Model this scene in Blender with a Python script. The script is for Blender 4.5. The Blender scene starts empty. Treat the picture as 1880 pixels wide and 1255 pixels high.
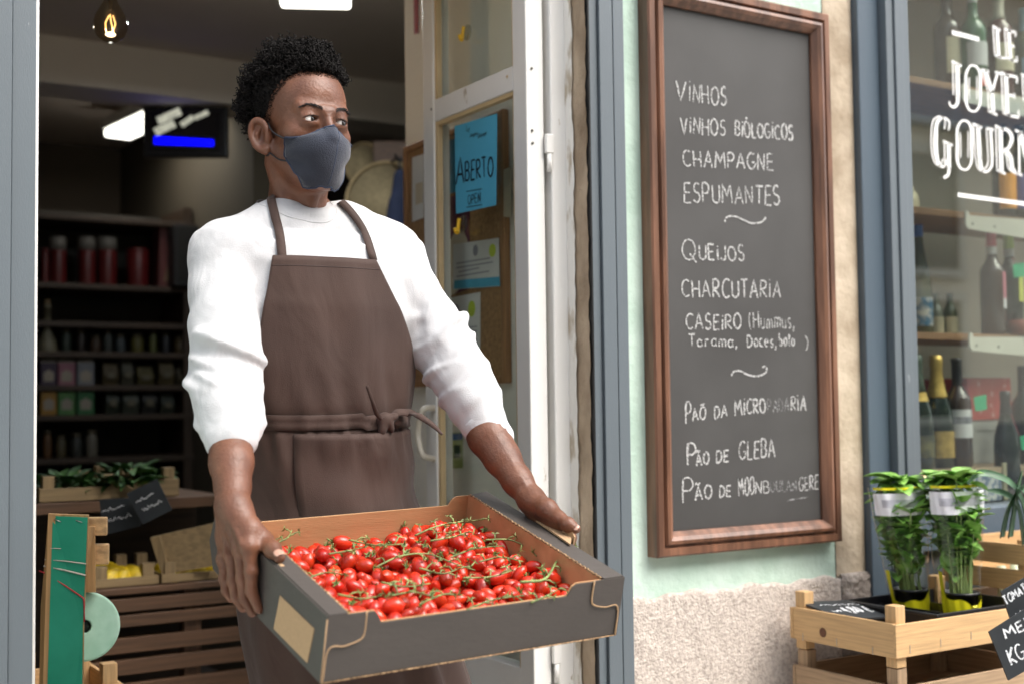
import bpy, bmesh, math, random
import numpy as np
from mathutils import Vector, Matrix, Euler
from mathutils.bvhtree import BVHTree
random.seed(7); np.random.seed(7)
R = math.radians
S = bpy.context.scene
COL = S.collection

# ------------------------------------------------------------------ camera
FPX, YAW, PIT, ROL = 2351.0, R(32.23), R(2.96), R(-0.735)
CAM = np.array([0.0, 0.0, 1.18])
_f = np.array([math.sin(YAW)*math.cos(PIT), math.cos(YAW)*math.cos(PIT), math.sin(PIT)])
_r = np.array([math.cos(YAW), -math.sin(YAW), 0.0]); _u = np.cross(_r, _f)
_r2 = _r*math.cos(ROL)+_u*math.sin(ROL); _u2 = -_r*math.sin(ROL)+_u*math.cos(ROL)
cd = bpy.data.cameras.new('camera'); cam = bpy.data.objects.new('camera', cd); COL.objects.link(cam)
cd.sensor_width = 36.0; cd.lens = 36.0*FPX/1880.0; cd.clip_start = 0.05; cd.clip_end = 300
cam.matrix_world = Matrix(((_r2[0], _u2[0], -_f[0], CAM[0]), (_r2[1], _u2[1], -_f[1], CAM[1]), (_r2[2], _u2[2], -_f[2], CAM[2]), (0, 0, 0, 1)))
S.camera = cam
cd.dof.use_dof = True; cd.dof.focus_distance = 2.30; cd.dof.aperture_fstop = 2.8; cd.dof.aperture_blades = 9

# ------------------------------------------------------------------ light
SUN_EL, SUN_AZ = R(52), R(148)          # azimuth measured from +Y (into the shop) towards +X
w = bpy.data.worlds.new('World'); S.world = w; w.use_nodes = True
wn = w.node_tree; wn.nodes.clear()
wo = wn.nodes.new('ShaderNodeOutputWorld'); wb = wn.nodes.new('ShaderNodeBackground'); sk = wn.nodes.new('ShaderNodeTexSky')
sk.sky_type = 'NISHITA'; sk.sun_disc = False; sk.sun_elevation = SUN_EL; sk.sun_rotation = SUN_AZ
sk.air_density = 1.0; sk.dust_density = 4.0; sk.ozone_density = 0.6
wb.inputs['Strength'].default_value = 0.15
hs0 = wn.nodes.new('ShaderNodeHueSaturation'); hs0.inputs['Saturation'].default_value = 0.42      # thin overcast: a greyer sky
wn.links.new(sk.outputs[0], hs0.inputs['Color']); wn.links.new(hs0.outputs[0], wb.inputs[0]); wn.links.new(wb.outputs[0], wo.inputs[0])
sl = bpy.data.lights.new('sun', 'SUN'); sl.energy = 0.9; sl.angle = R(40); sl.color = (1.0, 0.95, 0.88)
so = bpy.data.objects.new('sun', sl); COL.objects.link(so)
sd = Vector((math.sin(SUN_AZ)*math.cos(SUN_EL), math.cos(SUN_AZ)*math.cos(SUN_EL), math.sin(SUN_EL)))
so.rotation_euler = sd.to_track_quat('Z', 'Y').to_euler(); so.location = (3, -3, 6)
S.view_settings.view_transform = 'Standard'; S.view_settings.look = 'None'
S.view_settings.exposure = 1.5; S.view_settings.gamma = 1.0
S.render.engine = 'CYCLES'; S.cycles.use_denoising = True
S.cycles.max_bounces = 8; S.cycles.transparent_max_bounces = 16; S.cycles.caustics_reflective = False; S.cycles.caustics_refractive = False

# ------------------------------------------------------------------ real points from lines of sight
def ray(x, y): return _f + _r2*((x-940)/FPX) - _u2*((y-627.5)/FPX)
def atY(x, y, Y): d = ray(x, y); return Vector(CAM + d*((Y-CAM[1])/d[1]))
def atX(x, y, X): d = ray(x, y); return Vector(CAM + d*((X-CAM[0])/d[0]))
def atZ(x, y, Z): d = ray(x, y); return Vector(CAM + d*((Z-CAM[2])/d[2]))
def atD(x, y, D): return Vector(CAM + ray(x, y)*D)

# ------------------------------------------------------------------ materials
MATS = {}
def mat(name, col, rough=0.6, var=0.12, scale=12, bump=0.0, bscale=60, metal=0.0, spec=0.5, coat=0.0, stretch=(1, 1, 1), col2=None, lo=0.4, hi=0.65, sss=0.0, emit=0.0, sheen=0.0, detail=5, trans=0.0, speck=None):
    if name in MATS: return MATS[name]
    m = bpy.data.materials.new(name); m.use_nodes = True; nt = m.node_tree; N = nt.nodes; L = nt.links
    b = N['Principled BSDF']; b.inputs['Roughness'].default_value = rough; b.inputs['Metallic'].default_value = metal
    b.inputs['Specular IOR Level'].default_value = spec; b.inputs['Coat Weight'].default_value = coat
    if sss: b.inputs['Subsurface Weight'].default_value = sss; b.inputs['Subsurface Radius'].default_value = (0.006, 0.002, 0.001); b.inputs['Subsurface Scale'].default_value = 1.0
    if sheen: b.inputs['Sheen Weight'].default_value = sheen; b.inputs['Sheen Roughness'].default_value = 0.5
    if trans: b.inputs['Transmission Weight'].default_value = trans
    tc = N.new('ShaderNodeTexCoord'); mp = N.new('ShaderNodeMapping'); mp.inputs['Scale'].default_value = stretch
    L.new(tc.outputs['Object'], mp.inputs['Vector'])
    no = N.new('ShaderNodeTexNoise'); no.inputs['Scale'].default_value = scale; no.inputs['Detail'].default_value = detail
    L.new(mp.outputs[0], no.inputs['Vector'])
    cr = N.new('ShaderNodeValToRGB'); e = cr.color_ramp.elements
    c1 = [max(0, c*(1-var)) for c in col]; c2 = list(col2) if col2 else [min(1, c*(1+var)) for c in col]
    e[0].position = lo if col2 else 0.3; e[1].position = hi if col2 else 0.7
    e[0].color = (*c1, 1); e[1].color = (*c2, 1)
    L.new(no.outputs['Fac'], cr.inputs[0]); L.new(cr.outputs[0], b.inputs['Base Color'])
    if speck:                          # chips and scratches of another colour
        sc_, thr_, sst_ = speck[1], speck[2], speck[3]; mp2 = N.new('ShaderNodeMapping'); mp2.inputs['Scale'].default_value = sst_; L.new(tc.outputs['Object'], mp2.inputs[0])
        n4 = N.new('ShaderNodeTexNoise'); n4.inputs['Scale'].default_value = sc_; n4.inputs['Detail'].default_value = 9; n4.inputs['Roughness'].default_value = .62; L.new(mp2.outputs[0], n4.inputs['Vector'])
        c4 = N.new('ShaderNodeValToRGB'); c4.color_ramp.elements[0].position = thr_; c4.color_ramp.elements[1].position = thr_+.03; L.new(n4.outputs['Fac'], c4.inputs[0])
        mx = N.new('ShaderNodeMixRGB'); mx.inputs[2].default_value = (*speck[0], 1); L.new(c4.outputs[0], mx.inputs[0]); L.new(cr.outputs[0], mx.inputs[1]); L.new(mx.outputs[0], b.inputs['Base Color'])
    if emit: L.new(cr.outputs[0], b.inputs['Emission Color']); b.inputs['Emission Strength'].default_value = emit
    if bump:
        n2 = N.new('ShaderNodeTexNoise'); n2.inputs['Scale'].default_value = bscale; n2.inputs['Detail'].default_value = 6
        L.new(mp.outputs[0], n2.inputs['Vector'])
        bp = N.new('ShaderNodeBump'); bp.inputs['Strength'].default_value = 1.0; bp.inputs['Distance'].default_value = bump
        L.new(n2.outputs['Fac'], bp.inputs['Height']); L.new(bp.outputs[0], b.inputs['Normal'])
    MATS[name] = m; return m
def wood(name, col, axis='x', rough=0.55, k=1.0, dark=0.6):
    st = {'x': (0.6, 14, 14), 'y': (14, 0.6, 14), 'z': (14, 14, 0.6)}[axis]
    return mat(name, tuple(c*dark for c in col), rough, 0.05, 7*k, bump=0.0006, bscale=20*k, stretch=st, col2=col, lo=0.32, hi=0.62, detail=8)
def glassm(name, tint=(0.9, 0.95, 0.93), ior=1.5, rough=0.0, gl=1.0):
    if name in MATS: return MATS[name]
    m = bpy.data.materials.new(name); m.use_nodes = True; nt = m.node_tree; N = nt.nodes; L = nt.links; N.clear()
    o = N.new('ShaderNodeOutputMaterial'); t = N.new('ShaderNodeBsdfTransparent'); g = N.new('ShaderNodeBsdfGlossy'); x = N.new('ShaderNodeMixShader')
    t.inputs[0].default_value = (*tint, 1); g.inputs['Color'].default_value = (gl, gl, gl, 1); g.inputs['Roughness'].default_value = rough
    ge = N.new('ShaderNodeNewGeometry'); dt = N.new('ShaderNodeVectorMath'); dt.operation = 'DOT_PRODUCT'; L.new(ge.outputs['Incoming'], dt.inputs[0]); L.new(ge.outputs['Normal'], dt.inputs[1])
    def M(op, a, c):
        n = N.new('ShaderNodeMath'); n.operation = op
        for i, q in enumerate((a, c)):
            if isinstance(q, (int, float)): n.inputs[i].default_value = q
            elif q is not None: L.new(q, n.inputs[i])
        return n.outputs[0]
    f0 = ((ior-1)/(ior+1))**2; k = M('POWER', M('SUBTRACT', 1.0, M('ABSOLUTE', dt.outputs['Value'], None)), 5.0); fac = M('ADD', M('MULTIPLY', k, 1-f0), f0)   # Schlick's Fresnel term, the same from both sides
    L.new(fac, x.inputs[0]); L.new(t.outputs[0], x.inputs[1]); L.new(g.outputs[0], x.inputs[2]); L.new(x.outputs[0], o.inputs[0])
    MATS[name] = m; return m
def chalkm(name, col, thr=0.42, scale=220):
    if name in MATS: return MATS[name]
    m = mat(name, col, 0.9, 0.08, 40); nt = m.node_tree; N = nt.nodes; L = nt.links
    b = N['Principled BSDF']; o = N['Material Output']; t = N.new('ShaderNodeBsdfTransparent'); x = N.new('ShaderNodeMixShader')
    tc = N.new('ShaderNodeTexCoord'); no = N.new('ShaderNodeTexNoise'); no.inputs['Scale'].default_value = scale; no.inputs['Detail'].default_value = 3
    cr = N.new('ShaderNodeValToRGB'); cr.color_ramp.elements[0].position = thr-0.1; cr.color_ramp.elements[1].position = thr+0.1
    L.new(tc.outputs['Object'], no.inputs['Vector']); L.new(no.outputs['Fac'], cr.inputs[0]); L.new(cr.outputs[0], x.inputs[0])
    L.new(t.outputs[0], x.inputs[1]); L.new(b.outputs[0], x.inputs[2]); L.new(x.outputs[0], o.inputs[0])
    return m

# ------------------------------------------------------------------ mesh builder
class MB:
    def __init__(s): s.v = []; s.f = []; s.sm = []
    def add(s, vs, fs, smooth=False):
        o = len(s.v); s.v += [tuple(p) for p in vs]; s.f += [tuple(i+o for i in f) for f in fs]; s.sm += [smooth]*len(fs); return s
    def box(s, c, d, rot=None, bev=0.0):
        c = Vector(c); hx, hy, hz = d[0]/2, d[1]/2, d[2]/2; M = rot.to_matrix() if isinstance(rot, Euler) else rot
        if bev <= 0:
            vs = [Vector((x, y, z)) for x in (-hx, hx) for y in (-hy, hy) for z in (-hz, hz)]
            fs = [(0, 1, 3, 2), (4, 6, 7, 5), (0, 4, 5, 1), (2, 3, 7, 6), (0, 2, 6, 4), (1, 5, 7, 3)]
        else:
            bm = bmesh.new(); bmesh.ops.create_cube(bm, size=1.0); bmesh.ops.scale(bm, vec=d, verts=bm.verts)
            bmesh.ops.bevel(bm, geom=bm.edges[:], offset=min(bev, 0.45*min(d)), segments=2, affect='EDGES', profile=0.5)
            bm.verts.index_update(); vs = [v.co.copy() for v in bm.verts]; fs = [tuple(v.index for v in f.verts) for f in bm.faces]; bm.free()
        vs = [(M @ p if M else p)+c for p in vs]; return s.add(vs, fs)
    def span(s, x0, x1, y0, y1, z0, z1, bev=0.0): return s.box(((x0+x1)/2, (y0+y1)/2, (z0+z1)/2), (abs(x1-x0), abs(y1-y0), abs(z1-z0)), None, bev)
    def prism(s, pts, d, smooth=False):
        n = len(pts); d = Vector(d); a = [Vector(p) for p in pts]; vs = a+[p+d for p in a]
        return s.add(vs, [tuple(range(n))[::-1], tuple(range(n, 2*n))]+[(i, (i+1) % n, n+(i+1) % n, n+i) for i in range(n)], smooth)
    def tube(s, path, rad, n=8, flat=1.0, up=None, caps=True):
        P = [Vector(p) for p in path]; m = len(P); rr = rad if hasattr(rad, '__len__') else [rad]*m; vs = []; pn = None
        for i in range(m):
            t = (P[min(i+1, m-1)]-P[max(i-1, 0)]); t = t.normalized() if t.length > 1e-9 else Vector((0, 0, 1))
            if pn is None:
                a = Vector(up) if up is not None else (Vector((0, 0, 1)) if abs(t.z) < 0.9 else Vector((1, 0, 0)))
                nn = (a-t*a.dot(t)).normalized()
            else:
                nn = pn-t*pn.dot(t); nn = nn.normalized() if nn.length > 1e-6 else pn
            pn = nn; bb = t.cross(nn)
            for k in range(n):
                a = 2*math.pi*k/n; vs.append(P[i]+nn*(math.cos(a)*rr[i]*flat)+bb*(math.sin(a)*rr[i]))
        fs = [(i*n+k, i*n+(k+1) % n, (i+1)*n+(k+1) % n, (i+1)*n+k) for i in range(m-1) for k in range(n)]
        if caps: fs += [tuple(range(n))[::-1], tuple((m-1)*n+k for k in range(n))]
        return s.add(vs, fs, True)
    def lathe(s, prof, c, n=24, axis=None, smooth=True):
        c = Vector(c); Q = Vector((0, 0, 1)).rotation_difference(Vector(axis)).to_matrix() if axis is not None else Matrix.Identity(3)
        vs = []
        for r, z in prof:
            for k in range(n): a = 2*math.pi*k/n; vs.append(c+Q @ Vector((r*math.cos(a), r*math.sin(a), z)))
        m = len(prof)
        fs = [(i*n+k, i*n+(k+1) % n, (i+1)*n+(k+1) % n, (i+1)*n+k) for i in range(m-1) for k in range(n)]
        if prof[0][0] > 1e-5: fs.append(tuple(range(n))[::-1])
        if prof[-1][0] > 1e-5: fs.append(tuple((m-1)*n+k for k in range(n)))
        return s.add(vs, fs, smooth)
    def grid(s, rows, smooth=True, close=False):
        h, wd = len(rows), len(rows[0]); vs = [p for r in rows for p in r]
        fs = [(i*wd+j, i*wd+(j+1) % wd, (i+1)*wd+(j+1) % wd, (i+1)*wd+j) for i in range(h-1) for j in range(wd if close else wd-1)]
        return s.add(vs, fs, smooth)
    def ribbon(s, pts, wid, nrm, smooth=True):      # flat strip lying on a surface with normal(s) nrm
        P = [Vector(p) for p in pts]; m = len(P); a = []; b = []
        for i in range(m):
            t = (P[min(i+1, m-1)]-P[max(i-1, 0)]).normalized(); nn = Vector(nrm[i] if isinstance(nrm, list) else nrm); q = t.cross(nn)
            q = q.normalized() if q.length > 1e-6 else Vector((0, 0, 1)); ww = (wid[i] if hasattr(wid, '__len__') else wid)/2
            a.append(P[i]+q*ww); b.append(P[i]-q*ww)
        return s.grid([a, b], smooth)
ORG = {}
def mesh(name, mb, m, parent=None, smooth=None, thick=0.0, sub=0, loc=None, offset=0.0, bev=0.0):
    org = ORG.get(parent.name, Vector()) if parent is not None else (Vector(loc) if loc is not None else Vector())
    me = bpy.data.meshes.new(name); me.from_pydata([(p[0]-org[0], p[1]-org[1], p[2]-org[2]) for p in mb.v], [], mb.f)
    sm = mb.sm if smooth is None else [smooth]*len(mb.f)
    me.polygons.foreach_set('use_smooth', sm)
    bm = bmesh.new(); bm.from_mesh(me); bmesh.ops.recalc_face_normals(bm, faces=bm.faces); bm.to_mesh(me); bm.free()
    o = bpy.data.objects.new(name, me); COL.objects.link(o); ms = m if isinstance(m, (list, tuple)) else [m]
    for x in ms: me.materials.append(x)
    if bev: d = o.modifiers.new('bevel', 'BEVEL'); d.width = bev; d.segments = 2; d.limit_method = 'ANGLE'; d.angle_limit = R(40)
    if thick: d = o.modifiers.new('thick', 'SOLIDIFY'); d.thickness = thick; d.offset = offset
    if sub: d = o.modifiers.new('sub', 'SUBSURF'); d.levels = sub; d.render_levels = sub
    if parent is not None: o.parent = parent
    else: o.location = org
    ORG[o.name] = org.copy(); return o
def tag(o, label, cat, group=None):
    o['label'] = label; o['category'] = cat
    if group: o['group'] = group
    return o
def thing(name, label, cat, loc=(0, 0, 0), group=None):
    o = bpy.data.objects.new(name, None); o.empty_display_size = 0.05; COL.objects.link(o); o.location = loc; ORG[o.name] = Vector(loc)
    return tag(o, label, cat, group)
def struct(name, mb, m, **k): o = mesh(name, mb, m, **k); o['kind'] = 'structure'; return o
def copy_tree(o, parent=None):
    c = o.copy(); COL.objects.link(c); ORG[c.name] = ORG.get(o.name, Vector()).copy()
    if parent is not None: c.parent = parent
    for ch in list(o.children): copy_tree(ch, c)
    return c
def lerp(x, xs, ys): return float(np.interp(x, xs, ys))
def spline(P, n):           # Catmull-Rom through the points
    P = [Vector(p) for p in P]; Q = [P[0]*2-P[1]]+P+[P[-1]*2-P[-2]]; out = []
    for i in range(1, len(Q)-2):
        for k in range(n):
            t = k/n; a, b, c, d = Q[i-1], Q[i], Q[i+1], Q[i+2]
            out.append(0.5*((2*b)+(c-a)*t+(2*a-5*b+4*c-d)*t*t+(3*b-a-3*c+d)*t**3))
    return out+[P[-1]]

# ------------------------------------------------------------------ strokes of handwriting (unit boxes: width, polylines)
def arc(cx, cy, rx, ry, a0, a1, n=10): return [(cx+rx*math.cos(R(a0+(a1-a0)*i/n)), cy+ry*math.sin(R(a0+(a1-a0)*i/n))) for i in range(n+1)]
GL = {
 'A': (.7, [[(0, 0), (.36, 1), (.7, 0)], [(.13, .36), (.58, .36)]]), 'B': (.6, [[(.02, 0), (.02, 1)], [(.02, 1)]+arc(.25, .76, .28, .24, 80, -80)+[(.02, .52)]+arc(.28, .26, .3, .26, 80, -80)+[(.02, 0)]]),
 'C': (.65, [arc(.38, .5, .37, .5, 50, 310, 14)]), 'D': (.65, [[(.03, 0), (.03, 1)], [(.03, 1)]+arc(.15, .5, .48, .5, 85, -85, 12)+[(.03, 0)]]),
 'E': (.55, [[(.52, 1), (.03, 1), (.03, 0), (.55, 0)], [(.03, .52), (.46, .52)]]), 'G': (.7, [arc(.38, .5, .37, .5, 50, 340, 14)+[(.72, .42), (.42, .42)]]),
 'H': (.65, [[(.03, 0), (.03, 1)], [(.62, 0), (.62, 1)], [(.03, .5), (.62, .5)]]), 'I': (.12, [[(.06, 0), (.06, 1)]]), 'i': (.16, [[(.08, 0), (.08, .78)], [(.07, .96), (.1, 1.02)]]),
 'J': (.45, [[(.4, 1), (.4, .15)]+arc(.2, .15, .2, .17, 0, -170, 8)]), 'j': (.4, [[(.32, .8), (.32, .1)]+arc(.15, .1, .17, .17, 0, -150, 8), [(.32, .97), (.35, 1.02)]]),
 'K': (.6, [[(.03, 0), (.03, 1)], [(.58, 1), (.05, .45), (.6, 0)]]), 'L': (.5, [[(.03, 1), (.03, 0), (.5, 0)]]), 'M': (.85, [[(.0, 0), (.1, 1), (.42, .35), (.74, 1), (.85, 0)]]),
 'N': (.65, [[(.03, 0), (.05, 1), (.6, 0), (.62, 1)]]), 'O': (.7, [arc(.35, .5, .35, .5, 80, 440, 18)]), 'P': (.58, [[(.03, 0), (.03, 1)], [(.0, .96)]+arc(.26, .74, .3, .27, 90, -90, 10)+[(.03, .47)]]),
 'Q': (.75, [arc(.36, .5, .36, .5, 80, 440, 18), [(.42, .3), (.78, -.12)]]), 'R': (.6, [[(.03, 0), (.03, 1)], [(.0, .97)]+arc(.26, .75, .28, .25, 90, -90, 10)+[(.05, .5), (.6, 0)]]),
 'S': (.55, [arc(.3, .75, .24, .25, 40, 250, 10)+arc(.27, .26, .26, .26, 70, -150, 10)]), 'T': (.6, [[(0, 1), (.6, 1)], [(.3, 1), (.3, 0)]]), 'U': (.62, [[(.03, 1), (.03, .3)]+arc(.32, .3, .29, .3, 180, 360, 10)+[(.61, 1)]]),
 'V': (.6, [[(0, 1), (.3, 0), (.6, 1)]]), 'X': (.6, [[(0, 1), (.6, 0)], [(.6, 1), (0, 0)]]), 'Y': (.6, [[(0, 1), (.3, .5), (.6, 1)], [(.3, .5), (.3, 0)]]),
 'a': (.5, [arc(.22, .3, .22, .3, 40, 390, 12), [(.44, .6), (.44, .1), (.52, 0)]]), 'b': (.45, [[(.03, 1), (.03, 0)], arc(.22, .27, .2, .27, 170, -190, 12)]), 'c': (.42, [arc(.24, .3, .22, .3, 50, 310, 10)]),
 'e': (.45, [[(.03, .32), (.42, .36)]+arc(.22, .3, .21, .3, 10, 310, 12)]), 'l': (.2, [[(.05, 0), (.2, .8), (.08, .95), (.06, .1), (.2, 0)]]), 'm': (.7, [[(.03, 0), (.03, .6)], [(.03, .4)]+arc(.18, .4, .15, .2, 170, 0, 6)+[(.34, 0)], [(.34, .4)]+arc(.5, .4, .16, .2, 170, 0, 6)+[(.67, 0)]]),
 'n': (.45, [[(.03, 0), (.03, .6)], [(.03, .4)]+arc(.22, .4, .19, .2, 170, 0, 6)+[(.42, 0)]]), 'o': (.45, [arc(.22, .3, .21, .3, 80, 440, 12)]), 'r': (.4, [[(.03, 0), (.03, .62)], [(.03, .4)]+arc(.2, .42, .17, .18, 170, 40, 6)]),
 's': (.38, [arc(.2, .45, .15, .15, 40, 250, 8)+arc(.18, .15, .17, .15, 70, -150, 8)]), 'u': (.45, [[(.03, .6), (.03, .2)]+arc(.21, .2, .18, .2, 180, 340, 8)+[(.41, .6), (.42, 0)]]), 't': (.35, [[(.17, .95), (.17, 0)], [(0, .65), (.35, .65)]]), 'y': (.42, [[(.02, .6), (.2, .1)], [(.4, .6), (.1, -.35)]]),
 'g': (.45, [arc(.2, .32, .2, .28, 30, 390, 12), [(.4, .6), (.4, -.15)]+arc(.2, -.15, .2, .18, 0, -150, 6)]), '(': (.25, [arc(.35, .45, .32, .65, 125, 235, 10)]), ')': (.25, [arc(-.1, .45, .32, .65, 55, -55, 10)]), ',': (.18, [[(.1, .08), (.04, -.22)]]), '.': (.15, [[(.05, 0), (.09, .03)]]),
 '4': (.6, [[(.45, 0), (.45, 1), (0, .35), (.6, .35)]]), '8': (.55, [arc(.28, .75, .22, .25, -90, 270, 12)+arc(.28, .25, .27, .25, 90, -270, 12)]), '0': (.5, [arc(.25, .5, .24, .5, 80, 440, 14)]), '5': (.5, [[(.48, 1), (.08, 1), (.05, .55)]+arc(.22, .3, .26, .3, 110, -150, 10)]), '1': (.2, [[(0, .8), (.15, 1), (.15, 0)]]), '2': (.5, [arc(.25, .75, .24, .25, 160, -30, 8)+[(0, 0), (.5, 0)]]), '9': (.5, [arc(.25, .7, .22, .28, 0, 360, 12)+[(.45, .4), (.35, 0)]]),
 '€': (.65, [arc(.42, .5, .32, .5, 55, 305, 12), [(0, .6), (.5, .6)], [(0, .42), (.46, .42)]]),
}
ACC = {'Ã': ('A', [[(.08, 1.14), (.22, 1.24), (.42, 1.14), (.58, 1.25)]]), 'Õ': ('O', [[(.08, 1.14), (.22, 1.24), (.42, 1.14), (.58, 1.25)]]), 'Ó': ('O', [[(.3, 1.12), (.42, 1.26)]])}
def glyph(ch):
    if ch in ACC: b = GL[ACC[ch][0]]; return b[0], b[1]+ACC[ch][1]
    return GL.get(ch, (.35, []))
def write(mb, text, o, ex, ez, nrm, h, width, lw, jit=0.03, gap=0.22, lift=0.0012, rnd=None):
    """strokes of text as thin strips on a plane: o = lower left, ex / ez unit vectors along and up, total width fixed"""
    rnd = rnd or random.Random(hash(text) % 1000 if False else sum(map(ord, text)))
    ws = [(glyph(c)[0] if c != ' ' else 0.35)+gap for c in text]; tot = sum(ws)-gap; kx = width/tot; x = 0
    o, ex, ez, nrm = Vector(o), Vector(ex), Vector(ez), Vector(nrm)
    for c, wd in zip(text, ws):
        if c != ' ':
            dy = rnd.uniform(-jit, jit)*h*1.6; sc = 1+rnd.uniform(-.08, .08); sh = rnd.uniform(-.07, .07)
            for st in glyph(c)[1]:
                pts = []
                for i in range(len(st)-1):
                    for t in (0, .34, .67): pts.append((st[i][0]+(st[i+1][0]-st[i][0])*t, st[i][1]+(st[i+1][1]-st[i][1])*t))
                pts.append(st[-1])
                q = [o+ex*((x+p[0])*kx+sh*p[1]*h+rnd.gauss(0, jit*h*.22))+ez*(p[1]*h*sc+dy+rnd.gauss(0, jit*h*.22))+nrm*lift for p in pts]
                w0 = lw*rnd.uniform(.8, 1.2)
                mb.ribbon(q, [w0*rnd.uniform(.75, 1.2) for _ in q], nrm, False)
        x += wd
    return mb

# ------------------------------------------------------------------ distance-field modelling (bodies and cloth)
class Field:
    def __init__(s, lo, hi, h):
        s.lo = np.array(lo, np.float32); s.h = h; n = np.ceil((np.array(hi)-s.lo)/h).astype(int)+1
        s.g = np.meshgrid(*[s.lo[i]+np.arange(n[i], dtype=np.float32)*np.float32(h) for i in range(3)], indexing='ij'); s.d = np.full(n, 9.0, np.float32); s.n = n
    def win(s, lo, hi):
        a = np.clip(np.floor((np.array(lo)-s.lo)/s.h).astype(int), 0, s.n); b = np.clip(np.ceil((np.array(hi)-s.lo)/s.h).astype(int)+1, 0, s.n)
        return tuple(slice(int(a[i]), int(max(a[i], b[i]))) for i in range(3))
    def put(s, fn, lo, hi, k, op='u'):
        q = s.win(np.minimum(lo, hi), np.maximum(lo, hi)); X, Y, Z = (g[q] for g in s.g)
        if X.size == 0: return s
        a = s.d[q]; b = fn(X, Y, Z).astype(np.float32)
        if op == 'u':
            if k > 0: hh = np.maximum(k-np.abs(a-b), 0)/k; s.d[q] = np.minimum(a, b)-hh*hh*k*.25
            else: s.d[q] = np.minimum(a, b)
        else:
            b = -b
            if k > 0: hh = np.maximum(k-np.abs(a-b), 0)/k; s.d[q] = np.maximum(a, b)+hh*hh*k*.25
            else: s.d[q] = np.maximum(a, b)
        return s
    def cone(s, a, b, r1, r2, k=0.01, op='u'):
        a = np.array(a, np.float32); b = np.array(b, np.float32); d = b-a; L2 = float(d@d)+1e-12; m = max(r1, r2)+k+.012
        def fn(X, Y, Z):
            t = np.clip(((X-a[0])*d[0]+(Y-a[1])*d[1]+(Z-a[2])*d[2])/L2, 0, 1)
            return np.sqrt((X-a[0]-d[0]*t)**2+(Y-a[1]-d[1]*t)**2+(Z-a[2]-d[2]*t)**2)-(r1+(r2-r1)*t)
        return s.put(fn, np.minimum(a, b)-m, np.maximum(a, b)+m, k, op)
    def chain(s, P, r, k=0.01):
        for i in range(len(P)-1): s.cone(P[i], P[i+1], r[i], r[i+1], k)
        return s
    def ell(s, c, r, k=0.01, rot=None, op='u'):
        c = np.array(c, np.float32); r = np.array(r, np.float32); m = float(r.max())+k+.012; M = np.array(rot if rot is not None else np.eye(3), np.float32).T
        def fn(X, Y, Z):
            x, y, z = X-c[0], Y-c[1], Z-c[2]
            p = [M[i, 0]*x+M[i, 1]*y+M[i, 2]*z for i in range(3)]
            k0 = np.sqrt(sum((p[i]/r[i])**2 for i in range(3))); k1 = np.sqrt(sum((p[i]/r[i]**2)**2 for i in range(3)))+1e-9
            return k0*(k0-1)/k1
        return s.put(fn, c-m, c+m, k, op)
    def rbox(s, c, hs, rd, k=0.01, rot=None, op='u'):
        c = np.array(c, np.float32); M = np.array(rot if rot is not None else np.eye(3), np.float32).T; m = float(np.linalg.norm(hs))+k+.012
        def fn(X, Y, Z):
            x, y, z = X-c[0], Y-c[1], Z-c[2]; q = [np.abs(M[i, 0]*x+M[i, 1]*y+M[i, 2]*z)-(hs[i]-rd) for i in range(3)]
            return np.sqrt(sum(np.maximum(v, 0)**2 for v in q))+np.minimum(np.maximum(np.maximum(q[0], q[1]), q[2]), 0)-rd
        return s.put(fn, c-m, c+m, k, op)
    def mesh(s):
        f = s.d; i = f < 0; n = np.array(f.shape)
        c = np.zeros(n-1, np.int8)
        for dx in (0, 1):
            for dy in (0, 1):
                for dz in (0, 1): c += i[dx:n[0]-1+dx, dy:n[1]-1+dy, dz:n[2]-1+dz]
        act = (c > 0) & (c < 8); idx = np.argwhere(act); num = len(idx); ids = np.full(act.shape, -1, np.int64); ids[act] = np.arange(num)
        acc = np.zeros((num, 3)); cnt = np.zeros(num)
        cor = [(a, b, e) for a in (0, 1) for b in (0, 1) for e in (0, 1)]
        val = {q: f[idx[:, 0]+q[0], idx[:, 1]+q[1], idx[:, 2]+q[2]].astype(float) for q in cor}
        for p in cor:
            for ax in range(3):
                if p[ax]: continue
                q = list(p); q[ax] = 1; q = tuple(q); a, b = val[p], val[q]; m = (a < 0) != (b < 0); t = np.where(m, a/np.where(m, a-b, 1), 0)
                for e in range(3): acc[:, e] += np.where(m, p[e]+(t if e == ax else 0), 0)
                cnt += m
        V = s.lo+(idx+acc/cnt[:, None])*s.h; F = []
        for ax in range(3):
            sh = [slice(None)]*3; a = list(sh); b = list(sh); a[ax] = slice(0, -1); b[ax] = slice(1, None)
            i0, i1 = i[tuple(a)], i[tuple(b)]; e = np.argwhere(i0 != i1); o1, o2 = [(1, 2), (2, 0), (0, 1)][ax]
            ok = (e[:, o1] > 0) & (e[:, o2] > 0) & (e[:, o1] < n[o1]-1) & (e[:, o2] < n[o2]-1); e = e[ok]; fl = i0[tuple(e.T)]
            def cell(d1, d2): q = e.copy(); q[:, o1] -= d1; q[:, o2] -= d2; return ids[tuple(q.T)]
            qd = np.stack([cell(1, 1), cell(0, 1), cell(0, 0), cell(1, 0)], 1); qd[~fl] = qd[~fl][:, ::-1]; F.append(qd)
        return V, np.concatenate(F)
def smooth_v(V, F, it=2, lam=0.5):
    e = np.concatenate([F[:, [0, 1]], F[:, [1, 2]], F[:, [2, 3]], F[:, [3, 0]]]); e = np.concatenate([e, e[:, ::-1]])
    cn = np.bincount(e[:, 0], minlength=len(V)).astype(float)[:, None]
    for _ in range(it):
        a = np.stack([np.bincount(e[:, 0], V[e[:, 1], k], len(V)) for k in range(3)], 1); V = V+lam*(a/np.maximum(cn, 1)-V)
    return V
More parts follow.
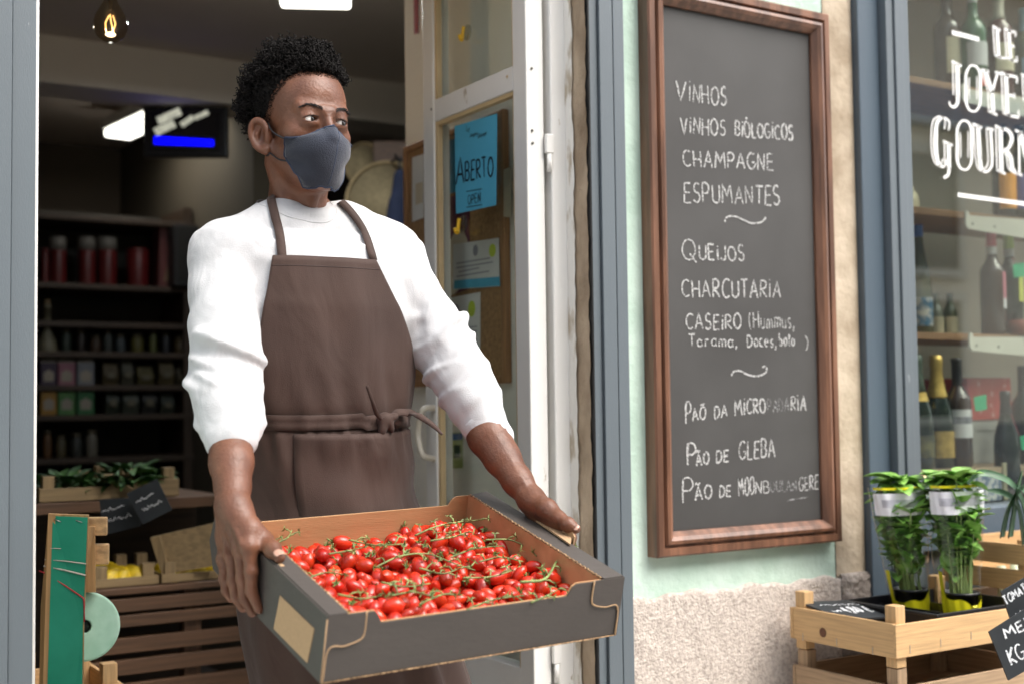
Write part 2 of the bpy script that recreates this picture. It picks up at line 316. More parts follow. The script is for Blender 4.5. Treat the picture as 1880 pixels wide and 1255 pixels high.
def vf(V, F): m = MB(); m.v = [tuple(p) for p in V.tolist()]; m.f = [tuple(q) for q in F.tolist()]; m.sm = [True]*len(m.f); return m
# ================================================================== materials of the place
plaster = mat('green_plaster', (0.50, 0.66, 0.56), 0.85, 0.10, 5, bump=0.004, bscale=45, col2=(0.60, 0.74, 0.65))
stone = mat('plinth_stone', (0.43, 0.365, 0.32), 0.9, 0.1, 95, bump=0.0050, bscale=170, col2=(0.60, 0.53, 0.47), lo=0.32, hi=0.6, detail=10)
quoin_m = mat('beige_stone', (0.38, 0.30, 0.21), 0.9, 0.12, 7, bump=0.003, bscale=60, col2=(0.55, 0.46, 0.35))
jamb_m = mat('worn_stone', (0.26, 0.18, 0.11), 0.9, 0.2, 6, bump=0.006, bscale=70, stretch=(1, 1, .6), col2=(0.58, 0.46, 0.33), lo=0.35, hi=0.62, detail=9)
steel = mat('grey_blue_metal', (0.115, 0.138, 0.155), 0.42, 0.07, 3, bump=0.0004, bscale=300, spec=0.6, stretch=(3, 3, .5), speck=((.32, .34, .35), 34, .70, (1, 1, .35)))
steel_d = mat('dark_blue_metal', (0.075, 0.105, 0.135), 0.4, 0.08, 3, bump=0.0004, bscale=300, spec=0.6, stretch=(3, 3, .5))
black = mat('black_rubber', (0.006, 0.006, 0.007), 0.5, 0.2, 30)
white = mat('white_paint', (0.78, 0.77, 0.74), 0.42, 0.03, 6, bump=0.0008, bscale=90, stretch=(1, 1, .3), speck=((.46, .41, .33), 30, .685, (1, 1, .3)))
flake = mat('flaking_paint', (0.55, 0.47, 0.36), 0.8, 0.12, 22, bump=0.004, bscale=60, stretch=(1, 1, .35), col2=(0.80, 0.78, 0.73), lo=0.38, hi=0.46, detail=9)
bead = mat('wooden_bead', (0.62, 0.46, 0.25), 0.5, 0.1, 10)
screwm = mat('screw_metal', (0.12, 0.12, 0.10), 0.4, 0.1, 30, metal=0.6)
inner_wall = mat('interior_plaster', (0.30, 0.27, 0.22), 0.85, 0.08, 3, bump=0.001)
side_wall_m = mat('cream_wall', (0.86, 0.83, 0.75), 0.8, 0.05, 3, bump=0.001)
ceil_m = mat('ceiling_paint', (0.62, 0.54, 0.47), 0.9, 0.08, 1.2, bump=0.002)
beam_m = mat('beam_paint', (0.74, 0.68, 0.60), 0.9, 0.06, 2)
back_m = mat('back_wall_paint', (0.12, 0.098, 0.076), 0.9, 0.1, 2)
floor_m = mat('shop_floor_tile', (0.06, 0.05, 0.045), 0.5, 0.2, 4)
pave = mat('limestone_paving', (0.48, 0.46, 0.43), 0.8, 0.15, 14, bump=0.004, bscale=30)
road = mat('asphalt', (0.06, 0.06, 0.06), 0.9, 0.2, 30, bump=0.004, bscale=90)

FY = 2.25                                     # plane of the facade
# ------------------------------------------------------------------ ground, road, pavement, floor, ceiling
struct('road', MB().span(-40, 40, -40, 60, -0.22, -0.12), road)
struct('pavement', MB().span(-20, 20, -0.6, 2.40, -0.115, -0.0), pave)
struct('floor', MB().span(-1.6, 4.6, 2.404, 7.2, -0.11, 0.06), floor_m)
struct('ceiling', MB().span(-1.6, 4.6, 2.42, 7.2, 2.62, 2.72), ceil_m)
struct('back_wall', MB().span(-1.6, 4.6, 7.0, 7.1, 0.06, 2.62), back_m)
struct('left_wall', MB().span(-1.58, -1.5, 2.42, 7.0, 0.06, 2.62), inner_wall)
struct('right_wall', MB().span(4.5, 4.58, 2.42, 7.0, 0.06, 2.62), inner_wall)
bz = atY(80, 150, 5.0)
struct('ceiling_beam', MB().span(-1.5, 4.5, 5.0, 5.25, bz.z, 2.62), beam_m)
# vestibule wall to the right of the open door, behind it the boards
struct('vestibule_wall', MB().span(1.625, 1.70, 2.42, 3.114, 0.06, 2.62), side_wall_m)

# ------------------------------------------------------------------ the facade between the door and the shop window
fw = thing('shop_facade', 'pale green plastered house wall on a rough pinkish stone plinth', 'house wall', (2.0, FY, 0))
mb = MB(); ps = []
n = 40
zl_p, zr_p, zk_p = atY(1167, 1098, FY-.012).z, atY(1530, 1059, FY-.012).z, atY(1565, 1052, FY-.018).z
zb = lambda x: lerp(x, [1.69, 2.34], [zl_p, zr_p])+0.004*math.sin(x*31)+0.003*math.sin(x*77)
mesh('plaster', MB().span(1.66, 2.345, FY, FY+0.17, 0.68, 3.6), plaster, fw)
mesh('plaster', MB().span(-6, 0.33, FY, FY+0.17, -0.0, 3.6), plaster, fw)
mesh('plaster', MB().span(0.33, 1.66, FY+.003, FY+0.17, 2.55, 3.6), plaster, fw)
mesh('plaster', MB().span(2.345, 9, FY+.003, FY+0.17, 2.75, 3.6), plaster, fw)
rs = random.Random(4)
def rough_slab(x0, x1, y, z0, z1f, nx, nz, amp, seed, dep=0.12):
    """front face with an uneven, chiselled relief and an uneven upper edge; returns ribbon, turned over the top"""
    q = random.Random(seed); ph = [(q.uniform(0, 6.3), q.uniform(8, 90), q.uniform(8, 90)) for _ in range(14)]
    rows = []
    for j in range(nz+1):
        row = []
        for i in range(nx+1):
            x = x0+(x1-x0)*i/nx; zt = z1f(x); z = z0+(zt-z0)*j/nz
            d = sum(math.sin(a+fx*x+fz*z)*1/(1+0.02*(fx+fz)) for a, fx, fz in ph)/5*amp+q.uniform(-1, 1)*amp*.28
            ed = min(1, min(i, nx-i)/3+.15, (nz-j)/2.5+.1)
            row.append((x, y-d*ed+amp*(1-ed), z))
        rows.append(row)
    rows.append([(p[0], y+dep, p[2]+.003) for p in rows[-1]])
    return MB().grid(rows, True)
mesh('stone_plinth', rough_slab(1.66, 2.352, FY-0.012, -0.02, zb, 130, 140, 0.0030, 3), stone, fw)
mesh('stone_block', rough_slab(2.354, 2.462, FY-0.018, -0.02, lambda x: zk_p, 20, 120, 0.010, 8), mat('grey_stone', (0.26, 0.22, 0.19), 0.9, 0.15, 24, bump=0.010, bscale=90, col2=(0.40, 0.35, 0.31), detail=10), fw)
mesh('stone_strip', rough_slab(2.345, 2.447, FY-0.003, zk_p-.008, lambda x: 3.6, 14, 260, 0.0012, 5), quoin_m, fw)

# reveal of the doorway: worn stone with flaking white paint towards the frame
rv = thing('stone_jamb', 'worn brown stone door jamb with flaking white paint, right of the open door', 'door jamb', (1.6, FY, 0))
def reveal(y0, y1, amp, seed):
    q = random.Random(seed); rows = []
    for j in range(170):
        z = -0.0+2.55*j/169
        rows.append([(1.600+amp*(math.sin(z*23+k*2.1)+math.sin(z*61+k)+q.uniform(-1, 1))*.4, y0+(y1-y0)*k/6+(0.0022*math.sin(z*40)*math.sin(z*13)+q.uniform(-1, 1)*.0022 if k == 0 else 0), z) for k in range(7)])
    return MB().grid(rows, True)
mesh('stone', reveal(2.226, 2.282, 0.0011, 2), jamb_m, rv)
mesh('paint_layer', reveal(2.271, 2.302, 0.0009, 9), flake, rv).location.x = -0.004
mesh('backing', MB().span(1.612, 1.655, 2.23, 2.42, 0, 2.55), quoin_m, rv)

# grey shutter guides on both sides of the doorway
def guide(name, label, x0, x1, flip, gap):
    t = thing(name, label, 'door post', ((x0+x1)/2, FY, 0)); wd = x1-x0
    xs = [0, .20, .215, .56, .575, .60, 1.0] if not flip else [0, .40, .425, .44, .785, .80, 1.0]
    h = 3.2
    k = [(0.0, .26), (.27, .66), (.68, 1.0)]
    if flip: k = [(1-b, 1-a) for a, b in k][::-1]
    for a, b in k: mesh('channel', MB().span(x0+wd*a, x0+wd*b, FY-(.052 if flip else .035)+(0.008 if (a == 0) != flip and (a == 0 or b == 1) else 0), FY+.02, -0.0, h, 0.0015), steel, t)
    mesh('back_plate', MB().span(x0+.003, x1-.003, FY-(.034 if flip else .020), FY+.018, 0.0, h-.01), steel_d, t)
    if gap: mesh('rubber_seal', MB().span(x0-.0035, x0-.0005, FY-.033, FY+.0, 0.0, h), black, t)
    return t
guide('shutter_guide', 'grey metal shutter guide with a black rubber strip, beside the blackboard', 1.606, 1.697, False, True)
guide('shutter_guide', 'grey metal shutter guide at the left edge of the doorway', 0.312, 0.459, True, False)

# white door frame: right jamb, left jamb edge, head
df = thing('door_frame', 'white painted wooden door frame around the shop entrance', 'door frame', (1.05, 2.32, 0))
mesh('jamb', MB().span(1.559, 1.601, 2.300, 2.40, 0.0, 2.5, .004), white, df)
mesh('jamb', MB().span(0.461, 0.4755, 2.262, 2.40, 0.0, 2.5, .003), white, df)
mesh('head', MB().span(0.476, 1.551, 2.302, 2.40, 2.42, 2.5, .003), white, df)

# ------------------------------------------------------------------ the glazed door, opened inwards
XD = 1.500
dr = thing('glazed_door', 'white wooden door with glass panes standing open against the wall', 'door', (XD+.02, 2.31, 0.07))
fz = lambda x, y: atX(x, y, XD)
r0a, r0b = fz(788, 186).z, fz(785, 230).z     # rail top and bottom at the free end
mesh('stile', MB().span(XD, XD+.045, 2.308, 2.363, .07, 2.36, .003), white, dr)
mesh('stile', MB().span(XD, XD+.045, 2.726, 2.781, .07, 2.36, .003), white, dr)
zr0 = 0.5*(atX(923.6, 130, XD).z+r0a); zr1 = 0.5*(atX(947, 162.3, XD).z+r0b)
for z0, z1 in ((zr1, zr0), (2.27, 2.36), (.07, .62)): mesh('rail', MB().span(XD+.001, XD+.044, 2.364, 2.725, z0, z1, .002), white, dr)
mb = MB()
for z0, z1 in ((zr0, 2.27), (.62, zr1)):
    mb.span(XD+.004, XD+.018, 2.714, 2.7255, z0, z1); mb.span(XD+.004, XD+.018, 2.3635, 2.370, z0, z1); mb.span(XD+.004, XD+.018, 2.371, 2.713, z1-.010, z1-.001)
mesh('glazing_bead', mb, bead, dr)
gl = glassm('door_glass', (0.96, 0.98, 0.96), 1.45)
for z0, z1 in ((zr0, 2.27), (.62, zr1)): mesh('pane', MB().span(XD+.020, XD+.024, 2.366, 2.7245, z0-.006, z1+.006), gl, dr)
for x, y in ((976, 126), (977, 240), (978, 263)):
    p = atY(x, y, 2.3065); mesh('screw', MB().lathe([(.0032, 0), (.0028, .0012), (0.0, .0012)], p, 10, (0, -1, 0)), screwm, dr)
for x, y in ((792, 201), (931, 141)):
    p = atX(x, y, XD-.0005); mesh('screw', MB().lathe([(.0036, 0), (.003, .0012), (0.0, .0012)], p, 10, (-1, 0, 0)), screwm if x < 900 else bead, dr)
zc = atY(1000, 272, 2.305).z
for zz in (zc, zc-1.1):
    hg = mesh('hinge', MB().span(1.542, 1.562, 2.294, 2.304, zz-.012, zz+.030, .002).lathe([(.0055, -.052), (.0055, -.013)], (1.552, 2.299, zz), 12), white, dr)
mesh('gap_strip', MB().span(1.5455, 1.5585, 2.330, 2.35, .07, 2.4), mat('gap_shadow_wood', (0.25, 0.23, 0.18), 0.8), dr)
hp = [atX(x, y, XD-.0) for x, y in ((797, 748), (776, 752), (768, 785), (769, 810), (777, 835), (797, 842))]
hp2 = [atX(x, y, XD-(.0 if i in (0, 5) else .035)) for i, (x, y) in enumerate(((797, 748), (776, 752), (768, 785), (769, 810), (777, 835), (797, 842)))]
mesh('pull_handle', MB().tube(spline(hp2, 6), .0075, 10), mat('cream_handle', (0.62, 0.57, 0.47), 0.35, 0.05), dr)

# paper sign taped inside the pane
XS = XD+.0185
def onD(x, y, X=XS): return atX(x, y, X)
pc = [onD(835.5, 232), onD(913, 209), onD(911, 377), onD(838, 393)]
sg = thing('paper_sign', 'blue handwritten paper sign reading ABERTO OPEN behind the door glass', 'sign', pc[3])
cb = mat('cyan_paper', (0.085, 0.42, 0.62), 0.75, 0.05, 8)
mesh('sheet', MB().prism(pc, (-.0012, 0, 0)), cb, sg)
ink = mat('black_ink', (0.012, 0.016, 0.025), 0.6, 0.1)
def sign_text(_, text, x0, y0, x1, y1, h, lw, X=XS-.0012, jit=.03, nrm=(-1, 0, 0)):
    a, b = onD(x0, y0, X), onD(x1, y1, X); e = (b-a); mesh('handwritten_word', write(MB(), text, a, e.normalized(), (0, 0, 1), nrm, h, e.length, lw, jit), ink, sg)
ppm = (onD(870, 300)-onD(870, 310)).length/10
mb = MB(); sign_text(mb, 'A', 838, 339, 852, 335, 50*ppm, .0050); sign_text(mb, 'BERTO', 855, 334, 906, 322, 36*ppm, .0044)
sign_text(mb, 'OPEN', 860, 376, 883, 371, 17*ppm, .0026); sign_text(mb, 'Le', 857, 243, 863, 241, 12*ppm, .0016, jit=.08); sign_text(mb, 'Joyeux', 863, 252, 880, 247, 7*ppm, .0013, jit=.08); sign_text(mb, 'Gourmet', 878, 254, 894, 249, 8*ppm, .0013, jit=.08)
for y in (352, 381):
    a, b = onD(856, y, XS-.0024), onD(885, y-5, XS-.0024); mesh('ruled_line', MB().ribbon([a, b], .0018, (-1, 0, 0), False), ink, sg)

# yellow hooks on clear suction cups
yel = mat('yellow_plastic', (0.85, 0.50, 0.02), 0.35, 0.05); clear = glassm('clear_plastic', (0.82, 0.84, 0.80), 1.5)
for lab, x, y, s in (('yellow hook on a suction cup in the upper door pane', 858, 60, 1.0), ('bright yellow hook on a suction cup below the blue paper sign', 850, 412, 1.1)):
    p = onD(x, y, XD+.0195); t = thing('suction_hook', lab, 'hook', p)
    mesh('suction_cup', MB().lathe([(.020*s, 0), (.017*s, .003), (.008*s, .006), (.006*s, .010), (0, .011)], p, 16, (-1, 0, 0)), clear, t)
    hk = [p+Vector((-.010, 0, .012)), p+Vector((-.013, 0, -.004)), p+Vector((-.014, 0, -.016)), p+Vector((-.018, -.004, -.022)), p+Vector((-.026, -.010, -.020)), p+Vector((-.029, -.012, -.012))]
    mesh('hook', MB().tube(spline(hk, 5), .0042*s, 8, 1.0), yel, t)

# ------------------------------------------------------------------ cork board and papers on the vestibule wall
XW = 1.625
def onW(x, y, d=0.0): return atX(x, y, XW-d)
kb = [onW(752, 272), onW(915, 225), onW(940, 705), onW(752, 745)]
y0, y1 = onW(940, 600).y, onW(752, 400).y; zt = onW(880, 222).z; zl = onW(930, 703).z
ck = thing('cork_board', 'wood framed cork notice board covered with papers behind the door glass', 'notice board', (XW, y0, zl))
mesh('cork', MB().span(XW-.012, XW-.002, y0+.018, y1-.018, zl+.018, zt-.018), mat('cork', (0.36, 0.21, 0.10), 0.9, 0.25, 90, bump=.002, bscale=200), ck)
wf = wood('board_frame_wood', (0.42, 0.22, 0.10), 'z')
for a in ((y0, y0+.018, zl, zt), (y1-.018, y1, zl, zt)): mesh('frame', MB().span(XW-.02, XW-.001, *a, .003), wf, ck)
for a in ((y0+.0185, y1-.0185, zl, zl+.018), (y0+.0185, y1-.0185, zt-.018, zt)): mesh('frame', MB().span(XW-.0195, XW-.001, *a, .003), wf, ck)
def pin(name, label, cat, q, m, d=0.014, extra=None):
    p = [onW(x, y, d) for x, y in q]; t = thing(name, label, cat, p[-1]); mesh('sheet', MB().prism(p, (-.0008, 0, 0)), m, t); return t
pw = mat('white_paper', (0.72, 0.72, 0.70), 0.8, 0.03)
deep = mat('blue_print', (0.03, 0.20, 0.36), 0.6, 0.2, 9, col2=(0.07, 0.36, 0.55)); maroon = mat('maroon_print', (0.16, 0.045, 0.075), 0.6, 0.15, 12, col2=(0.24, 0.08, 0.12))
creamp = mat('cream_print', (0.62, 0.54, 0.40), 0.7, 0.05); lime = mat('lime_print', (0.55, 0.68, 0.08), 0.6, 0.05); greyp = mat('grey_print', (0.32, 0.32, 0.36), 0.7, 0.1); skyb = mat('sky_print', (0.10, 0.42, 0.60), 0.7, 0.15)
t = pin('poster', 'deep blue poster with a pale corner on the cork board, beside the blue sign', 'poster', [(806, 262), (838, 255), (838, 352), (806, 364)], deep, .0150)
t = pin('poster', 'maroon poster with round cream shapes on the cork board', 'poster', [(806, 368), (862, 352), (862, 530), (812, 548)], maroon, .0142)
def disc(x, y, rx, ry, d): c = onW(x, y, d); return [c+Vector((0, ry*ppm*1.15*0+rx*math.cos(k*math.pi/10), ry*math.sin(k*math.pi/10))) for k in range(20)]
mesh('round_shape', MB().prism(disc(842, 462, .050, .055, .0152), (-.0004, 0, 0)), creamp, t); mesh('round_shape', MB().prism(disc(828, 510, .06, .045, .0153), (-.0004, 0, 0)), creamp, t)
t = pin('notice', 'white certificate with a lime seal and blue bottom edge pinned on the cork board', 'notice', [(832, 449), (916, 437), (918, 526), (832, 532)], pw, .0160)
mesh('seal', MB().prism(disc(904, 460, .016, .016, .0170), (-.0004, 0, 0)), lime, t); mesh('emblem', MB().prism(disc(873, 460, .012, .014, .0170), (-.0004, 0, 0)), greyp, t)
mesh('blue_band', MB().prism([onW(x, y, .0170) for x, y in ((834, 515), (917, 508), (918, 525), (833, 531))], (-.0004, 0, 0)), skyb, t)
mb = MB()
for k, (a, b) in enumerate(((838, 900), (838, 905), (842, 880), (838, 898))): mb.ribbon([onW(a, 484+k*8-(a-838)*.1, .0172), onW(b, 480+k*8-(b-838)*.1, .0172)], .0035, (-1, 0, 0), False)
mesh('text_lines', mb, greyp, t)
t = pin('notice', 'white sheet with a lime seal pinned below the certificate on the cork board', 'notice', [(822, 548), (882, 536), (882, 640), (822, 650)], pw, .0146)
mesh('seal', MB().prism(disc(866, 567, .018, .020, .0156), (-.0004, 0, 0)), lime, t); mesh('emblem', MB().prism(disc(838, 572, .016, .020, .0156), (-.0004, 0, 0)), greyp, t)
mb = MB()
for k in range(5): mb.ribbon([onW(830, 604+k*8, .0158), onW(876, 599+k*8, .0158)], .003, (-1, 0, 0), False)
mesh('text_lines', mb, greyp, t)
t = pin('notice', 'white paper at the far end of the cork board, left of the door stile', 'notice', [(757, 290), (778, 283), (778, 400), (757, 408)], pw, .0150)
mesh('photo', MB().prism([onW(x, y, .0160) for x, y in ((763, 338), (776, 334), (776, 372), (763, 377))], (-.0004, 0, 0)), creamp, t)
t = pin('notice', 'yellowish leaflet hanging at the right edge of the cork board', 'notice', [(925, 312), (938, 306), (938, 400), (925, 398)], creamp, .0210)
t = pin('safety_label', 'small green safety label with a blue top and two dark pictograms behind the door glass', 'label', [(808, 795), (850, 792), (850, 858), (808, 860)], mat('label_green', (0.40, 0.46, 0.18), 0.6, 0.05), .0020)
mesh('blue_top', MB().prism([onW(x, y, .0030) for x, y in ((809, 797), (849, 794), (849, 806), (809, 809))], (-.0004, 0, 0)), mat('label_blue', (0.02, 0.12, 0.36), 0.6), t)
for a in (814, 833): mesh('pictogram', MB().prism([onW(x, y, .0030) for x, y in ((a, 817), (a+12, 816), (a+12, 839), (a, 840))], (-.0004, 0, 0)), mat('label_dark', (0.03, 0.07, 0.04), 0.6), t)
p = onW(764, 30); tag(mesh('red_pennant', MB().prism([onW(761, -10, .004), onW(768, -10, .004), onW(768, 61, .004), onW(762, 63, .004)], (-.003, 0, 0)), mat('red_print', (0.35, 0.03, 0.015), 0.6), loc=p), 'narrow red strip hanging on the cream wall beyond the door', 'pennant')
# ================================================================== blackboard menu
brown = mat('stained_frame_wood', (0.12, 0.055, 0.032), 0.40, 0.15, 5, bump=.0005, bscale=30, stretch=(8, 8, .8), col2=(0.23, 0.108, 0.063), spec=0.5, coat=0.15)
slate = mat('blackboard_slate', (0.041, 0.039, 0.037), 0.62, 0.06, 3, col2=(0.068, 0.066, 0.064), lo=.3, hi=.75, detail=8)
BY = 2.233                                     # face of the panel
c = [atY(1185, -42, 2.216), atY(1521.7, 23.8, 2.216), atY(1546.6, 991, 2.216), atY(1209, 1025.3, 2.216)]
i4 = [atY(1216.4, 9.6, BY), atY(1487.7, 61.7, BY), atY(1509.9, 948.4, BY), atY(1237, 972.7, BY)]
bx0, bx1 = (c[0].x+c[3].x)/2, (c[1].x+c[2].x)/2; bz1, bz0 = (c[0].z+c[1].z)/2, (c[2].z+c[3].z)/2
ix0, ix1 = (i4[0].x+i4[3].x)/2, (i4[1].x+i4[2].x)/2; iz1, iz0 = (i4[0].z+i4[1].z)/2, (i4[2].z+i4[3].z)/2
bb = thing('menu_blackboard', 'tall blackboard menu in a brown wooden frame on the green wall', 'blackboard', ((bx0+bx1)/2, FY, bz0))
prof = [(0.0, FY), (0.0, 2.217), (.004, 2.213), (.018, 2.213), (.020, 2.220), (.024, 2.220), (.027, 2.211), (.034, 2.209), (.042, 2.214), (.052, 2.226)]
fwid = 0.5*((ix0-bx0)+(bx1-ix1)); prof = [(a/.052*fwid, b) for a, b in prof]+[(fwid, BY+.003)]
cor = [(bx0, bz0, 1, 1), (bx1, bz0, -1, 1), (bx1, bz1, -1, -1), (bx0, bz1, 1, -1)]
for k in range(4):
    a, b = cor[k], cor[(k+1) % 4]
    rows = [[(a[0]+a[2]*d, y, a[1]+a[3]*d) for d, y in prof], [(b[0]+b[2]*d, y, b[1]+b[3]*d) for d, y in prof]]
    mesh('frame', MB().grid(rows, False), brown, bb)
mesh('panel', MB().span(bx0+.01, bx1-.01, BY, BY+.014, bz0+.01, bz1-.01), slate, bb)
chalk = chalkm('chalk', (0.52, 0.52, 0.51), 0.43); faint = chalkm('rubbed_chalk', (0.34, 0.34, 0.34), 0.50)
cm = MB(); cf = MB()
def line(text, x0, yb0, x1, yb1, hpx, lw=.0039, mb=None, jit=.03):
    a, b = atY(x0, yb0, BY), atY(x1, yb1, BY); h = (atY(x0, yb0-hpx, BY)-a).length; e = b-a
    q = MB(); write(q, text, a, e.normalized(), (0, 0, 1), (0, -1, 0), h, e.length, lw, jit); mesh('chalk_word', q, chalk if mb is None else faint, bb)
line('V', 1240, 185, 1258, 187, 38, .0052); line('iNHOS', 1264, 187, 1333, 194, 34)
line('ViNHOS', 1250, 246, 1331, 250, 30); line('BiÓLOGiCOS', 1349, 250, 1455, 258, 28, .0044)
line('CHAMPAGNE', 1254, 305, 1419, 313, 29); line('ESPUMANTES', 1255, 371, 1431, 377, 35)
line('Q', 1252, 477, 1277, 478, 38); line('UEiJOS', 1283, 477, 1366, 479, 27, .0042)
line('CHARCUTARiA', 1252, 545, 1432, 546, 33); line('CASEiRO', 1259, 605, 1360, 604, 28)
line('(Hummus,', 1375, 603, 1458, 603, 30, .0028); line('Tarama,', 1264, 635, 1353, 636, 22, .0034); line('Doces,', 1371, 636, 1425, 636, 22, .0034); line('bolo', 1430, 634, 1458, 634, 24, .0034); line(')', 1476, 640, 1484, 640, 26, .0026)
line('P', 1258, 776, 1268, 776, 40); line('AÕ', 1271, 773, 1295, 768, 22); line('DA', 1311, 768, 1334, 763, 22); line('MiCRO', 1349, 762, 1405, 755, 27, .0040); line('PADA', 1409, 757, 1448, 753, 24, .0030, cf); line('RiA', 1452, 753, 1479, 753, 27)
line('P', 1261, 852, 1277, 852, 40, .0050); line('ÃO', 1278, 854, 1301, 850, 23); line('DE', 1314, 848, 1337, 845, 22); line('GLEBA', 1356, 842, 1422, 837, 33)
line('P', 1252, 921, 1272, 921, 46); line('ÃO', 1276, 917, 1306, 913, 26); line('DE', 1320, 911, 1341, 909, 21); line('MOO', 1356, 909, 1384, 906, 32, .0034); line('NB', 1386, 905, 1412, 903, 22, .0032); line('OULAN', 1414, 902, 1462, 900, 20, .0024, cf); line('GERE', 1466, 901, 1502, 897, 24, .0030)
for q in (((1330, 408), (1333, 400), (1345, 397), (1362, 403), (1378, 410), (1395, 409), (1404, 402), (1404, 398)), ((1342, 689), (1346, 682), (1357, 680), (1372, 687), (1390, 690), (1404, 684), (1407, 676), (1403, 672), (1399, 674))):
    mesh('chalk_flourish', MB().ribbon([p+Vector((0, -.0013, 0)) for p in spline([atY(x, y, BY) for x, y in q], 5)], .0042, (0, -1, 0), False), chalk, bb)
mesh('chalk_smear', MB().ribbon([atY(x, y, BY)+Vector((0, -.0013, 0)) for x, y in ((1445, 918), (1465, 914), (1482, 912))], .003, (0, -1, 0), False), faint, bb)
# ================================================================== shop window with bottles
wg = thing('shop_window', 'shop window with white gold-style serif lettering in a dark blue metal frame', 'shop window', (3.2, FY, 0.9))
wg['label'] = 'large shop window with white serif lettering in a dark blue metal frame'
mesh('frame', MB().span(2.4495, 2.525, 2.228, 2.36, 0.0, 3.1, .003), steel_d, wg)
for a, b, y in ((2.527, 2.552, 2.205), (2.555, 2.585, 2.200), (2.588, 2.612, 2.206)): mesh('shutter_rail', MB().span(a, b, y, 2.30, 0.0, 3.1, .0015), steel, wg)
mesh('frame', MB().span(2.614, 4.2, 2.235, 2.36, .80, .90, .003), steel_d, wg); mesh('frame', MB().span(2.614, 4.2, 2.235, 2.36, 2.76, 2.86, .003), steel_d, wg); mesh('frame', MB().span(4.2, 4.3, 2.228, 2.36, 0.0, 3.1, .003), steel_d, wg)
GY = 2.285
mesh('pane', MB().span(2.614, 4.2, GY, GY+.006, .90, 2.76), glassm('window_glass', (0.92, 0.95, 0.92), 2.15), wg)
mesh('sill_wall', MB().span(2.463, 4.6, 2.262, 2.40, -.01, .80), mat('dark_sill_paint', (.10, .12, .13), .6), wg)
wl = mat('white_vinyl', (0.86, 0.86, 0.84), 0.6, 0.02)
lm = MB()
def gp(x, y): return atY(x, y, GY)+Vector((0, -.0012, 0))
def vst(x0, y0, x1, y1, w=5.6, inline=True, ser=(1, 1), sw=13):
    k = (gp(x0+1, y0)-gp(x0, y0)).length; a, b = gp(x0, y0), gp(x1, y1); off = Vector((k*(w*.5+3.9), 0, -k*.8))
    lm.ribbon([a, b], k*w*.86, (0, -1, 0), False)
    if inline: lm.ribbon([a-off, b-off], k*2.2, (0, -1, 0), False)
    for s_, p in zip(ser, (a, b)):
        if s_: lm.ribbon([p+Vector((-k*sw*.75, 0, k*sw*.15)), p+Vector((k*sw*.55, 0, -k*sw*.12))], k*3, (0, -1, 0), False)
def crv(q, w, inline=True, off=3.2):
    k = (gp(q[0][0]+1, q[0][1])-gp(*q[0])).length; P = spline([gp(x, y) for x, y in q], 6); ws = w if not hasattr(w, '__len__') else [float(np.interp(i/(len(P)-1), np.linspace(0, 1, len(w)), w))*k*.86 for i in range(len(P))]
    lm.ribbon(P, ws if hasattr(ws, '__len__') else k*w, (0, -1, 0), False)
    if inline: o = Vector((k*(6+off*.5), 0, -k*.8)); lm.ribbon([p-o for p in P], k*2.0, (0, -1, 0), False)
def hst(x0, y0, x1, y1, w=3): k = (gp(x0+1, y0)-gp(x0, y0)).length; lm.ribbon([gp(x0, y0), gp(x1, y1)], k*w, (0, -1, 0), False)
hst(1747, 60, 1797, 73, 5.5); hst(1758, 358, 1990, 389, 5)
vst(1830, 53, 1833, 105, 6.5, sw=11); hst(1833, 105, 1846, 108, 2.6); hst(1846, 109, 1846, 100, 2.2)                       # L
vst(1851, 57, 1855, 110, 6.5, sw=10); hst(1851, 57, 1864, 60, 2.6); hst(1864, 59, 1864, 68, 2.2); hst(1855, 84, 1862, 86, 2.6); hst(1855, 111, 1867, 113, 2.6); hst(1867, 114, 1866, 104, 2.2)   # E
vst(1757, 118, 1758, 178, 8.5, ser=(1, 0), sw=14); crv([(1758, 176), (1757, 190), (1751, 197), (1744, 194), (1742, 187)], [8.5, 6, 4, 3, 4], False)    # J
def oo(cx, t, b, rx, w=6): crv([(cx-rx, (t+b)/2-1), (cx-rx, t+16), (cx-rx*.5, t+2), (cx, t), (cx+rx*.6, t+4), (cx+rx, t+18), (cx+rx, (t+b)/2), (cx+rx, b-16), (cx+rx*.5, b-2), (cx, b), (cx-rx*.6, b-4), (cx-rx, b-18), (cx-rx, (t+b)/2-1)], [w, w*.8, 3, 2.5, 4, w, w, w*.8, 3, 2.5, 4, w, w], False); vst(cx-rx-3+8.6, t+22, cx-rx-3+9, b-22, 2, False, (0, 0)); vst(cx+rx-6, t+20, cx+rx-6, b-22, 2, False, (0, 0))
oo(1786, 121, 205, 13)
crv([(1808, 130), (1815, 152), (1821, 171)], 7); crv([(1831, 134), (1826, 152), (1821, 172)], 3.5, False); vst(1821, 170, 1823, 208, 8, ser=(0, 1)); hst(1802, 129, 1815, 132); hst(1826, 133, 1837, 136)   # Y
vst(1846, 138, 1849, 211, 8, sw=12); hst(1846, 138, 1867, 142, 3); hst(1867, 142, 1866, 154, 2.6); hst(1849, 174, 1862, 177, 3); hst(1862, 172, 1862, 182, 2.4); hst(1849, 212, 1870, 216, 3); hst(1870, 216, 1869, 203, 2.6)   # E
vst(1884, 142, 1887, 190, 8, ser=(1, 0)); crv([(1887, 190), (1890, 210), (1900, 219), (1909, 212), (1911, 195), (1908, 147)], [8, 6, 3, 4, 4, 4], False); hst(1903, 146, 1914, 148)           # U
crv([(1924, 150), (1940, 190), (1954, 228)], 7, False); crv([(1952, 155), (1938, 190), (1924, 222)], 3, False)                                                                 # X
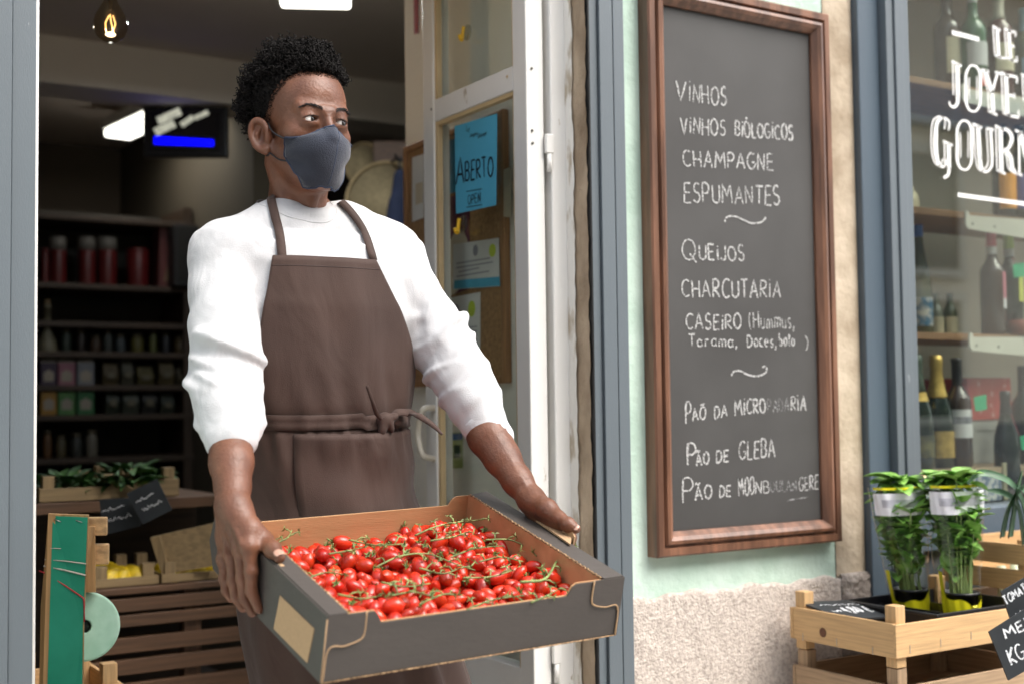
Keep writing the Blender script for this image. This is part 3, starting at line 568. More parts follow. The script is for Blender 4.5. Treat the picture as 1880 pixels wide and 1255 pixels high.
crv([(1741, 240), (1742, 224), (1731, 217), (1720, 226), (1717, 252), (1718, 282), (1724, 302), (1734, 306), (1738, 294)], [3, 3, 3, 6, 9, 9, 6, 3, 3]); vst(1741, 264, 1742, 310, 7.5, ser=(1, 0)); crv([(1742, 308), (1740, 321), (1732, 327)], [7, 5, 4], False)   # G
oo(1770, 222, 312, 13)
vst(1795, 232, 1798, 292, 8.5, ser=(1, 0)); crv([(1798, 290), (1801, 308), (1809, 316), (1818, 309), (1821, 294), (1818, 238)], [8.5, 7, 3, 4, 5, 6]); hst(1811, 236, 1824, 239)   # U
vst(1836, 236, 1838, 316, 8.5, sw=13); crv([(1838, 237), (1850, 240), (1857, 254), (1851, 272), (1840, 276)], [3, 5, 8, 5, 3], False); crv([(1847, 275), (1855, 290), (1858, 310), (1867, 320)], [4, 8, 8, 4])   # R
vst(1870, 243, 1871, 320, 4, False, sw=9); crv([(1872, 243), (1882, 280), (1891, 318)], 8, False); crv([(1909, 250), (1900, 285), (1892, 320)], 3, False); vst(1911, 250, 1914, 327, 8.5, sw=12)   # M
vst(1930, 252, 1933, 330, 8.5); hst(1930, 252, 1948, 255); hst(1932, 290, 1944, 292); hst(1933, 331, 1951, 334); hst(1951, 334, 1950, 320, 2.6); vst(1970, 256, 1973, 337, 8.5); hst(1957, 256, 1984, 260)     # E T
mesh('window_lettering', lm, wl, wg)

# shelves inside the window, white brackets
struct('window_partition', MB().span(1.72, 4.5, 3.05, 3.12, .06, 2.62), mat('partition_paint', (0.40, 0.37, 0.30), .8, .06, 2))
shw = wood('shelf_wood', (0.30, 0.155, 0.07), 'x'); shp = wood('pale_shelf_wood', (0.46, 0.34, 0.22), 'x')
SZ = [atY(1850, 616, 2.47).z, atY(1850, 402, 2.47).z, atY(1850, 180, 2.47).z]; DZ = atY(1720, 860, 2.42).z
dsp = thing('display_counter', 'pale wooden display board under the champagne bottles in the window', 'counter', (3.3, 2.6, DZ))
mesh('top', MB().span(2.62, 4.19, 2.37, 2.75, DZ-.03, DZ, .003), shp, dsp); mesh('front', MB().span(2.625, 4.18, 2.42, 2.73, .12, DZ-.031), mat('counter_side', (.16, .14, .12), .7), dsp)
wmet = mat('white_bracket', (0.60, 0.58, 0.51), 0.4, 0.04)
for z, lab in zip(SZ, ('brown wooden shelf on a white bracket just above the red gift box in the window', 'brown wooden shelf in the window, behind the lower line under the lettering', 'topmost wooden shelf in the window, behind the letters JOYE')):
    t = thing('window_shelf', lab, 'shelf', (3.3, 2.6, z), 'shelves in the shop window')
    mesh('board', MB().span(2.60, 4.18, 2.435, 2.70, z-.020, z, .002), shw, t)
    for bx in (atY(1773, 400, 2.43).x, atY(1773, 400, 2.43).x+.75):
        bm_ = MB(); q = [(bx, 2.425, z-.022), (bx, 2.74, z-.022), (bx, 2.74, z-.085), (bx, 2.46, z-.056), (bx, 2.430, z-.050)]
        # the bracket runs out along the shelf edge, so its long white flank is seen from the street
        bm_.prism([(bx, 2.430, z-.004), (bx, 2.430, z-.040), (bx+.010, 2.430, z-.050), (bx+.34, 2.430, z-.066), (bx+.34, 2.430, z-.004), (bx+.02, 2.430, z-.010), (bx+.012, 2.430, z+.002), (bx+.004, 2.430, z+.004)], (0, .004, 0))
        b_ = mesh('bracket', bm_, wmet, t)
        mesh('rivet', MB().lathe([(.004, 0), (.003, .0015), (0, .0015)], (bx+.03, 2.4297, z-.034), 10, (0, -1, 0)).lathe([(.004, 0), (.003, .0015), (0, .0015)], (bx+.13, 2.4297, z-.036), 10, (0, -1, 0)), screwm, b_)

# bottles
def bglass(name, c): return mat(name, c, 0.08, 0.05, 5, spec=0.6, coat=0.3)
g_dark = bglass('dark_green_glass', (.012, .022, .014)); g_brown = bglass('brown_glass', (.06, .034, .026)); g_olive = bglass('olive_glass', (.10, .11, .055)); g_rose = bglass('rose_wine', (.12, .035, .03)); g_clear = bglass('pale_glass', (.25, .26, .20)); g_green = bglass('bright_green_glass', (.04, .14, .06))
PR = {'bordeaux': [(.0, .004), (.030, 0), (.037, .004), (.037, .185), (.034, .202), (.020, .222), (.0145, .236), (.0135, .30), (.0150, .302), (.0150, .312), (.0, .312)],
      'champagne': [(0, .004), (.036, 0), (.044, .006), (.044, .13), (.040, .165), (.028, .205), (.019, .245), (.0155, .285), (.0175, .29), (.0175, .305), (.016, .320), (0, .320)],
      'riesling': [(0, .004), (.032, 0), (.037, .005), (.037, .14), (.033, .18), (.022, .235), (.015, .285), (.0135, .33), (.015, .332), (.015, .345), (0, .345)],
      'small': [(0, .002), (.022, 0), (.026, .004), (.026, .085), (.022, .105), (.012, .125), (.010, .15), (.011, .152), (.011, .165), (0, .165)],
      'jar': [(0, .003), (.05, 0), (.06, .01), (.066, .05), (.06, .09), (.045, .105), (.045, .12), (0, .12)]}
def slice_prof(P, z0, z1, out):
    zz = sorted({z0, z1}|{z for r, z in P if z0 < z < z1}); rs_ = []
    Pm = sorted({z: r for r, z in P[1:-1]}.items())
    for z in zz: rs_.append((float(np.interp(z, [a for a, _ in Pm], [b for _, b in Pm]))+out, z))
    return rs_
def bottle(label, px, py, Y, kind, s, gm, foil=None, fm=None, labels=(), group='bottles in the shop window', zbase=None, tagc=None):
    p = atY(px, py, Y)
    if zbase is not None: p = Vector((p.x, Y, zbase))
    t = thing('wine_bottle', label, 'bottle', p, group); P = [(r*s, z*s) for r, z in PR[kind]]
    mesh('glass', MB().lathe(P, p, 28), gm, t)
    if fm: mesh('capsule', MB().lathe([(P[-2][0]*.2, P[-1][1]+.0012*s)]+[(r, z) for r, z in slice_prof(P, foil*s, P[-1][1]-.001, .0009)][::-1], p, 24), fm, t)
    for (z0, z1, a0, a1, lm_) in labels:
        rows = []
        for r, z in slice_prof(P, z0*s, z1*s, .0011): rows.append([p+Vector((r*math.sin(R(a0+(a1-a0)*k/14)), -r*math.cos(R(a0+(a1-a0)*k/14)), z)) for k in range(15)])
        mesh('paper_label', MB().grid(rows), lm_, t)
    if tagc:
        q = p+Vector((tagc[0], -.045*s, tagc[1]*s)); mesh('price_tag', MB().prism([q, q+Vector((.052, -.004, .008)), q+Vector((.050, -.006, -.036)), q+Vector((.006, 0, -.040))], (0, .0008, 0)), greentag, t)
        mesh('string', MB().tube([q, p+Vector((0, -.016, .24*s)), p+Vector((.016, 0, .245*s))], .001, 5), mat('red_string', (.4, .03, .06), .7), t)
    return t
greentag = mat('green_tag', (0.02, 0.36, 0.17), 0.6, 0.05); goldf = mat('gold_foil', (0.62, 0.42, 0.12), 0.35, 0.2, 60, metal=0.6); dgreenf = mat('dark_foil', (0.06, 0.085, 0.06), 0.45, 0.2, 60); blackf = mat('black_foil', (.015, .014, .016), .4)
pinkf = mat('pink_foil', (.52, .05, .10), .4); limef = mat('lime_foil', (.30, .45, .03), .4); bluef = mat('blue_foil', (.02, .10, .42), .4); redf = mat('red_foil', (.34, .02, .03), .4); creamf = mat('cream_foil', (.62, .57, .47), .5)
lab_w = mat('white_label', (.62, .61, .62), .7, .04, 30); lab_grey = mat('smudged_print', (.10, .10, .13), .7, .3, 40); lab_dk = mat('green_gold_label', (.05, .055, .03), .6, .3, 30, col2=(.16, .14, .06)); lab_or = mat('orange_label', (.75, .30, .01), .6, .05)
lab_pk = mat('pink_label', (.55, .16, .22), .6, .1); lab_li = mat('lime_label', (.60, .62, .10), .6, .1); lab_cr = mat('cream_label', (.60, .54, .38), .7, .08, 30); lab_bl = mat('blue_art_label', (.10, .26, .44), .6, .3, 28, col2=(.62, .60, .56), lo=.45, hi=.6)
Fr = -32
B0 = DZ
bottle('champagne bottle with dark foil and a gold neck band, leftmost on the window counter', 1687, 858, 2.43, 'champagne', 1.0, g_dark, .215, dgreenf, ((.19, .215, -180, 180, goldf), (.035, .095, -85, 35, lab_dk)), zbase=B0)
bottle('champagne bottle with gold foil neck and gold label', 1724, 855, 2.45, 'champagne', 1.0, g_dark, .20, goldf, ((.03, .105, -60, 50, goldf),), zbase=B0)
bottle('dark red wine bottle with a broad white label and green tag', 1762, 852, 2.43, 'bordeaux', 1.0, g_brown, .235, blackf, ((.085, .165, -110, 60, lab_w), (.125, .145, -70, 30, lab_grey)), zbase=B0, tagc=(.012, .20))
bottle('nearly black bottle with a red string and green tag', 1851, 905, 2.385, 'champagne', .82, g_dark, .24, blackf, (), zbase=B0-.045, tagc=(.012, .16))
bottle('black bottle standing behind the one with the red string and tag', 1884, 885, 2.43, 'bordeaux', 1.0, g_dark, .235, blackf, (), zbase=B0-.02)
bottle('tall olive wine bottle with a blue cap and pale blue picture label', 1691, 632, 2.60, 'riesling', 1.0, g_olive, .30, bluef, ((.03, .115, -95, 45, lab_bl),), zbase=SZ[0])
bottle('dark bottle with a red cap half hidden behind the blue capped bottle', 1672, 632, 2.66, 'bordeaux', .9, g_dark, .24, redf, ((.05, .12, -90, 30, lab_cr),), zbase=SZ[0])
bottle('dark bottle with a red cap right beside the window frame', 1655, 632, 2.66, 'bordeaux', .95, g_dark, .24, redf, ((.05, .12, -90, 30, lab_cr),), zbase=SZ[0])
bottle('small clear bottle with a pale label, next to the blue capped bottle', 1721, 632, 2.60, 'small', .80, g_clear, None, None, ((.015, .075, -85, 30, lab_cr),), zbase=SZ[0])
bottle('small bottle with a pale label, nearest the white shelf bracket', 1746, 632, 2.58, 'small', .80, g_olive, None, None, ((.015, .075, -85, 30, lab_cr),), zbase=SZ[0])
bottle('rose wine bottle with a pink cap and narrow pink label', 1825, 612, 2.485, 'bordeaux', 1.0, g_brown, .268, pinkf, ((.245, .268, -180, 180, lab_w), (.11, .19, 0, 55, lab_pk), (.08, .11, 0, 55, lab_w)), zbase=SZ[0])
bottle('wine bottle with a lime green cap and narrow lime label', 1857, 612, 2.50, 'bordeaux', 1.0, g_dark, .268, limef, ((.245, .268, -180, 180, lab_w), (.105, .19, -10, 45, lab_li)), zbase=SZ[0], tagc=(-.045, .215))
bottle('dark bottle with an orange label, below the letters GOUR', 1845, 398, 2.50, 'bordeaux', .95, g_dark, None, None, ((.035, .15, -75, 35, lab_or),), zbase=SZ[1])
bottle('dark bottle with a violet label beside the orange labelled one', 1876, 398, 2.48, 'bordeaux', .95, g_dark, None, None, ((.035, .15, -75, 35, mat('violet_label', (.10, .08, .30), .6)),), zbase=SZ[1])
bottle('pale bellied stoneware jug beside the window frame', 1659, 402, 2.58, 'jar', .70, lab_cr, zbase=SZ[1])
bottle('tall brown liqueur bottle with a round cream label on the top shelf', 1742, 172, 2.56, 'bordeaux', 1.12, g_brown, None, None, ((.06, .16, -55, 35, lab_cr),), zbase=SZ[2])
bottle('green bottle with a red cap and white neck band on the top shelf', 1790, 172, 2.50, 'bordeaux', 1.05, g_green, .292, redf, ((.27, .292, -180, 180, lab_w), (.08, .15, -80, 40, lab_w), (.02, .055, -30, 40, mat('coral_label', (.70, .12, .06), .6))), zbase=SZ[2])
bottle('red wine bottle with a long cream capsule and oval cream label, behind the letters LE', 1838, 176, 2.48, 'bordeaux', 1.08, g_rose, .222, creamf, ((.07, .15, -70, 40, lab_cr),), zbase=SZ[2])
bottle('bottle with a pale blue cap at the right end of the top shelf', 1884, 176, 2.48, 'bordeaux', .95, g_olive, .235, mat('pale_blue_foil', (.22, .36, .42), .4), ((.05, .14, -70, 40, mat('blue_label', (.22, .38, .48), .6)),), zbase=SZ[2])
pp = atY(1872, 612, 2.45); tag(mesh('clay_pot', MB().lathe([(.02, 0), (.032, .006), (.036, .028), (.030, .046), (.026, .046), (.030, .026), (0, .01)], (pp.x, 2.45, SZ[0]), 20), mat('terracotta', (.24, .06, .035), .5), loc=(pp.x, 2.45, SZ[0])), 'small round terracotta pot beside the lime labelled bottle', 'pot')
# gift box on a pale carton
g0 = atY(1786, 770, 2.53); g1 = atY(1858, 770, 2.53); gt = atY(1820, 693, 2.53).z; gb = atY(1820, 770, 2.53).z
ca = thing('pale_carton', 'pale grey carton under the red gift box', 'carton', (g0.x, 2.53, B0)); mesh('carton_body', MB().span(g0.x+.004, g1.x+.05, 2.535, 2.74, B0+.0005, gb-.001, .002), mat('pale_card', (.42, .41, .38), .8, .06), ca); mesh('carton_flap', MB().span(g0.x+.02, g1.x, 2.533, 2.5345, gb-.035, gb-.03), mat('card_edge', (.3, .29, .26), .8), ca)
gi = thing('gift_box', 'red gift box printed with pale snowflakes', 'gift box', (g0.x, 2.53, gb)); gx1 = g1.x
mesh('box_body', MB().span(g0.x-.02, gx1, 2.53, 2.72, gb+.0005, gt, .002), mat('red_gift_paper', (.48, .045, .035), .55, .06), gi)
mb = MB()
for k, (u, v) in enumerate(((.25, .85), (.25, .5), (.28, .2), (.55, .62), (.52, .35), (.56, .12), (.85, .8), (.83, .45), (.9, .25))):
    c0 = Vector((g0.x-.02+(gx1-g0.x+.02)*u, 2.5292, gb+(gt-gb)*v)); r_ = .011 if k % 2 else .007
    for a in range(3): d = Vector((math.cos(a*math.pi/3+.5), 0, math.sin(a*math.pi/3+.5)))*r_; mb.ribbon([c0-d, c0+d], .0022, (0, -1, 0), False)
    mb.ribbon([c0+Vector((0, 0, r_)), c0+Vector((0, 0, r_+.03))], .0009, (0, -1, 0), False)
mesh('snowflake_print', mb, mat('pale_print', (.70, .45, .38), .7), gi)
# folded patterned cloth with a string of tiny lamps in front of the counter
pt = atY(1660, 902, 2.33); bp2 = thing('patterned_box', 'low blue and white patterned box in front of the window counter', 'box', (pt.x+.2, 2.345, pt.z)); q0 = atY(1655, 879, 2.33).z
mesh('box_body', MB().span(pt.x, pt.x+.42, 2.325, 2.365, .905, q0, .003), mat('blue_white_pattern', (.16, .22, .34), .6, .1, 60, col2=(.60, .60, .58), lo=.47, hi=.53), bp2)
mesh('box_rim', MB().span(pt.x+.395, pt.x+.412, 2.318, 2.3245, .905, q0+.03, .002), mat('brass_strip', (.55, .50, .34), .3, .1, metal=.5), bp2)
fl = thing('fairy_lights', 'row of tiny warm lamps on a wire above the patterned box', 'string lights', (pt.x, 2.325, q0))
lp = [atY(x, y, 2.335) for x, y in ((1673, 874), (1686, 875), (1698, 874), (1710, 873), (1719, 871), (1728, 870), (1738, 867), (1744, 866))]
mesh('wire', MB().tube([p+Vector((0, 0, -.003)) for p in lp], .0008, 5), black, fl)
for p in lp: mesh('bulb', MB().lathe([(.0, -.002), (.002, 0), (.0, .002)], p, 8), mat('warm_led', (1, .62, .3), .4, .02, emit=4), fl)
# ================================================================== wooden crates, herbs and price boards on the pavement
pine = {a: wood('pine_slat_'+a, (0.60, 0.38, 0.18), a, .6, 1.8, .80) for a in 'xyz'}; oldpine = {a: wood('weathered_slat_'+a, (0.40, 0.27, 0.16), a, .7, 1.8, .7) for a in 'xyz'}
knotm = mat('wood_knot', (.11, .04, .018), .6, .2, 60); stap = mat('staple_wire', (.5, .5, .48), .35, metal=.8)
def crate(label, x0, x1, y0, y1, zb, zt, post, wd, group=None, cat='crate', slats=1, posts_h=.05, t_=.008):
    t = thing('wooden_crate', label, cat, ((x0+x1)/2, (y0+y1)/2, zb-.0), group); h = zt-zb
    hs = (h-.012*(slats-1))/slats
    for k in range(slats):
        a = zb+k*(hs+.012)
        mesh('side_panel', MB().span(x0, x0+t_, y0+.0005, y1-.0005, a, a+hs, .0012), wd['y'], t); mesh('side_panel', MB().span(x1-t_, x1, y0+.0005, y1-.0005, a, a+hs, .0012), wd['y'], t)
        mesh('side_panel', MB().span(x0-.002, x1+.002, y0-t_, y0, a+.001, a+hs-.001, .0012), wd['x'], t); mesh('side_panel', MB().span(x0-.002, x1+.002, y1, y1+t_, a+.001, a+hs-.001, .0012), wd['x'], t)
    for px, py in ((x0+t_, y0), (x1-t_-.030, y0), (x0+t_, y1-.030), (x1-t_-.030, y1-.030)):
        mesh('post', MB().span(px+.0004, px+.030, py+.0004, py+.030, zb-posts_h*.6, zt+posts_h, .0015), wd['z'], t)
    n = 5; w_ = (y1-y0-.01)/n
    for k in range(n): mesh('floor_slat', MB().span(x0+.009, x1-.009, y0+.003+k*w_, y0+(k+1)*w_-.006, zb+.001, zb+.006), wd['x'], t)
    return t
nc = atD(1640, 1145, 2.70); CX0, CY0, CZT = nc.x, nc.y, nc.z; CY1 = 2.178
labs = ('pine crate with a dark knot, topmost of the stack under the window', 'second crate of the stack, right below the herb crate', 'third crate of the stack below the window', 'fourth crate of the stack below the window', 'lowest crate of the stack, on the pavement')
for i in range(5):
    zt = CZT-.132*i
    cr_ = crate(labs[i], CX0+(.004 if i % 2 else 0), CX0+.50, CY0+(.003 if i % 2 else 0), CY1, zt-.072, zt, .05, pine if i == 0 else oldpine, 'crates stacked under the window', posts_h=.036)
    if i == 0:
        k0 = atX(1511, 1160, CX0); mesh('knot', MB().lathe([(.0105, 0), (.0085, .0006), (0, .0007)], (CX0+.0006-.0012, k0.y, k0.z), 18, (-1, 0, 0)), knotm, cr_)
        mb = MB()
        for (x, y) in ((1474, 1168), (1536, 1178), (1602, 1194)): q = atX(x, y, CX0-.0006); mb.box(q, (.0008, .0010, .017))
        for (x, y) in ((1671, 1191), (1727, 1179), (1783, 1166)): q = atY(x, y, CY0-.0085); mb.box(q, (.0010, .0008, .017))
        mesh('staples', mb, stap, cr_)
blackp = mat('black_plastic', (.012, .012, .014), .35, .1)
# seedling tray
tr = thing('seedling_tray', 'black plastic seedling tray in the top crate', 'tray', (CX0+.30, (CY0+CY1)/2, CZT-.06)); tx0, tx1, ty0, ty1 = CX0+.155, CX0+.485, CY0+.012, CY1-.012; tz = CZT-.062
mesh('tray_floor', MB().span(tx0+.006, tx1-.006, ty0+.006, ty1-.006, tz, tz+.004), blackp, tr)
for a in ((tx0, tx0+.006, ty0, ty1), (tx1-.006, tx1, ty0, ty1), (tx0+.0065, tx1-.0065, ty0, ty0+.006), (tx0+.0065, tx1-.0065, ty1-.006, ty1)): mesh('tray_side', MB().span(*a, tz, tz+.066, .001), blackp, tr)
mesh('tray_rim', MB().span(tx0-.008, tx0-.0005, ty0-.004, ty1+.004, tz+.060, tz+.066, .001), blackp, tr)
for k in range(1, 3):
    x = tx0+(tx1-tx0)*k/3; mesh('divider', MB().span(x-.002, x+.002, ty0+.0065, ty1-.0065, tz+.004, tz+.05), blackp, tr)
# basil pots in printed clear sleeves
leafm = mat('basil_leaf', (.13, .32, .045), .42, .3, 40, col2=(.32, .58, .13), lo=.35, hi=.7, spec=.4); stemm = mat('pale_stem', (.30, .40, .14), .5, .15); soil = mat('soil', (.02, .013, .009), .95, .4, 80)
yelb = mat('yellow_print_film', (.72, .66, .015), .35, .06, 40); whb = mat('white_print_film', (.74, .74, .78), .4, .05, 14); blur = mat('grey_print_film', (.48, .48, .54), .5, .3, 40); film = glassm('clear_film', (.97, .98, .97), 1.38, .06)
def leaf(mb, p, d, up, L_, W_, curl=.25, n=5):
    d = Vector(d).normalized(); s_ = d.cross(Vector(up)); s_ = s_.normalized() if s_.length > 1e-4 else Vector((1, 0, 0)); u = s_.cross(d); rows = []
    for i in range(n+1):
        t = i/n; wv = W_*math.sin(math.pi*min(1, t*.92+.06))**.8; c = Vector(p)+d*(L_*t)+u*(-curl*L_*t*t)
        rows.append([c-s_*wv*.5+u*(.16*wv), c-u*(.05*wv), c+s_*wv*.5+u*(.16*wv)])
    return mb.grid(rows)
def basil(label, base, rb, rt, h, lean, seed):
    q = random.Random(seed); base = Vector(base); t = thing('basil_plant', label, 'herb pot', base, 'basil pots in clear sleeves'); hp_ = .075
    ax = lambda z: base+Vector((lean[0]*z/h, lean[1]*z/h, z))
    mesh('pot', MB().lathe([(rb*.78, 0), (rb*.98, hp_), (rb*1.04, hp_), (rb*1.04, hp_+.006), (rb*.92, hp_+.006), (rb*.9, hp_-.01), (0, hp_-.01)], base, 20), blackp, t)
    mesh('soil', MB().lathe([(rb*.89, hp_-.008), (rb*.5, hp_-.004), (0, hp_-.003)], base, 16), soil, t)
    st = MB(); lv = MB()
    for k in range(36):
        a = q.uniform(0, 6.28); r0 = q.uniform(.1, .75)*rb; r1 = q.uniform(.15, .86)*rt; zt = h*q.uniform(.62, 1.06)
        P = [base+Vector((r0*math.cos(a), r0*math.sin(a), hp_-.01)), ax(zt*.55)+Vector(((r0*.6+r1*.3)*math.cos(a+.2), (r0*.6+r1*.3)*math.sin(a+.2), 0)), ax(zt)+Vector((r1*.85*math.cos(a+.3), r1*.85*math.sin(a+.3), 0))]
        S_ = spline(P, 5); st.tube(S_, .0016, 5)
        for f in (.50, .66, .82, 1.0):
            if f < .6 and q.random() < .55: continue
            b = S_[min(len(S_)-1, int(f*(len(S_)-1)))]; a0 = q.uniform(0, 6.28)
            for e in range(2 if f < 1 else 3):
                aa = a0+e*math.pi*(1 if f < 1 else .67); L_ = q.uniform(.050, .080)*(1 if f < 1 else .85)
                d = Vector((math.cos(aa), math.sin(aa), q.uniform(-.15, .6)))
                lim = rt*.97*max(.35, ((b.z-base.z)/h)); tip = b+d.normalized()*L_; off = Vector((tip.x-ax(b.z-base.z).x, tip.y-ax(b.z-base.z).y))
                if off.length > lim: d = d+Vector((-off.x, -off.y, .02))*(18*(off.length-lim)/max(off.length, .01)); L_ *= .8
                leaf(lv, b, d, (0, 0, 1), L_, L_*q.uniform(.68, .88), q.uniform(.1, .5))
    mesh('stems', st, stemm, t); mesh('leaves', lv, leafm, t)
    def sl_(z0, z1, out, m, nm, a0=0, a1=360, nz=8, top=0):
        rows = []; nn = 56
        for j in range(nz+1):
            z = z0+(z1-z0)*j/nz; f = z/h; r = rb*1.02+(rt-rb)*f**.8; row = []
            for k in range(nn+1):
                a = R(a0+(a1-a0)*k/nn); wr = 1+.035*math.sin(3*a+seed+f*2)+.03*math.sin(7*a+5*f+seed)+.012*math.sin(17*a+9*f); tz_ = z+(top*(.012*math.sin(2*a+seed)+.006*math.sin(5*a)) if j == nz or top == 2 else 0)
                row.append(ax(tz_)+Vector(((r*wr+out)*math.cos(a), (r*wr*(.92-.34*f)+out)*math.sin(a), 0)))
            rows.append(row)
        return mesh(nm, MB().grid(rows), m, t)
    sl_(.004, h, 0, film, 'sleeve', nz=12)
    sl_(h*.985, h*1.003, .0006, yelb, 'yellow_border', 180, 372); sl_(h*.80, h*.96, .0008, whb, 'white_band', 175, 360); sl_(h*.86, h*.915, .0016, blur, 'printed_name', 200, 340, 3)
    sl_(.003, .066, .0006, yelb, 'yellow_base', 165, 380, 5, 1); sl_(.06, h*.40, .0006, yelb, 'yellow_corner', 168, 186, 8)
    return t
b1 = atZ(1700, 1092, tz+.005); b2 = atZ(1772, 1112, tz+.005)
basil('basil pot in a clear sleeve with white and yellow band, nearer the window frame', (CX0+.318, CY0+.225, tz+.005), .040, .078, .325, (-.052, -.010), 3)
basil('leafier basil pot in a clear sleeve, nearer the crate front', (CX0+.365, CY0+.12, tz+.005), .042, .080, .330, (-.006, .005), 8)
# slate price boards
tagm = mat('slate_tag', (.022, .026, .030), .5, .15, 20); wchalk = chalkm('white_marker', (.72, .74, .76), .36)
def board_tag(label, q, lines, th=.004, slope=None):
    P = [Vector(p) for p in q]; t = thing('price_board', label, 'price tag', P[3]); n = (P[1]-P[0]).cross(P[3]-P[0]).normalized()
    if n.y > 0: n = -n
    if slope is not None and n.z < 0: n = -n
    mesh('slate', MB().prism(P, -n*th), tagm, t); ex = (P[2]-P[3]).normalized(); ez = n.cross(ex); ez = ez if ez.dot(P[0]-P[3]) > 0 else -ez; W_, H_ = (P[2]-P[3]).length, (P[0]-P[3]).length; mb = MB()
    for (txt, u, v, ww, hh, lw) in lines:
      if txt == '~':       # an illegible chalk scrawl
        rq = random.Random(int(1000*u+100*v)); sc = MB(); sc.ribbon([P[3]+ex*((u+ww*i/16)*W_)+ez*((v+hh*rq.uniform(-.5, .5))*H_)+n*.0009 for i in range(17)], lw, n, False); mesh('chalk_scrawl', sc, wchalk, t)
      else: write(mb, txt, P[3]+ex*(u*W_)+ez*(v*H_), ex, ez, n, hh*H_, ww*W_, lw, .03, lift=.0008)
    if mb.v: mesh('lettering', mb, wchalk, t)
    return t
zt0 = CZT-.004
q = [Vector((CX0+.012, CY1-.012, zt0+.016)), Vector((CX0+.150, CY1-.03, zt0+.010)), Vector((CX0+.150, CY0+.135, zt0-.012)), Vector((CX0+.012, CY0+.155, zt0-.006))]
board_tag('black price board reading 4,80 lying across the corner of the top crate', q, (('4,80 €', .34, .30, .52, .30, .0042), ('~', .08, .74, .8, .10, .0022), ('~', .10, .40, .18, .10, .0024)), slope=1)
tY = 1.88
tq = [atD(1838, 1085, 2.62), atD(1932, 1030, 2.66), atD(1965, 1120, 2.66), atD(1870, 1176, 2.62)]
board_tag('black price board reading TOMATE, tilted behind the melon board', tq, (('TOMATE', .04, .74, .48, .17, .0034), ('KG', .12, .20, .26, .30, .0034),))
tq = [atD(1816, 1159, 2.56), atD(1925, 1090, 2.60), atD(1962, 1185, 2.60), atD(1852, 1248, 2.56)]
board_tag('black price board reading MEL and KG, in front of the tomato board', tq, (('MEL', .20, .72, .44, .20, .0040), ('KG', .12, .24, .24, .30, .0040),))
mesh_pole = None
# crates further right with leeks
crate('pale crate right of the herb crate, behind the price boards', CX0+.530, CX0+1.03, CY0+.06, CY1, CZT+.015, CZT+.125, .05, pine, None, slats=2, posts_h=.01)
crate('weathered crate supporting the pale crate right of the herbs', CX0+.530, CX0+1.03, CY0+.06, CY1, CZT-.28, CZT-.012, .05, oldpine, None, slats=3, posts_h=.012)
crate('lower weathered crate standing on the pavement right of the herbs', CX0+.530, CX0+1.03, CY0+.06, CY1, .022, CZT-.31, .05, oldpine, None, slats=4, posts_h=.012)
lk = thing('leek_bunch', 'bunch of leeks with long arching dark green leaves', 'leeks', (CX0+.60, CY0+.18, CZT+.03)); lkm = mat('leek_leaf', (.035, .11, .045), .45, .15, 30, col2=(.10, .21, .10)); mb = MB(); ms = MB()
def strap(pts, w0):
    P = spline(pts, 6); ws = [w0*(1-.75*(i/(len(P)-1))**2) for i in range(len(P))]; a = []; b = []; c = []
    for i in range(len(P)):
        t_ = (P[min(i+1, len(P)-1)]-P[max(i-1, 0)]).normalized(); s_ = t_.cross(Vector((.3, -.9, .3))).normalized(); nn = s_.cross(t_); a.append(P[i]-s_*ws[i]+nn*ws[i]*.5); b.append(P[i]); c.append(P[i]+s_*ws[i]+nn*ws[i]*.5)
    mb.grid([a, b, c])
D_ = 2.98
for pts, w0 in ((((1885, 1000), (1876, 930), (1850, 885), (1800, 868), (1775, 885)), .014), (((1876, 1000), (1866, 930), (1840, 905), (1812, 900)), .013), (((1850, 985), (1858, 930), (1868, 885), (1876, 862)), .016), (((1900, 1000), (1895, 950), (1880, 905), (1862, 890)), .014), (((1835, 985), (1845, 940), (1862, 905), (1890, 880)), .015)):
    strap([atD(x, y, D_-.01*i) for i, (x, y) in enumerate(pts)], w0)
for k in range(4): ms.tube([(CX0+.56+.028*k, CY0+.15+.02*(k % 2), CZT-.09), (CX0+.57+.026*k, CY0+.16+.02*(k % 2), CZT+.06)], [.012, .011], 10)
mesh('shafts', ms, mat('leek_shaft', (.55, .60, .42), .5), lk); mesh('leaves', mb, lkm, lk)
# ================================================================== inside the shop
dwood = {a: wood('dark_shelf_'+a, (.045, .025, .013), a, .6, 1, .6) for a in 'xyz'}; crw = {a: wood('crate_wood_'+a, (.30, .21, .105), a, .7, 1, .7) for a in 'xyz'}; brw = {a: wood('brown_slat_'+a, (.125, .063, .031), a, .6, 1, .55) for a in 'xyz'}
tubem = mat('lamp_diffuser', (1.0, .96, .86), .4, .02, emit=1.8); lampb = mat('lamp_housing', (.6, .6, .58), .5, .05)
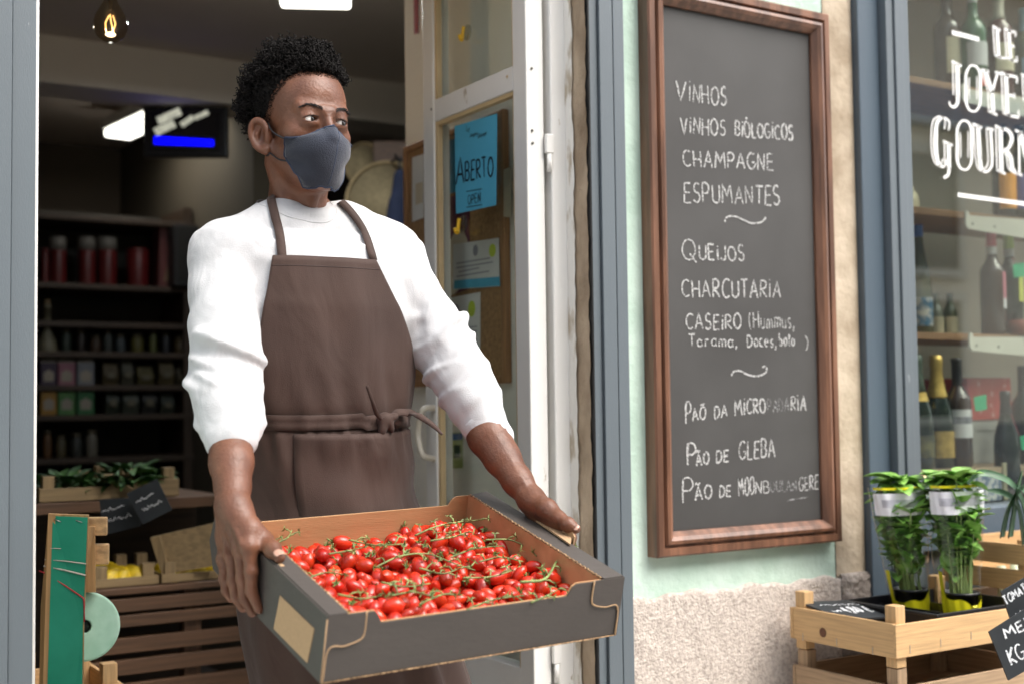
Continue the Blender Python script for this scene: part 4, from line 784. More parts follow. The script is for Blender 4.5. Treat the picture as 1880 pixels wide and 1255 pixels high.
# fluorescent ceiling lamps (lit)
def fluo(name, label, a, b, wd, pw, col=(1.0, .94, .84)):
    t = thing(name, label, 'ceiling lamp', a); d = (b-a); dn_ = d.normalized(); s_ = dn_.cross(Vector((0, 0, 1))).normalized(); c = (a+b)/2
    rot = Matrix((dn_, s_, Vector((0, 0, 1)))).transposed()
    mesh('housing', MB().box(c+Vector((0, 0, .035)), (d.length, wd*1.15, .05), rot, .004), lampb, t); mesh('diffuser', MB().box(c-Vector((0, 0, .008)), (d.length*.98, wd, .034), rot, .01), tubem, t)
    li = bpy.data.lights.new('lamp_light', 'AREA'); li.energy = pw; li.shape = 'RECTANGLE'; li.size = d.length; li.size_y = wd; li.color = col; lo = bpy.data.objects.new('lamp_light', li); COL.objects.link(lo); lo.matrix_world = Matrix.Translation(c-Vector((0, 0, .035))) @ rot.to_4x4()
    lo.parent = t; lo.matrix_parent_inverse = Matrix.Translation(-Vector(t.location)); return t
fluo('ceiling_lamp', 'long lit fluorescent ceiling lamp half hidden behind the hanging monitor', atZ(214, 246, 2.50), atZ(395, 165, 2.50), .13, 1.2)
fluo('ceiling_lamp', 'lit ceiling lamp at the top edge, above the hair of the man', atZ(512, -9, 2.52), atZ(645, -6, 2.52), .13, 4.5, (.86, .94, 1.0))
# bare bulb
p = atD(203, 45, 3.00); t = thing('pendant_bulb', 'clear glass pendant bulb with a glowing filament', 'light bulb', (p.x, p.y, 2.62))
gpf = [(a*.84, b*.84) for a, b in ((0, -.050), (.020, -.047), (.036, -.036), (.046, -.018), (.048, 0), (.044, .020), (.034, .040), (.022, .060), (.017, .074), (.015, .080))]
mesh('glass_bulb', MB().lathe(gpf, p, 24), glassm('bulb_glass', (.74, .66, .54), 1.5), t)
mesh('socket', MB().lathe([(.014, .066), (.016, .072), (.016, .110), (.010, .120), (.004, .132)], p, 18), black, t); mesh('cord', MB().tube([p+Vector((0, 0, .13)), Vector((p.x, p.y, 2.62))], .003, 8), black, t)
fm_ = mat('glowing_filament', (1.0, .55, .20), .5, .02, emit=1.5); mb = MB()
for k in range(3):
    a = k*2.1; mb.tube([p+Vector((.005*math.cos(a), .005*math.sin(a), .022)), p+Vector((.013*math.cos(a+.3), .013*math.sin(a+.3), .004)), p+Vector((.010*math.cos(a+.9), .010*math.sin(a+.9), -.018))], .0013, 6)
fo = mesh('filament', mb, fm_, t); mesh('filament_base', MB().lathe([(0, -.030), (.008, -.028), (.012, -.024), (.006, -.020), (0, -.019)], p, 14), mat('hot_filament', (1, .8, .5), .5, .02, emit=3), t)
li = bpy.data.lights.new('bulb_light', 'POINT'); li.energy = 14; li.color = (1.0, .72, .45); li.shadow_soft_size = .004; lo = bpy.data.objects.new('bulb_light', li); COL.objects.link(lo); lo.location = p-Vector((0, 0, .022)); lo.parent = t; lo.matrix_parent_inverse = Matrix.Translation(-Vector(t.location))
mesh('stem', MB().lathe([(.004, .035), (.006, .055), (.011, .066)], p, 10), glassm('bulb_glass', (.86, .80, .70)), t)
# hanging monitor
D0 = 5.25; c = [atD(262, 195, D0), atD(417, 195, D0), atD(417, 289, D0), atD(262, 289, D0)]; ex = (c[1]-c[0]).normalized(); ez = Vector((0, 0, 1)); ny = ex.cross(ez); W_ = (c[1]-c[0]).length; H_ = c[0].z-c[3].z
t = thing('hanging_monitor', 'black monitor hanging from the ceiling with a blue bar on its screen', 'monitor', c[3])
rot = Matrix((ex, -ny, ez)).transposed(); cc_ = (c[0]+c[2])/2
mesh('casing', MB().box(cc_-ny*.02, (W_, .04, H_), rot, .006), mat('black_casing', (.008, .008, .010), .45), t)
mesh('screen', MB().box(cc_+ny*.0015, (W_*.84, .002, H_*.78), rot), mat('dark_screen', (.012, .012, .016), .15, spec=.6), t)
def onS(u, v, d=.004): return cc_+ex*(W_*(u-.5))+ez*(H_*(v-.5))+ny*d
mesh('blue_bar', MB().prism([onS(.14, .25), onS(.84, .21), (onS(.84, .33)), onS(.14, .40)], ny*.0006), mat('blue_screen_bar', (.0, .0, 1.0), .5, .02, emit=1.0), t)
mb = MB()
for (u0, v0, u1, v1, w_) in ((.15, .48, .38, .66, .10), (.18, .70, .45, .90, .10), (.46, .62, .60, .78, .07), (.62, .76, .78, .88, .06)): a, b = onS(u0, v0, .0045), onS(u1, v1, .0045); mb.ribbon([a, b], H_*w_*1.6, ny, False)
mesh('painted_reflection', mb, mat('reflection_glow', (.62, .62, .50), .5, .3, 60, emit=.22), t)  # ceiling lamp's reflection, put on the screen as faintly glowing strips
mesh('ceiling_bracket', MB().tube([cc_-ny*.03+ez*H_*.45, cc_-ny*.03+ez*(2.62-cc_.z)], .012, 8), black, t)
# tall shelf unit at the back
SY = 5.75; sx0, sx1 = atY(52, 600, SY).x, atY(560, 600, SY).x; shz = [atY(220, y, SY).z for y in (400, 523, 592, 646, 706, 760, 838, 920)]
t = thing('wall_shelf', 'tall dark wooden wall shelf full of groceries at the back of the shop', 'shelf', ((sx0+sx1)/2, SY, .06))
for z in shz: mesh('board', MB().span(sx0+.021, sx1-.021, SY, SY+.36, z-.024, z, .002), dwood['x'], t)
for x in (sx0, (sx0*.45+sx1*.55), sx1): mesh('upright', MB().span(x-.02, x+.02, SY+.003, SY+.36, .06, 2.12), dwood['z'], t)
mesh('back_panel', MB().span(sx0, sx1, SY+.362, SY+.38, .06, 2.12), mat('shelf_back', (.028, .025, .020), .8, .2, 4), t)
def shx(x, y): return atY(x, y, SY+.08)
tinr = mat('red_tin', (.085, .006, .007), .4, .2, 12); tinl = mat('pale_lid', (.17, .16, .145), .5, .1)
for x0, x1, lid, lab in ((76, 92, 0, 'plain red tin at the left end of the upper shelf'), (92, 124, 1, 'red tin with a pale lid, leftmost lidded one on the upper shelf'), (144, 178, 1, 'wide red tin with a pale lid in the middle of its row'), (180, 217, 1, 'red tin with a pale lid, right of the widest one'), (233, 276, 0, 'bright red tin without a pale lid, beside the dark red gift bag')):
    a, b = shx(x0, 520), shx(x1, 520); z0 = shz[1]+.0005; zt = shx(x0, 458 if lid else 462).z; r = (b.x-a.x)/2*.93; c_ = ((a.x+b.x)/2, SY+.10, z0)
    t = thing('red_tin', lab, 'tin', c_, 'red tins on the upper shelf'); mesh('tin_body', MB().lathe([(r*.97, 0), (r, .005), (r, zt-z0-.006), (r*.97, zt-z0)], c_, 22), tinr, t)
    mesh('lid', MB().lathe([(r*1.02, zt-z0+.0005), (r*1.02, zt-z0+(.055 if lid else .012)), (r*.9, zt-z0+(.060 if lid else .016)), (0, zt-z0+(.060 if lid else .016))], c_, 22), tinl if lid else tinr, t)
a, b = shx(288, 520), shx(346, 420); t = thing('gift_bag', 'dark red paper bag with a pale tree print on the upper shelf', 'bag', (a.x, SY+.05, shz[1]))
mesh('bag_body', MB().prism([(a.x, SY+.05, shz[1]+.0005), (b.x, SY+.05, shz[1]+.0005), (b.x-.004, SY+.05, b.z), (a.x+.004, SY+.05, b.z)], (0, .12, 0)), mat('dark_red_paper', (.085, .014, .013), .6, .1), t)
mesh('tree_print', MB().prism([(a.x*.85+b.x*.15, SY+.0488, shz[1]+.03), (a.x*.15+b.x*.85, SY+.0488, shz[1]+.03), ((a.x+b.x)/2, SY+.0488, b.z-.03)], (0, .0008, 0)), mat('pale_gold_print', (.16, .10, .055), .6, .3, 60), t)
def carton(x0, x1, y1, z0, h, m, m2, lab, yy=SY+.02):
    a, b = atY(x0, y1, yy), atY(x1, y1, yy); t = thing('drink_carton', lab, 'carton', (a.x, yy, z0), 'drink cartons stacked on the shelf'); xm = (a.x+b.x)/2
    mesh('carton_body', MB().span(a.x, b.x, yy, yy+.07, z0+.0006, z0+h*.86, .003), m, t)
    mesh('folded_top', MB().prism([(a.x, yy+.001, z0+h*.862), (b.x, yy+.001, z0+h*.862), (b.x-.002, yy+.030, z0+h), (a.x+.002, yy+.030, z0+h)], (0, .034, 0)), m2, t)
    mesh('front_print', MB().prism([(xm+r_[0]*(b.x-a.x), yy-.0012, z0+r_[1]*h) for r_ in ((-.3, .2), (.3, .2), (.34, .5), (0, .62), (-.34, .5))], (0, .0008, 0)), m2, t)
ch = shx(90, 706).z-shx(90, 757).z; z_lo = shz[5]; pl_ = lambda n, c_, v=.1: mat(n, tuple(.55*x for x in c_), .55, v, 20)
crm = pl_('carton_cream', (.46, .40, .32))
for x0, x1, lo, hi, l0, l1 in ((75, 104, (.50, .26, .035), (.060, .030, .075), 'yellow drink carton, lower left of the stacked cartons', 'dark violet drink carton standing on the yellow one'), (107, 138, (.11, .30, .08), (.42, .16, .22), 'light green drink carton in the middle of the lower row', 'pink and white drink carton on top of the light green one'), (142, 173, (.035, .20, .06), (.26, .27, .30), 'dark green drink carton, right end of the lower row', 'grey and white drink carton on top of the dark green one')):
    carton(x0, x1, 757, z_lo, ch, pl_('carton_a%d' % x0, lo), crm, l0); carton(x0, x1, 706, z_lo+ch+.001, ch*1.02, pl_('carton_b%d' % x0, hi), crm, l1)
qs = random.Random(17)
def goods(x0, x1, zi, hmax, kind, cols, labs, grp, wmin=14, wmax=26):
    x = x0; n_ = 0
    while x < x1 and n_ < len(labs):
        w_ = qs.uniform(wmin, wmax); a, b = shx(x, 640), shx(x+w_, 640); r = (b.x-a.x)/2*.9; h = hmax*qs.uniform(.65, 1.0); z0 = shz[zi]+.0006; c_ = ((a.x+b.x)/2, SY+.07, z0); m = pl_('goods_%d_%d' % (zi, n_), cols[n_ % len(cols)], .2)
        t = thing(kind, labs[n_], kind.replace('_', ' '), c_, grp)
        if kind == 'jar': mesh('glass_body', MB().lathe([(r*.9, 0), (r, .006), (r, h*.72), (r*.72, h*.82), (r*.72, h*.86)], c_, 16), m, t); mesh('lid', MB().lathe([(r*.78, h*.862), (r*.78, h), (0, h)], c_, 16), pl_('jar_lid', (.14, .11, .06)), t)
        else:
            mesh('packet', MB().add([(c_[0]+u*r*(1 if k < 2 else .9), c_[1]+v*.035*(1 if k == 1 else .35), z0+(0, h*.45, h*.9, h)[k]) for k in range(4) for u, v in ((-1, -1), (1, -1), (1, 1), (-1, 1))], [(0, 1, 2, 3), (12, 13, 14, 15)]+[(k*4+i, k*4+(i+1) % 4, k*4+4+(i+1) % 4, k*4+4+i) for k in range(3) for i in range(4)]), m, t)
            mesh('packet_label', MB().span(c_[0]-r*.5, c_[0]+r*.5, c_[1]-.0375, c_[1]-.0362, z0+h*.3, z0+h*.55), pl_('packet_label_m', (.22, .19, .12)), t)
        x += w_+qs.uniform(2, 9); n_ += 1
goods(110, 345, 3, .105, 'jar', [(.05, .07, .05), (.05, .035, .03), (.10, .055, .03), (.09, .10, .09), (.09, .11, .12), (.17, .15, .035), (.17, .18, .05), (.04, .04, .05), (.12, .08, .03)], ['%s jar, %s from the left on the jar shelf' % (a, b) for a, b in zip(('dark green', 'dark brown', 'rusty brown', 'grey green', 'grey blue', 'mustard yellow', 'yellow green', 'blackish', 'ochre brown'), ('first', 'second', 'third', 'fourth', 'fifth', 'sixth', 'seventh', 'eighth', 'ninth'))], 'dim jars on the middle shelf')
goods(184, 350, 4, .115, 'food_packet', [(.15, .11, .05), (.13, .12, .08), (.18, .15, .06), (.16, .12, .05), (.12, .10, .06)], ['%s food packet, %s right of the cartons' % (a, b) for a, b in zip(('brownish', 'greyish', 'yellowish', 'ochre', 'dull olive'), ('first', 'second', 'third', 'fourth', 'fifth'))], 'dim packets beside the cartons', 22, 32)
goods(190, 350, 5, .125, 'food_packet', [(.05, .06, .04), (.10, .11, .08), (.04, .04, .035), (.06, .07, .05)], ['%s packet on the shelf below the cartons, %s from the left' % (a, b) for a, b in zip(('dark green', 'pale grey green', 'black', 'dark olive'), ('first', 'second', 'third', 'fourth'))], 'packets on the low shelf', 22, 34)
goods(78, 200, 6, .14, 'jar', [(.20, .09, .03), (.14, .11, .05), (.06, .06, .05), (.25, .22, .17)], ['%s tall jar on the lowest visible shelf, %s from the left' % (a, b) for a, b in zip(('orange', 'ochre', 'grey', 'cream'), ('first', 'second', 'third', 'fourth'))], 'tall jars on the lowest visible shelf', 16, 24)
a = shx(83, 648); t = thing('slender_bottle', 'pale slender bottle rising beside the door post above the cartons', 'bottle', (a.x, SY-.02, z_lo+2.05*ch)); b = z_lo+2.05*ch+.001; zt = shx(83, 560).z
mesh('glass', MB().lathe([(.040, b), (.044, b+.01), (.040, b+.06), (.016, b+.12), (.014, zt-.02), (.016, zt-.02), (.016, zt), (0, zt)], (a.x, SY+.045, 0), 16), pl_('pale_olive_glass', (.22, .20, .13)), t); mesh('stopper', MB().lathe([(.012, zt+.0005), (.012, zt+.02), (0, zt+.02)], (a.x, SY+.045, 0), 12), pl_('cork_stopper', (.3, .2, .1)), t)
a, b = atD(368, 392, 5.5), atD(425, 470, 5.5); t = thing('loudspeaker', 'black loudspeaker standing on the wall shelf behind the shoulder of the man', 'loudspeaker', (a.x, a.y, shz[1]))
mesh('cabinet', MB().span(a.x, b.x, SY-.06, SY+.10, shz[1]+.0006, a.z, .004), black, t); mesh('grille', MB().span(a.x+.012, b.x-.012, SY-.064, SY-.0605, shz[1]+.02, a.z-.012), mat('grille_cloth', (.012, .012, .012), .9, .2, 90), t)
# things on the wall behind the head
def tray_round(label, x, y, D, rpx, tilt, m):
    p = atD(x, y, D); r = rpx*D/FPX; ax = Vector((-.33+tilt, -.92, .15)).normalized(); t = thing('woven_tray', label, 'woven tray', p, 'woven trays on the wall')
    mesh('weave', MB().lathe([(0, .012), (r*.55, .010), (r*.88, .016), (r*.96, .030)], p, 36, ax), m, t); mesh('rim', MB().lathe([(r*.955, .026), (r*.955, .040), (r*1.0, .044), (r*1.02, .03), (r*.99, .02)], p, 36, ax), mat('tray_rim', (.36, .26, .13), .8, .15, 40), t)
wv_ = mat('woven_straw', (.28, .215, .115), .85, .18, 60, bump=.004, bscale=130)
tray_round('large round cream woven tray beside the door wall, behind the shoulder of the man', 716, 382, 5.0, 84, .05, wv_); tray_round('smaller tilted woven tray just right of the face of the man', 668, 312, 5.15, 46, .35, wv_)
a, b = atD(690, 262, 5.1), atD(790, 300, 5.1); t = thing('wall_board', 'brown wooden plank on the wall above the woven trays', 'plank', a); mesh('plank', MB().box((a+b)/2, ((b-a).length, .05, .085), Matrix((ex, -ny, ez)).transposed(), .003), brw['x'], t); mesh('hook', MB().tube([(a+b)/2+Vector((-.05, -.03, -.02)), (a+b)/2+Vector((-.05, -.06, -.06)), (a+b)/2+Vector((-.05, -.08, -.04))], .006, 6), black, t)
a = atD(737, 400, 4.9); t = thing('hanging_coat', 'dark blue coat hanging beside the cream wall behind the man', 'coat', a); f = Field(a-Vector((.2, .15, .35)), a+Vector((.2, .15, .25)), .012); f.cone(a+Vector((0, 0, .16)), a+Vector((0, 0, -.25)), .03, .085, 0).cone(a+Vector((-.03, -.02, .05)), a+Vector((-.06, -.02, -.2)), .03, .045, .03); V, F = f.mesh(); mesh('cloth', vf(smooth_v(V, F, 1), F), mat('navy_cloth', (.012, .018, .045), .9, .2, 10), t); mesh('coat_hook', MB().tube([a+Vector((0, 0, .18)), a+Vector((0, .02, .23)), a+Vector((0, .08, .23))], .006, 6), black, t)
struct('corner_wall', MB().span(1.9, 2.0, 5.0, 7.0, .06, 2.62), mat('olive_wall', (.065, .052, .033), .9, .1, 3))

# ------------------------------------------------------------------ produce crates on a slatted stand
YC = 3.30
def xz(x, y, Y=YC): return atY(x, y, Y)
a, b = xz(150, 1098), xz(520, 1098); s0 = thing('slatted_stand', 'brown slatted wooden display stand inside the shop', 'display stand', ((a.x+b.x)/2, YC, .06)); stz = a.z
for k, (y0, y1) in enumerate(((1100, 1124), (1130, 1152), (1172, 1200), (1212, 1240), (1256, 1290), (1306, 1340))): mesh('slat', MB().span(a.x, b.x, YC, YC+.018, xz(220, y1).z, xz(220, y0).z, .002), brw['x'], s0)
for x in (a.x+.01, (a.x+b.x)/2, b.x-.06): mesh('post', MB().span(x, x+.045, YC+.019, YC+.06, .06, stz-.002), brw['z'], s0)
mesh('deck', MB().span(a.x, b.x, YC+.002, YC+.42, stz, stz+.016, .002), brw['x'], s0)
a2, b2 = xz(60, 925, 3.45), xz(420, 925, 3.45); s1 = thing('stand_shelf', 'upper deck of dark boards carrying the crates of greens', 'display stand', ((a2.x+b2.x)/2, 3.5, .06)); zu = a2.z
mesh('deck', MB().span(a2.x, b2.x, 3.47, 3.95, zu-.03, zu-.001, .002), brw['x'], s1); mesh('front_board', MB().span(a2.x, b2.x, 3.73, 3.75, .06, zu-.031), dwood['x'], s1)
for x in (a2.x+.01, b2.x-.05): mesh('post', MB().span(x, x+.04, 3.90, 3.94, .06, zu-.031), dwood['z'], s1)
greens = mat('leafy_green', (.022, .07, .015), .6, .3, 30, col2=(.06, .15, .03)); lemonm = mat('lemon_peel', (.70, .48, .015), .45, .06, 60, bump=.0006, bscale=300)
def leafpile(name, label, cat, c, rx, ry, n_, seed, L0=.05):
    q = random.Random(seed); mb = MB()
    for k in range(n_): a = q.uniform(0, 6.28); r = q.random()**.5; pp = Vector(c)+Vector((rx*r*math.cos(a), ry*r*math.sin(a), .03*(1-r)+q.uniform(-.01, .01))); d = Vector((math.cos(a+q.uniform(-1, 1)), math.sin(a+q.uniform(-1, 1))-.3, q.uniform(.1, 1.1))); L_ = L0*q.uniform(.7, 1.4); leaf(mb, pp, d, (0, 0, 1), L_, L_*q.uniform(.35, .6), q.uniform(.1, .7), 4)
    return tag(mesh(name, mb, greens, None, True, loc=Vector(c)), label, cat)
ca_, cb_ = xz(74, 925, 3.48), xz(218, 925, 3.48); zt = xz(150, 893, 3.48).z
crate('pale crate of dark greens, left one on the upper deck', ca_.x, cb_.x, 3.49, 3.80, zu+.001, zt, .03, crw, 'crates of produce inside', posts_h=.03)
leafpile('salad_greens', 'dark leafy greens filling the left crate of the upper deck', 'greens', ((ca_.x+cb_.x)/2, 3.62, zt-.015), (cb_.x-ca_.x)*.42, .11, 130, 2)
ca2, cb2 = xz(222, 925, 3.48), xz(330, 925, 3.48); zt2 = xz(260, 880, 3.48).z
crate('taller crate right of the greens, behind the black price boards', ca2.x, cb2.x, 3.50, 3.80, zu+.001, zt2, .03, crw, 'crates of produce inside', posts_h=.03)
leafpile('herb_bunch', 'loose bunch of green herbs hanging over between the two upper crates', 'herbs', ((cb_.x+ca2.x)/2+.02, 3.50, zt+.0), .05, .03, 60, 5, .055)
leafpile('salad_greens', 'dark greens in the taller crate behind the black price boards', 'greens', ((ca2.x+cb2.x)/2, 3.64, zt2-.01), (cb2.x-ca2.x)*.4, .1, 110, 6)
ltag = []
for lab, q in (('black price board leaning on the crates inside, lower left one', ((182, 916), (262, 912), (258, 965), (190, 982))), ('black price board leaning on the crates inside, upper tilted one', ((232, 905), (288, 878), (316, 935), (262, 962)))):
    P = [atD(x, y, 3.28 if 'lower' in lab else 3.24) for x, y in q]; board_tag(lab, P, (('~', .12, .66, .6, .10, .0020), ('~', .2, .38, .65, .12, .0020)))
cl, cr2 = xz(172, 1098, 3.32), xz(292, 1098, 3.32); cl3, cr3 = xz(300, 1098, 3.32), xz(430, 1098, 3.32); zl_ = xz(200, 1062, 3.32).z
crate('low crate of yellow lemons on the slatted stand', cl.x, cr2.x, 3.335, 3.62, stz+.0165, zl_, .03, crw, 'crates of produce inside', posts_h=.03)
crate('low crate right of the lemons, next to the hand of the man', cl3.x, cr3.x, 3.335, 3.62, stz+.0165, zl_, .03, crw, 'crates of produce inside', posts_h=.03)
ql = random.Random(8)
lem0 = None
for (xa, xb, nn_) in ((cl.x, cr2.x, 11), (cl3.x, cr3.x, 8)):
    for k in range(nn_):
        i, j = k % 4, k//4; pp = (xa+.03+(xb-xa-.06)*(i+.5*(j % 2))/3.6, 3.375+.075*j, zl_-.012+ql.uniform(-.006, .012))
        if lem0 is None:
            lem0 = mesh('lemon', MB().lathe([(0, -.042), (.006, -.040), (.016, -.034), (.027, -.018), (.030, 0), (.027, .018), (.016, .034), (.007, .041), (0, .045)], (0, 0, 0), 18), lemonm, None, True); tag(lem0, 'yellow lemon lying in a low wooden crate inside the shop', 'lemon', 'lemons in the low crates'); o = lem0
        else: o = copy_tree(lem0)
        o.location = pp; o.rotation_euler = (ql.uniform(1.2, 1.9), ql.uniform(-.4, .4), ql.uniform(0, 3.1)); s = ql.uniform(.85, 1.1); o.scale = (s, s, s)
P = [atD(x, y, 3.36) for x, y in ((278, 985), (398, 958), (402, 1036), (300, 1054))]; nn_ = (P[1]-P[0]).cross(P[3]-P[0]).normalized(); nn_ = -nn_ if nn_.y > 0 else nn_
t = thing('crate_lid', 'tilted pale plywood crate end standing behind the lemons', 'board', P[3]); mesh('panel', MB().prism(P, -nn_*.008), crw['x'], t); mesh('batten', MB().prism([P[0]+nn_*.001, P[0]*.86+P[1]*.14+nn_*.001, P[3]*.86+P[2]*.14+nn_*.001, P[3]+nn_*.001], nn_*.012), crw['z'], t)

# ------------------------------------------------------------------ green board with bag roll just inside the door
GD = 2.44
def g(x, y, d=0): return atD(x, y, GD+d)
t = thing('dispenser_board', 'scuffed green board strapped with rubber bands inside the left door post', 'board', (g(120, 1255).x, g(120, 1255).y, .06))
gm = mat('green_board', (.008, .26, .155), .55, .06, 5, col2=(.022, .33, .21)); back = Vector((.30, .95, 0)).normalized()
low = [g(76, 1300), g(149, 1300)]; q = [g(97, 946), g(161, 949), g(152, 1150), low[1]+Vector((0, 0, -.55)), low[0]+Vector((-.004, 0, -.55)), g(83, 1110), g(90, 1030)]
mesh('green_sheet', MB().prism(q, back*.003), gm, t)
kb2 = wood('kraft_board', (.50, .30, .13), 'z'); q2 = [p+back*.0035+Vector((-.0085 if i in (0, 4, 5, 6) else .0015, 0, .004 if i < 2 else 0)) for i, p in enumerate(q)]
mesh('card_core', MB().prism(q2, back*.016), kb2, t); mesh('batten', MB().prism([p+back*.0202+Vector((.0115, 0, 0)) for p in (q[1]-Vector((.03, 0, 0.02)), q[1]-Vector((0, 0, .02)), g(163, 1090), g(140, 1090))], back*.02), kb2, t)
pk_ = wood('peg_wood', (.62, .40, .20), 'x')
for a_, b_, n_ in (((163, 949), (197, 981), 0), ((158, 998), (200, 1034), 1)): p0, p1 = g(a_[0]-22, a_[1], .055), g(b_[0], b_[1], .055); c_ = (p0+p1)/2; mesh('peg', MB().box(c_, (abs(p1.x-p0.x)*1.18, .026, abs(p0.z-p1.z)), Matrix((Vector((.85, -.53, 0)), back, Vector((0, 0, 1)))).transposed(), .0025), pk_, t)
def band(pts, r, m, nm='rubber_band'): return mesh(nm, MB().tube([g(x, y, -.0015) for x, y in pts], r, 6), m, t)
wband = mat('white_rubber', (.55, .52, .45), .6); rband = mat('red_rubber', (.42, .03, .04), .6)
band([(82, 1026), (120, 1029), (158, 1034)], .0011, wband); band([(80, 1038), (120, 1046), (157, 1055)], .0016, wband); band([(85, 1005), (112, 1006)], .0008, wband); band([(72, 1047), (88, 1053), (152, 1096), (154, 1100), (155, 1140)], .0014, rband)
mb = MB()
for (x0, y0, x1, y1) in ((100, 952, 112, 957), (139, 954, 151, 958)): mb.tube([g(x0, y0, -.001), g(x1, y1, -.001)], .0008, 5)
mesh('staples', mb, stap, t)
c_ = g(155, 1149, .034); rr = 63*2.47/FPX; ax = -Vector(ray(155, 1149)).normalized(); ax = (ax*.94+Vector((.0, -.3, .0))*.4).normalized()
t2 = thing('bag_roll', 'roll of pale mint produce bags hanging behind the green board', 'bag roll', c_)
pf = [(.0125, -.06), (.0125, .004)]+[(.0145+(rr-.0165)*i/14, .0045+(.0008 if i % 2 else 0)) for i in range(15)]+[(rr, .002), (rr, -.06), (.0125, -.06)]
mesh('roll', MB().lathe(pf, c_, 48, ax, True), mat('mint_film', (.36, .62, .46), .5, .05, 20, col2=(.46, .70, .55)), t2); mesh('spindle', MB().lathe([(.0115, -.07), (.0115, -.004), (0, -.004)], c_, 16, ax), black, t2)
p = g(205, 1250, .16); crate('wooden crate below the bag roll at the bottom edge', p.x-.14, p.x+.02, p.y, p.y+.25, p.z-.16, p.z-.004, .03, pine, None, slats=2, posts_h=.04)

# ------------------------------------------------------------------ the house across the street (seen in the window glass)
ob = thing('opposite_house', 'cream plastered house across the street, seen as a reflection in the shop window', 'house', (2, -6.5, 0)); cw = mat('cream_house_wall', (.76, .68, .55), .85, .06, 2)
mesh('wall', MB().span(-14, 16, -7.2, -6.5, 0, 6.8), cw, ob); mesh('cornice', MB().span(-14.1, 16.1, -7.3, -6.25, 6.805, 7.1, .02), mat('cornice_stone', (.45, .43, .40), .8), ob); mesh('string_course', MB().span(-14, 16, -6.498, -6.30, 4.75, 5.25, .01), mat('blue_grey_stone', (.34, .40, .48), .8), ob); mesh('base_band', MB().span(-14, 16, -6.498, -6.45, 0, .9), mat('house_base', (.30, .29, .28), .9), ob)
wg_ = mat('dark_window_glass', (.03, .035, .04), .1); ws_ = mat('window_stone', (.60, .57, .50), .8)
for i in range(9):
    for z0, h in ((1.0, 1.5), (2.9, 1.5)):
        x = -12+3.1*i; w2 = mesh('window', MB().span(x, x+1.1, -6.499, -6.47, z0, z0+h), wg_, ob)
        mesh('frame', MB().span(x-.12, x-.001, -6.499, -6.42, z0-.1, z0+h+.12).span(x+1.101, x+1.22, -6.499, -6.42, z0-.1, z0+h+.12).span(x, x+1.1, -6.499, -6.42, z0+h+.001, z0+h+.12).span(x, x+1.1, -6.499, -6.40, z0-.1, z0-.001), ws_, w2)
mesh('awning', MB().prism([(5.2, -6.45, 2.85), (5.2, -5.3, 2.35), (5.2, -5.3, 2.15), (5.2, -6.45, 2.70)], (4.5, 0, 0)), mat('brown_awning', (.20, .10, .05), .8), ob)
# ================================================================== cardboard tray of tomatoes
BC = Vector((0.9467, 1.7925, 0.9242)); BM = (Matrix.Rotation(R(1.172), 3, 'Z') @ Matrix.Rotation(R(-1.289), 3, 'Y') @ Matrix.Rotation(R(16.035), 3, 'X'))
BW, BD, BH = .250, .2015, .048
def BX(u, v, w): return BC+BM @ Vector((u, v, w))
BMI = BM.transposed()
def atBox(x, y, ax, val):
    o = BMI @ (Vector(CAM)-BC); d = BMI @ Vector(ray(x, y)); t = (val-o[ax])/d[ax]; return BC+BM @ (o+d*t)
def loc(p): return BMI @ (Vector(p)-BC)
dark = mat('dark_printed_card', (.066, .056, .050), .52, .10, 4, bump=.0006, bscale=50, spec=.45, stretch=(1, 1, 3)); kraft = mat('kraft_card', (.40, .215, .095), .8, .08, 5, bump=.0005, bscale=160, stretch=(.4, 4, 4), col2=(.50, .29, .14)); edge = mat('corrugated_edge', (.20, .115, .055), .85, .3, 240, col2=(.50, .32, .17))
kl = mat('kraft_patch', (.42, .27, .15), .85, .06, 200)
bx = thing('cardboard_tray', 'dark grey cardboard tray full of tomatoes held by the man', 'cardboard tray', BX(0, 0, -BH))
def bspan(mb, u0, u1, v0, v1, w0, w1): return mb.add([BX(u, v, w) for u in (u0, u1) for v in (v0, v1) for w in (w0, w1)], [(0, 1, 3, 2), (4, 6, 7, 5), (0, 4, 5, 1), (2, 3, 7, 6), (0, 2, 6, 4), (1, 5, 7, 3)])
def bprism(pts, d): return MB().prism([BX(*p) for p in pts], BM @ Vector(d))
mesh('tray_floor', bspan(MB(), -BW+.004, BW-.004, -BD+.004, BD-.004, -BH, -BH+.004), kraft, bx)
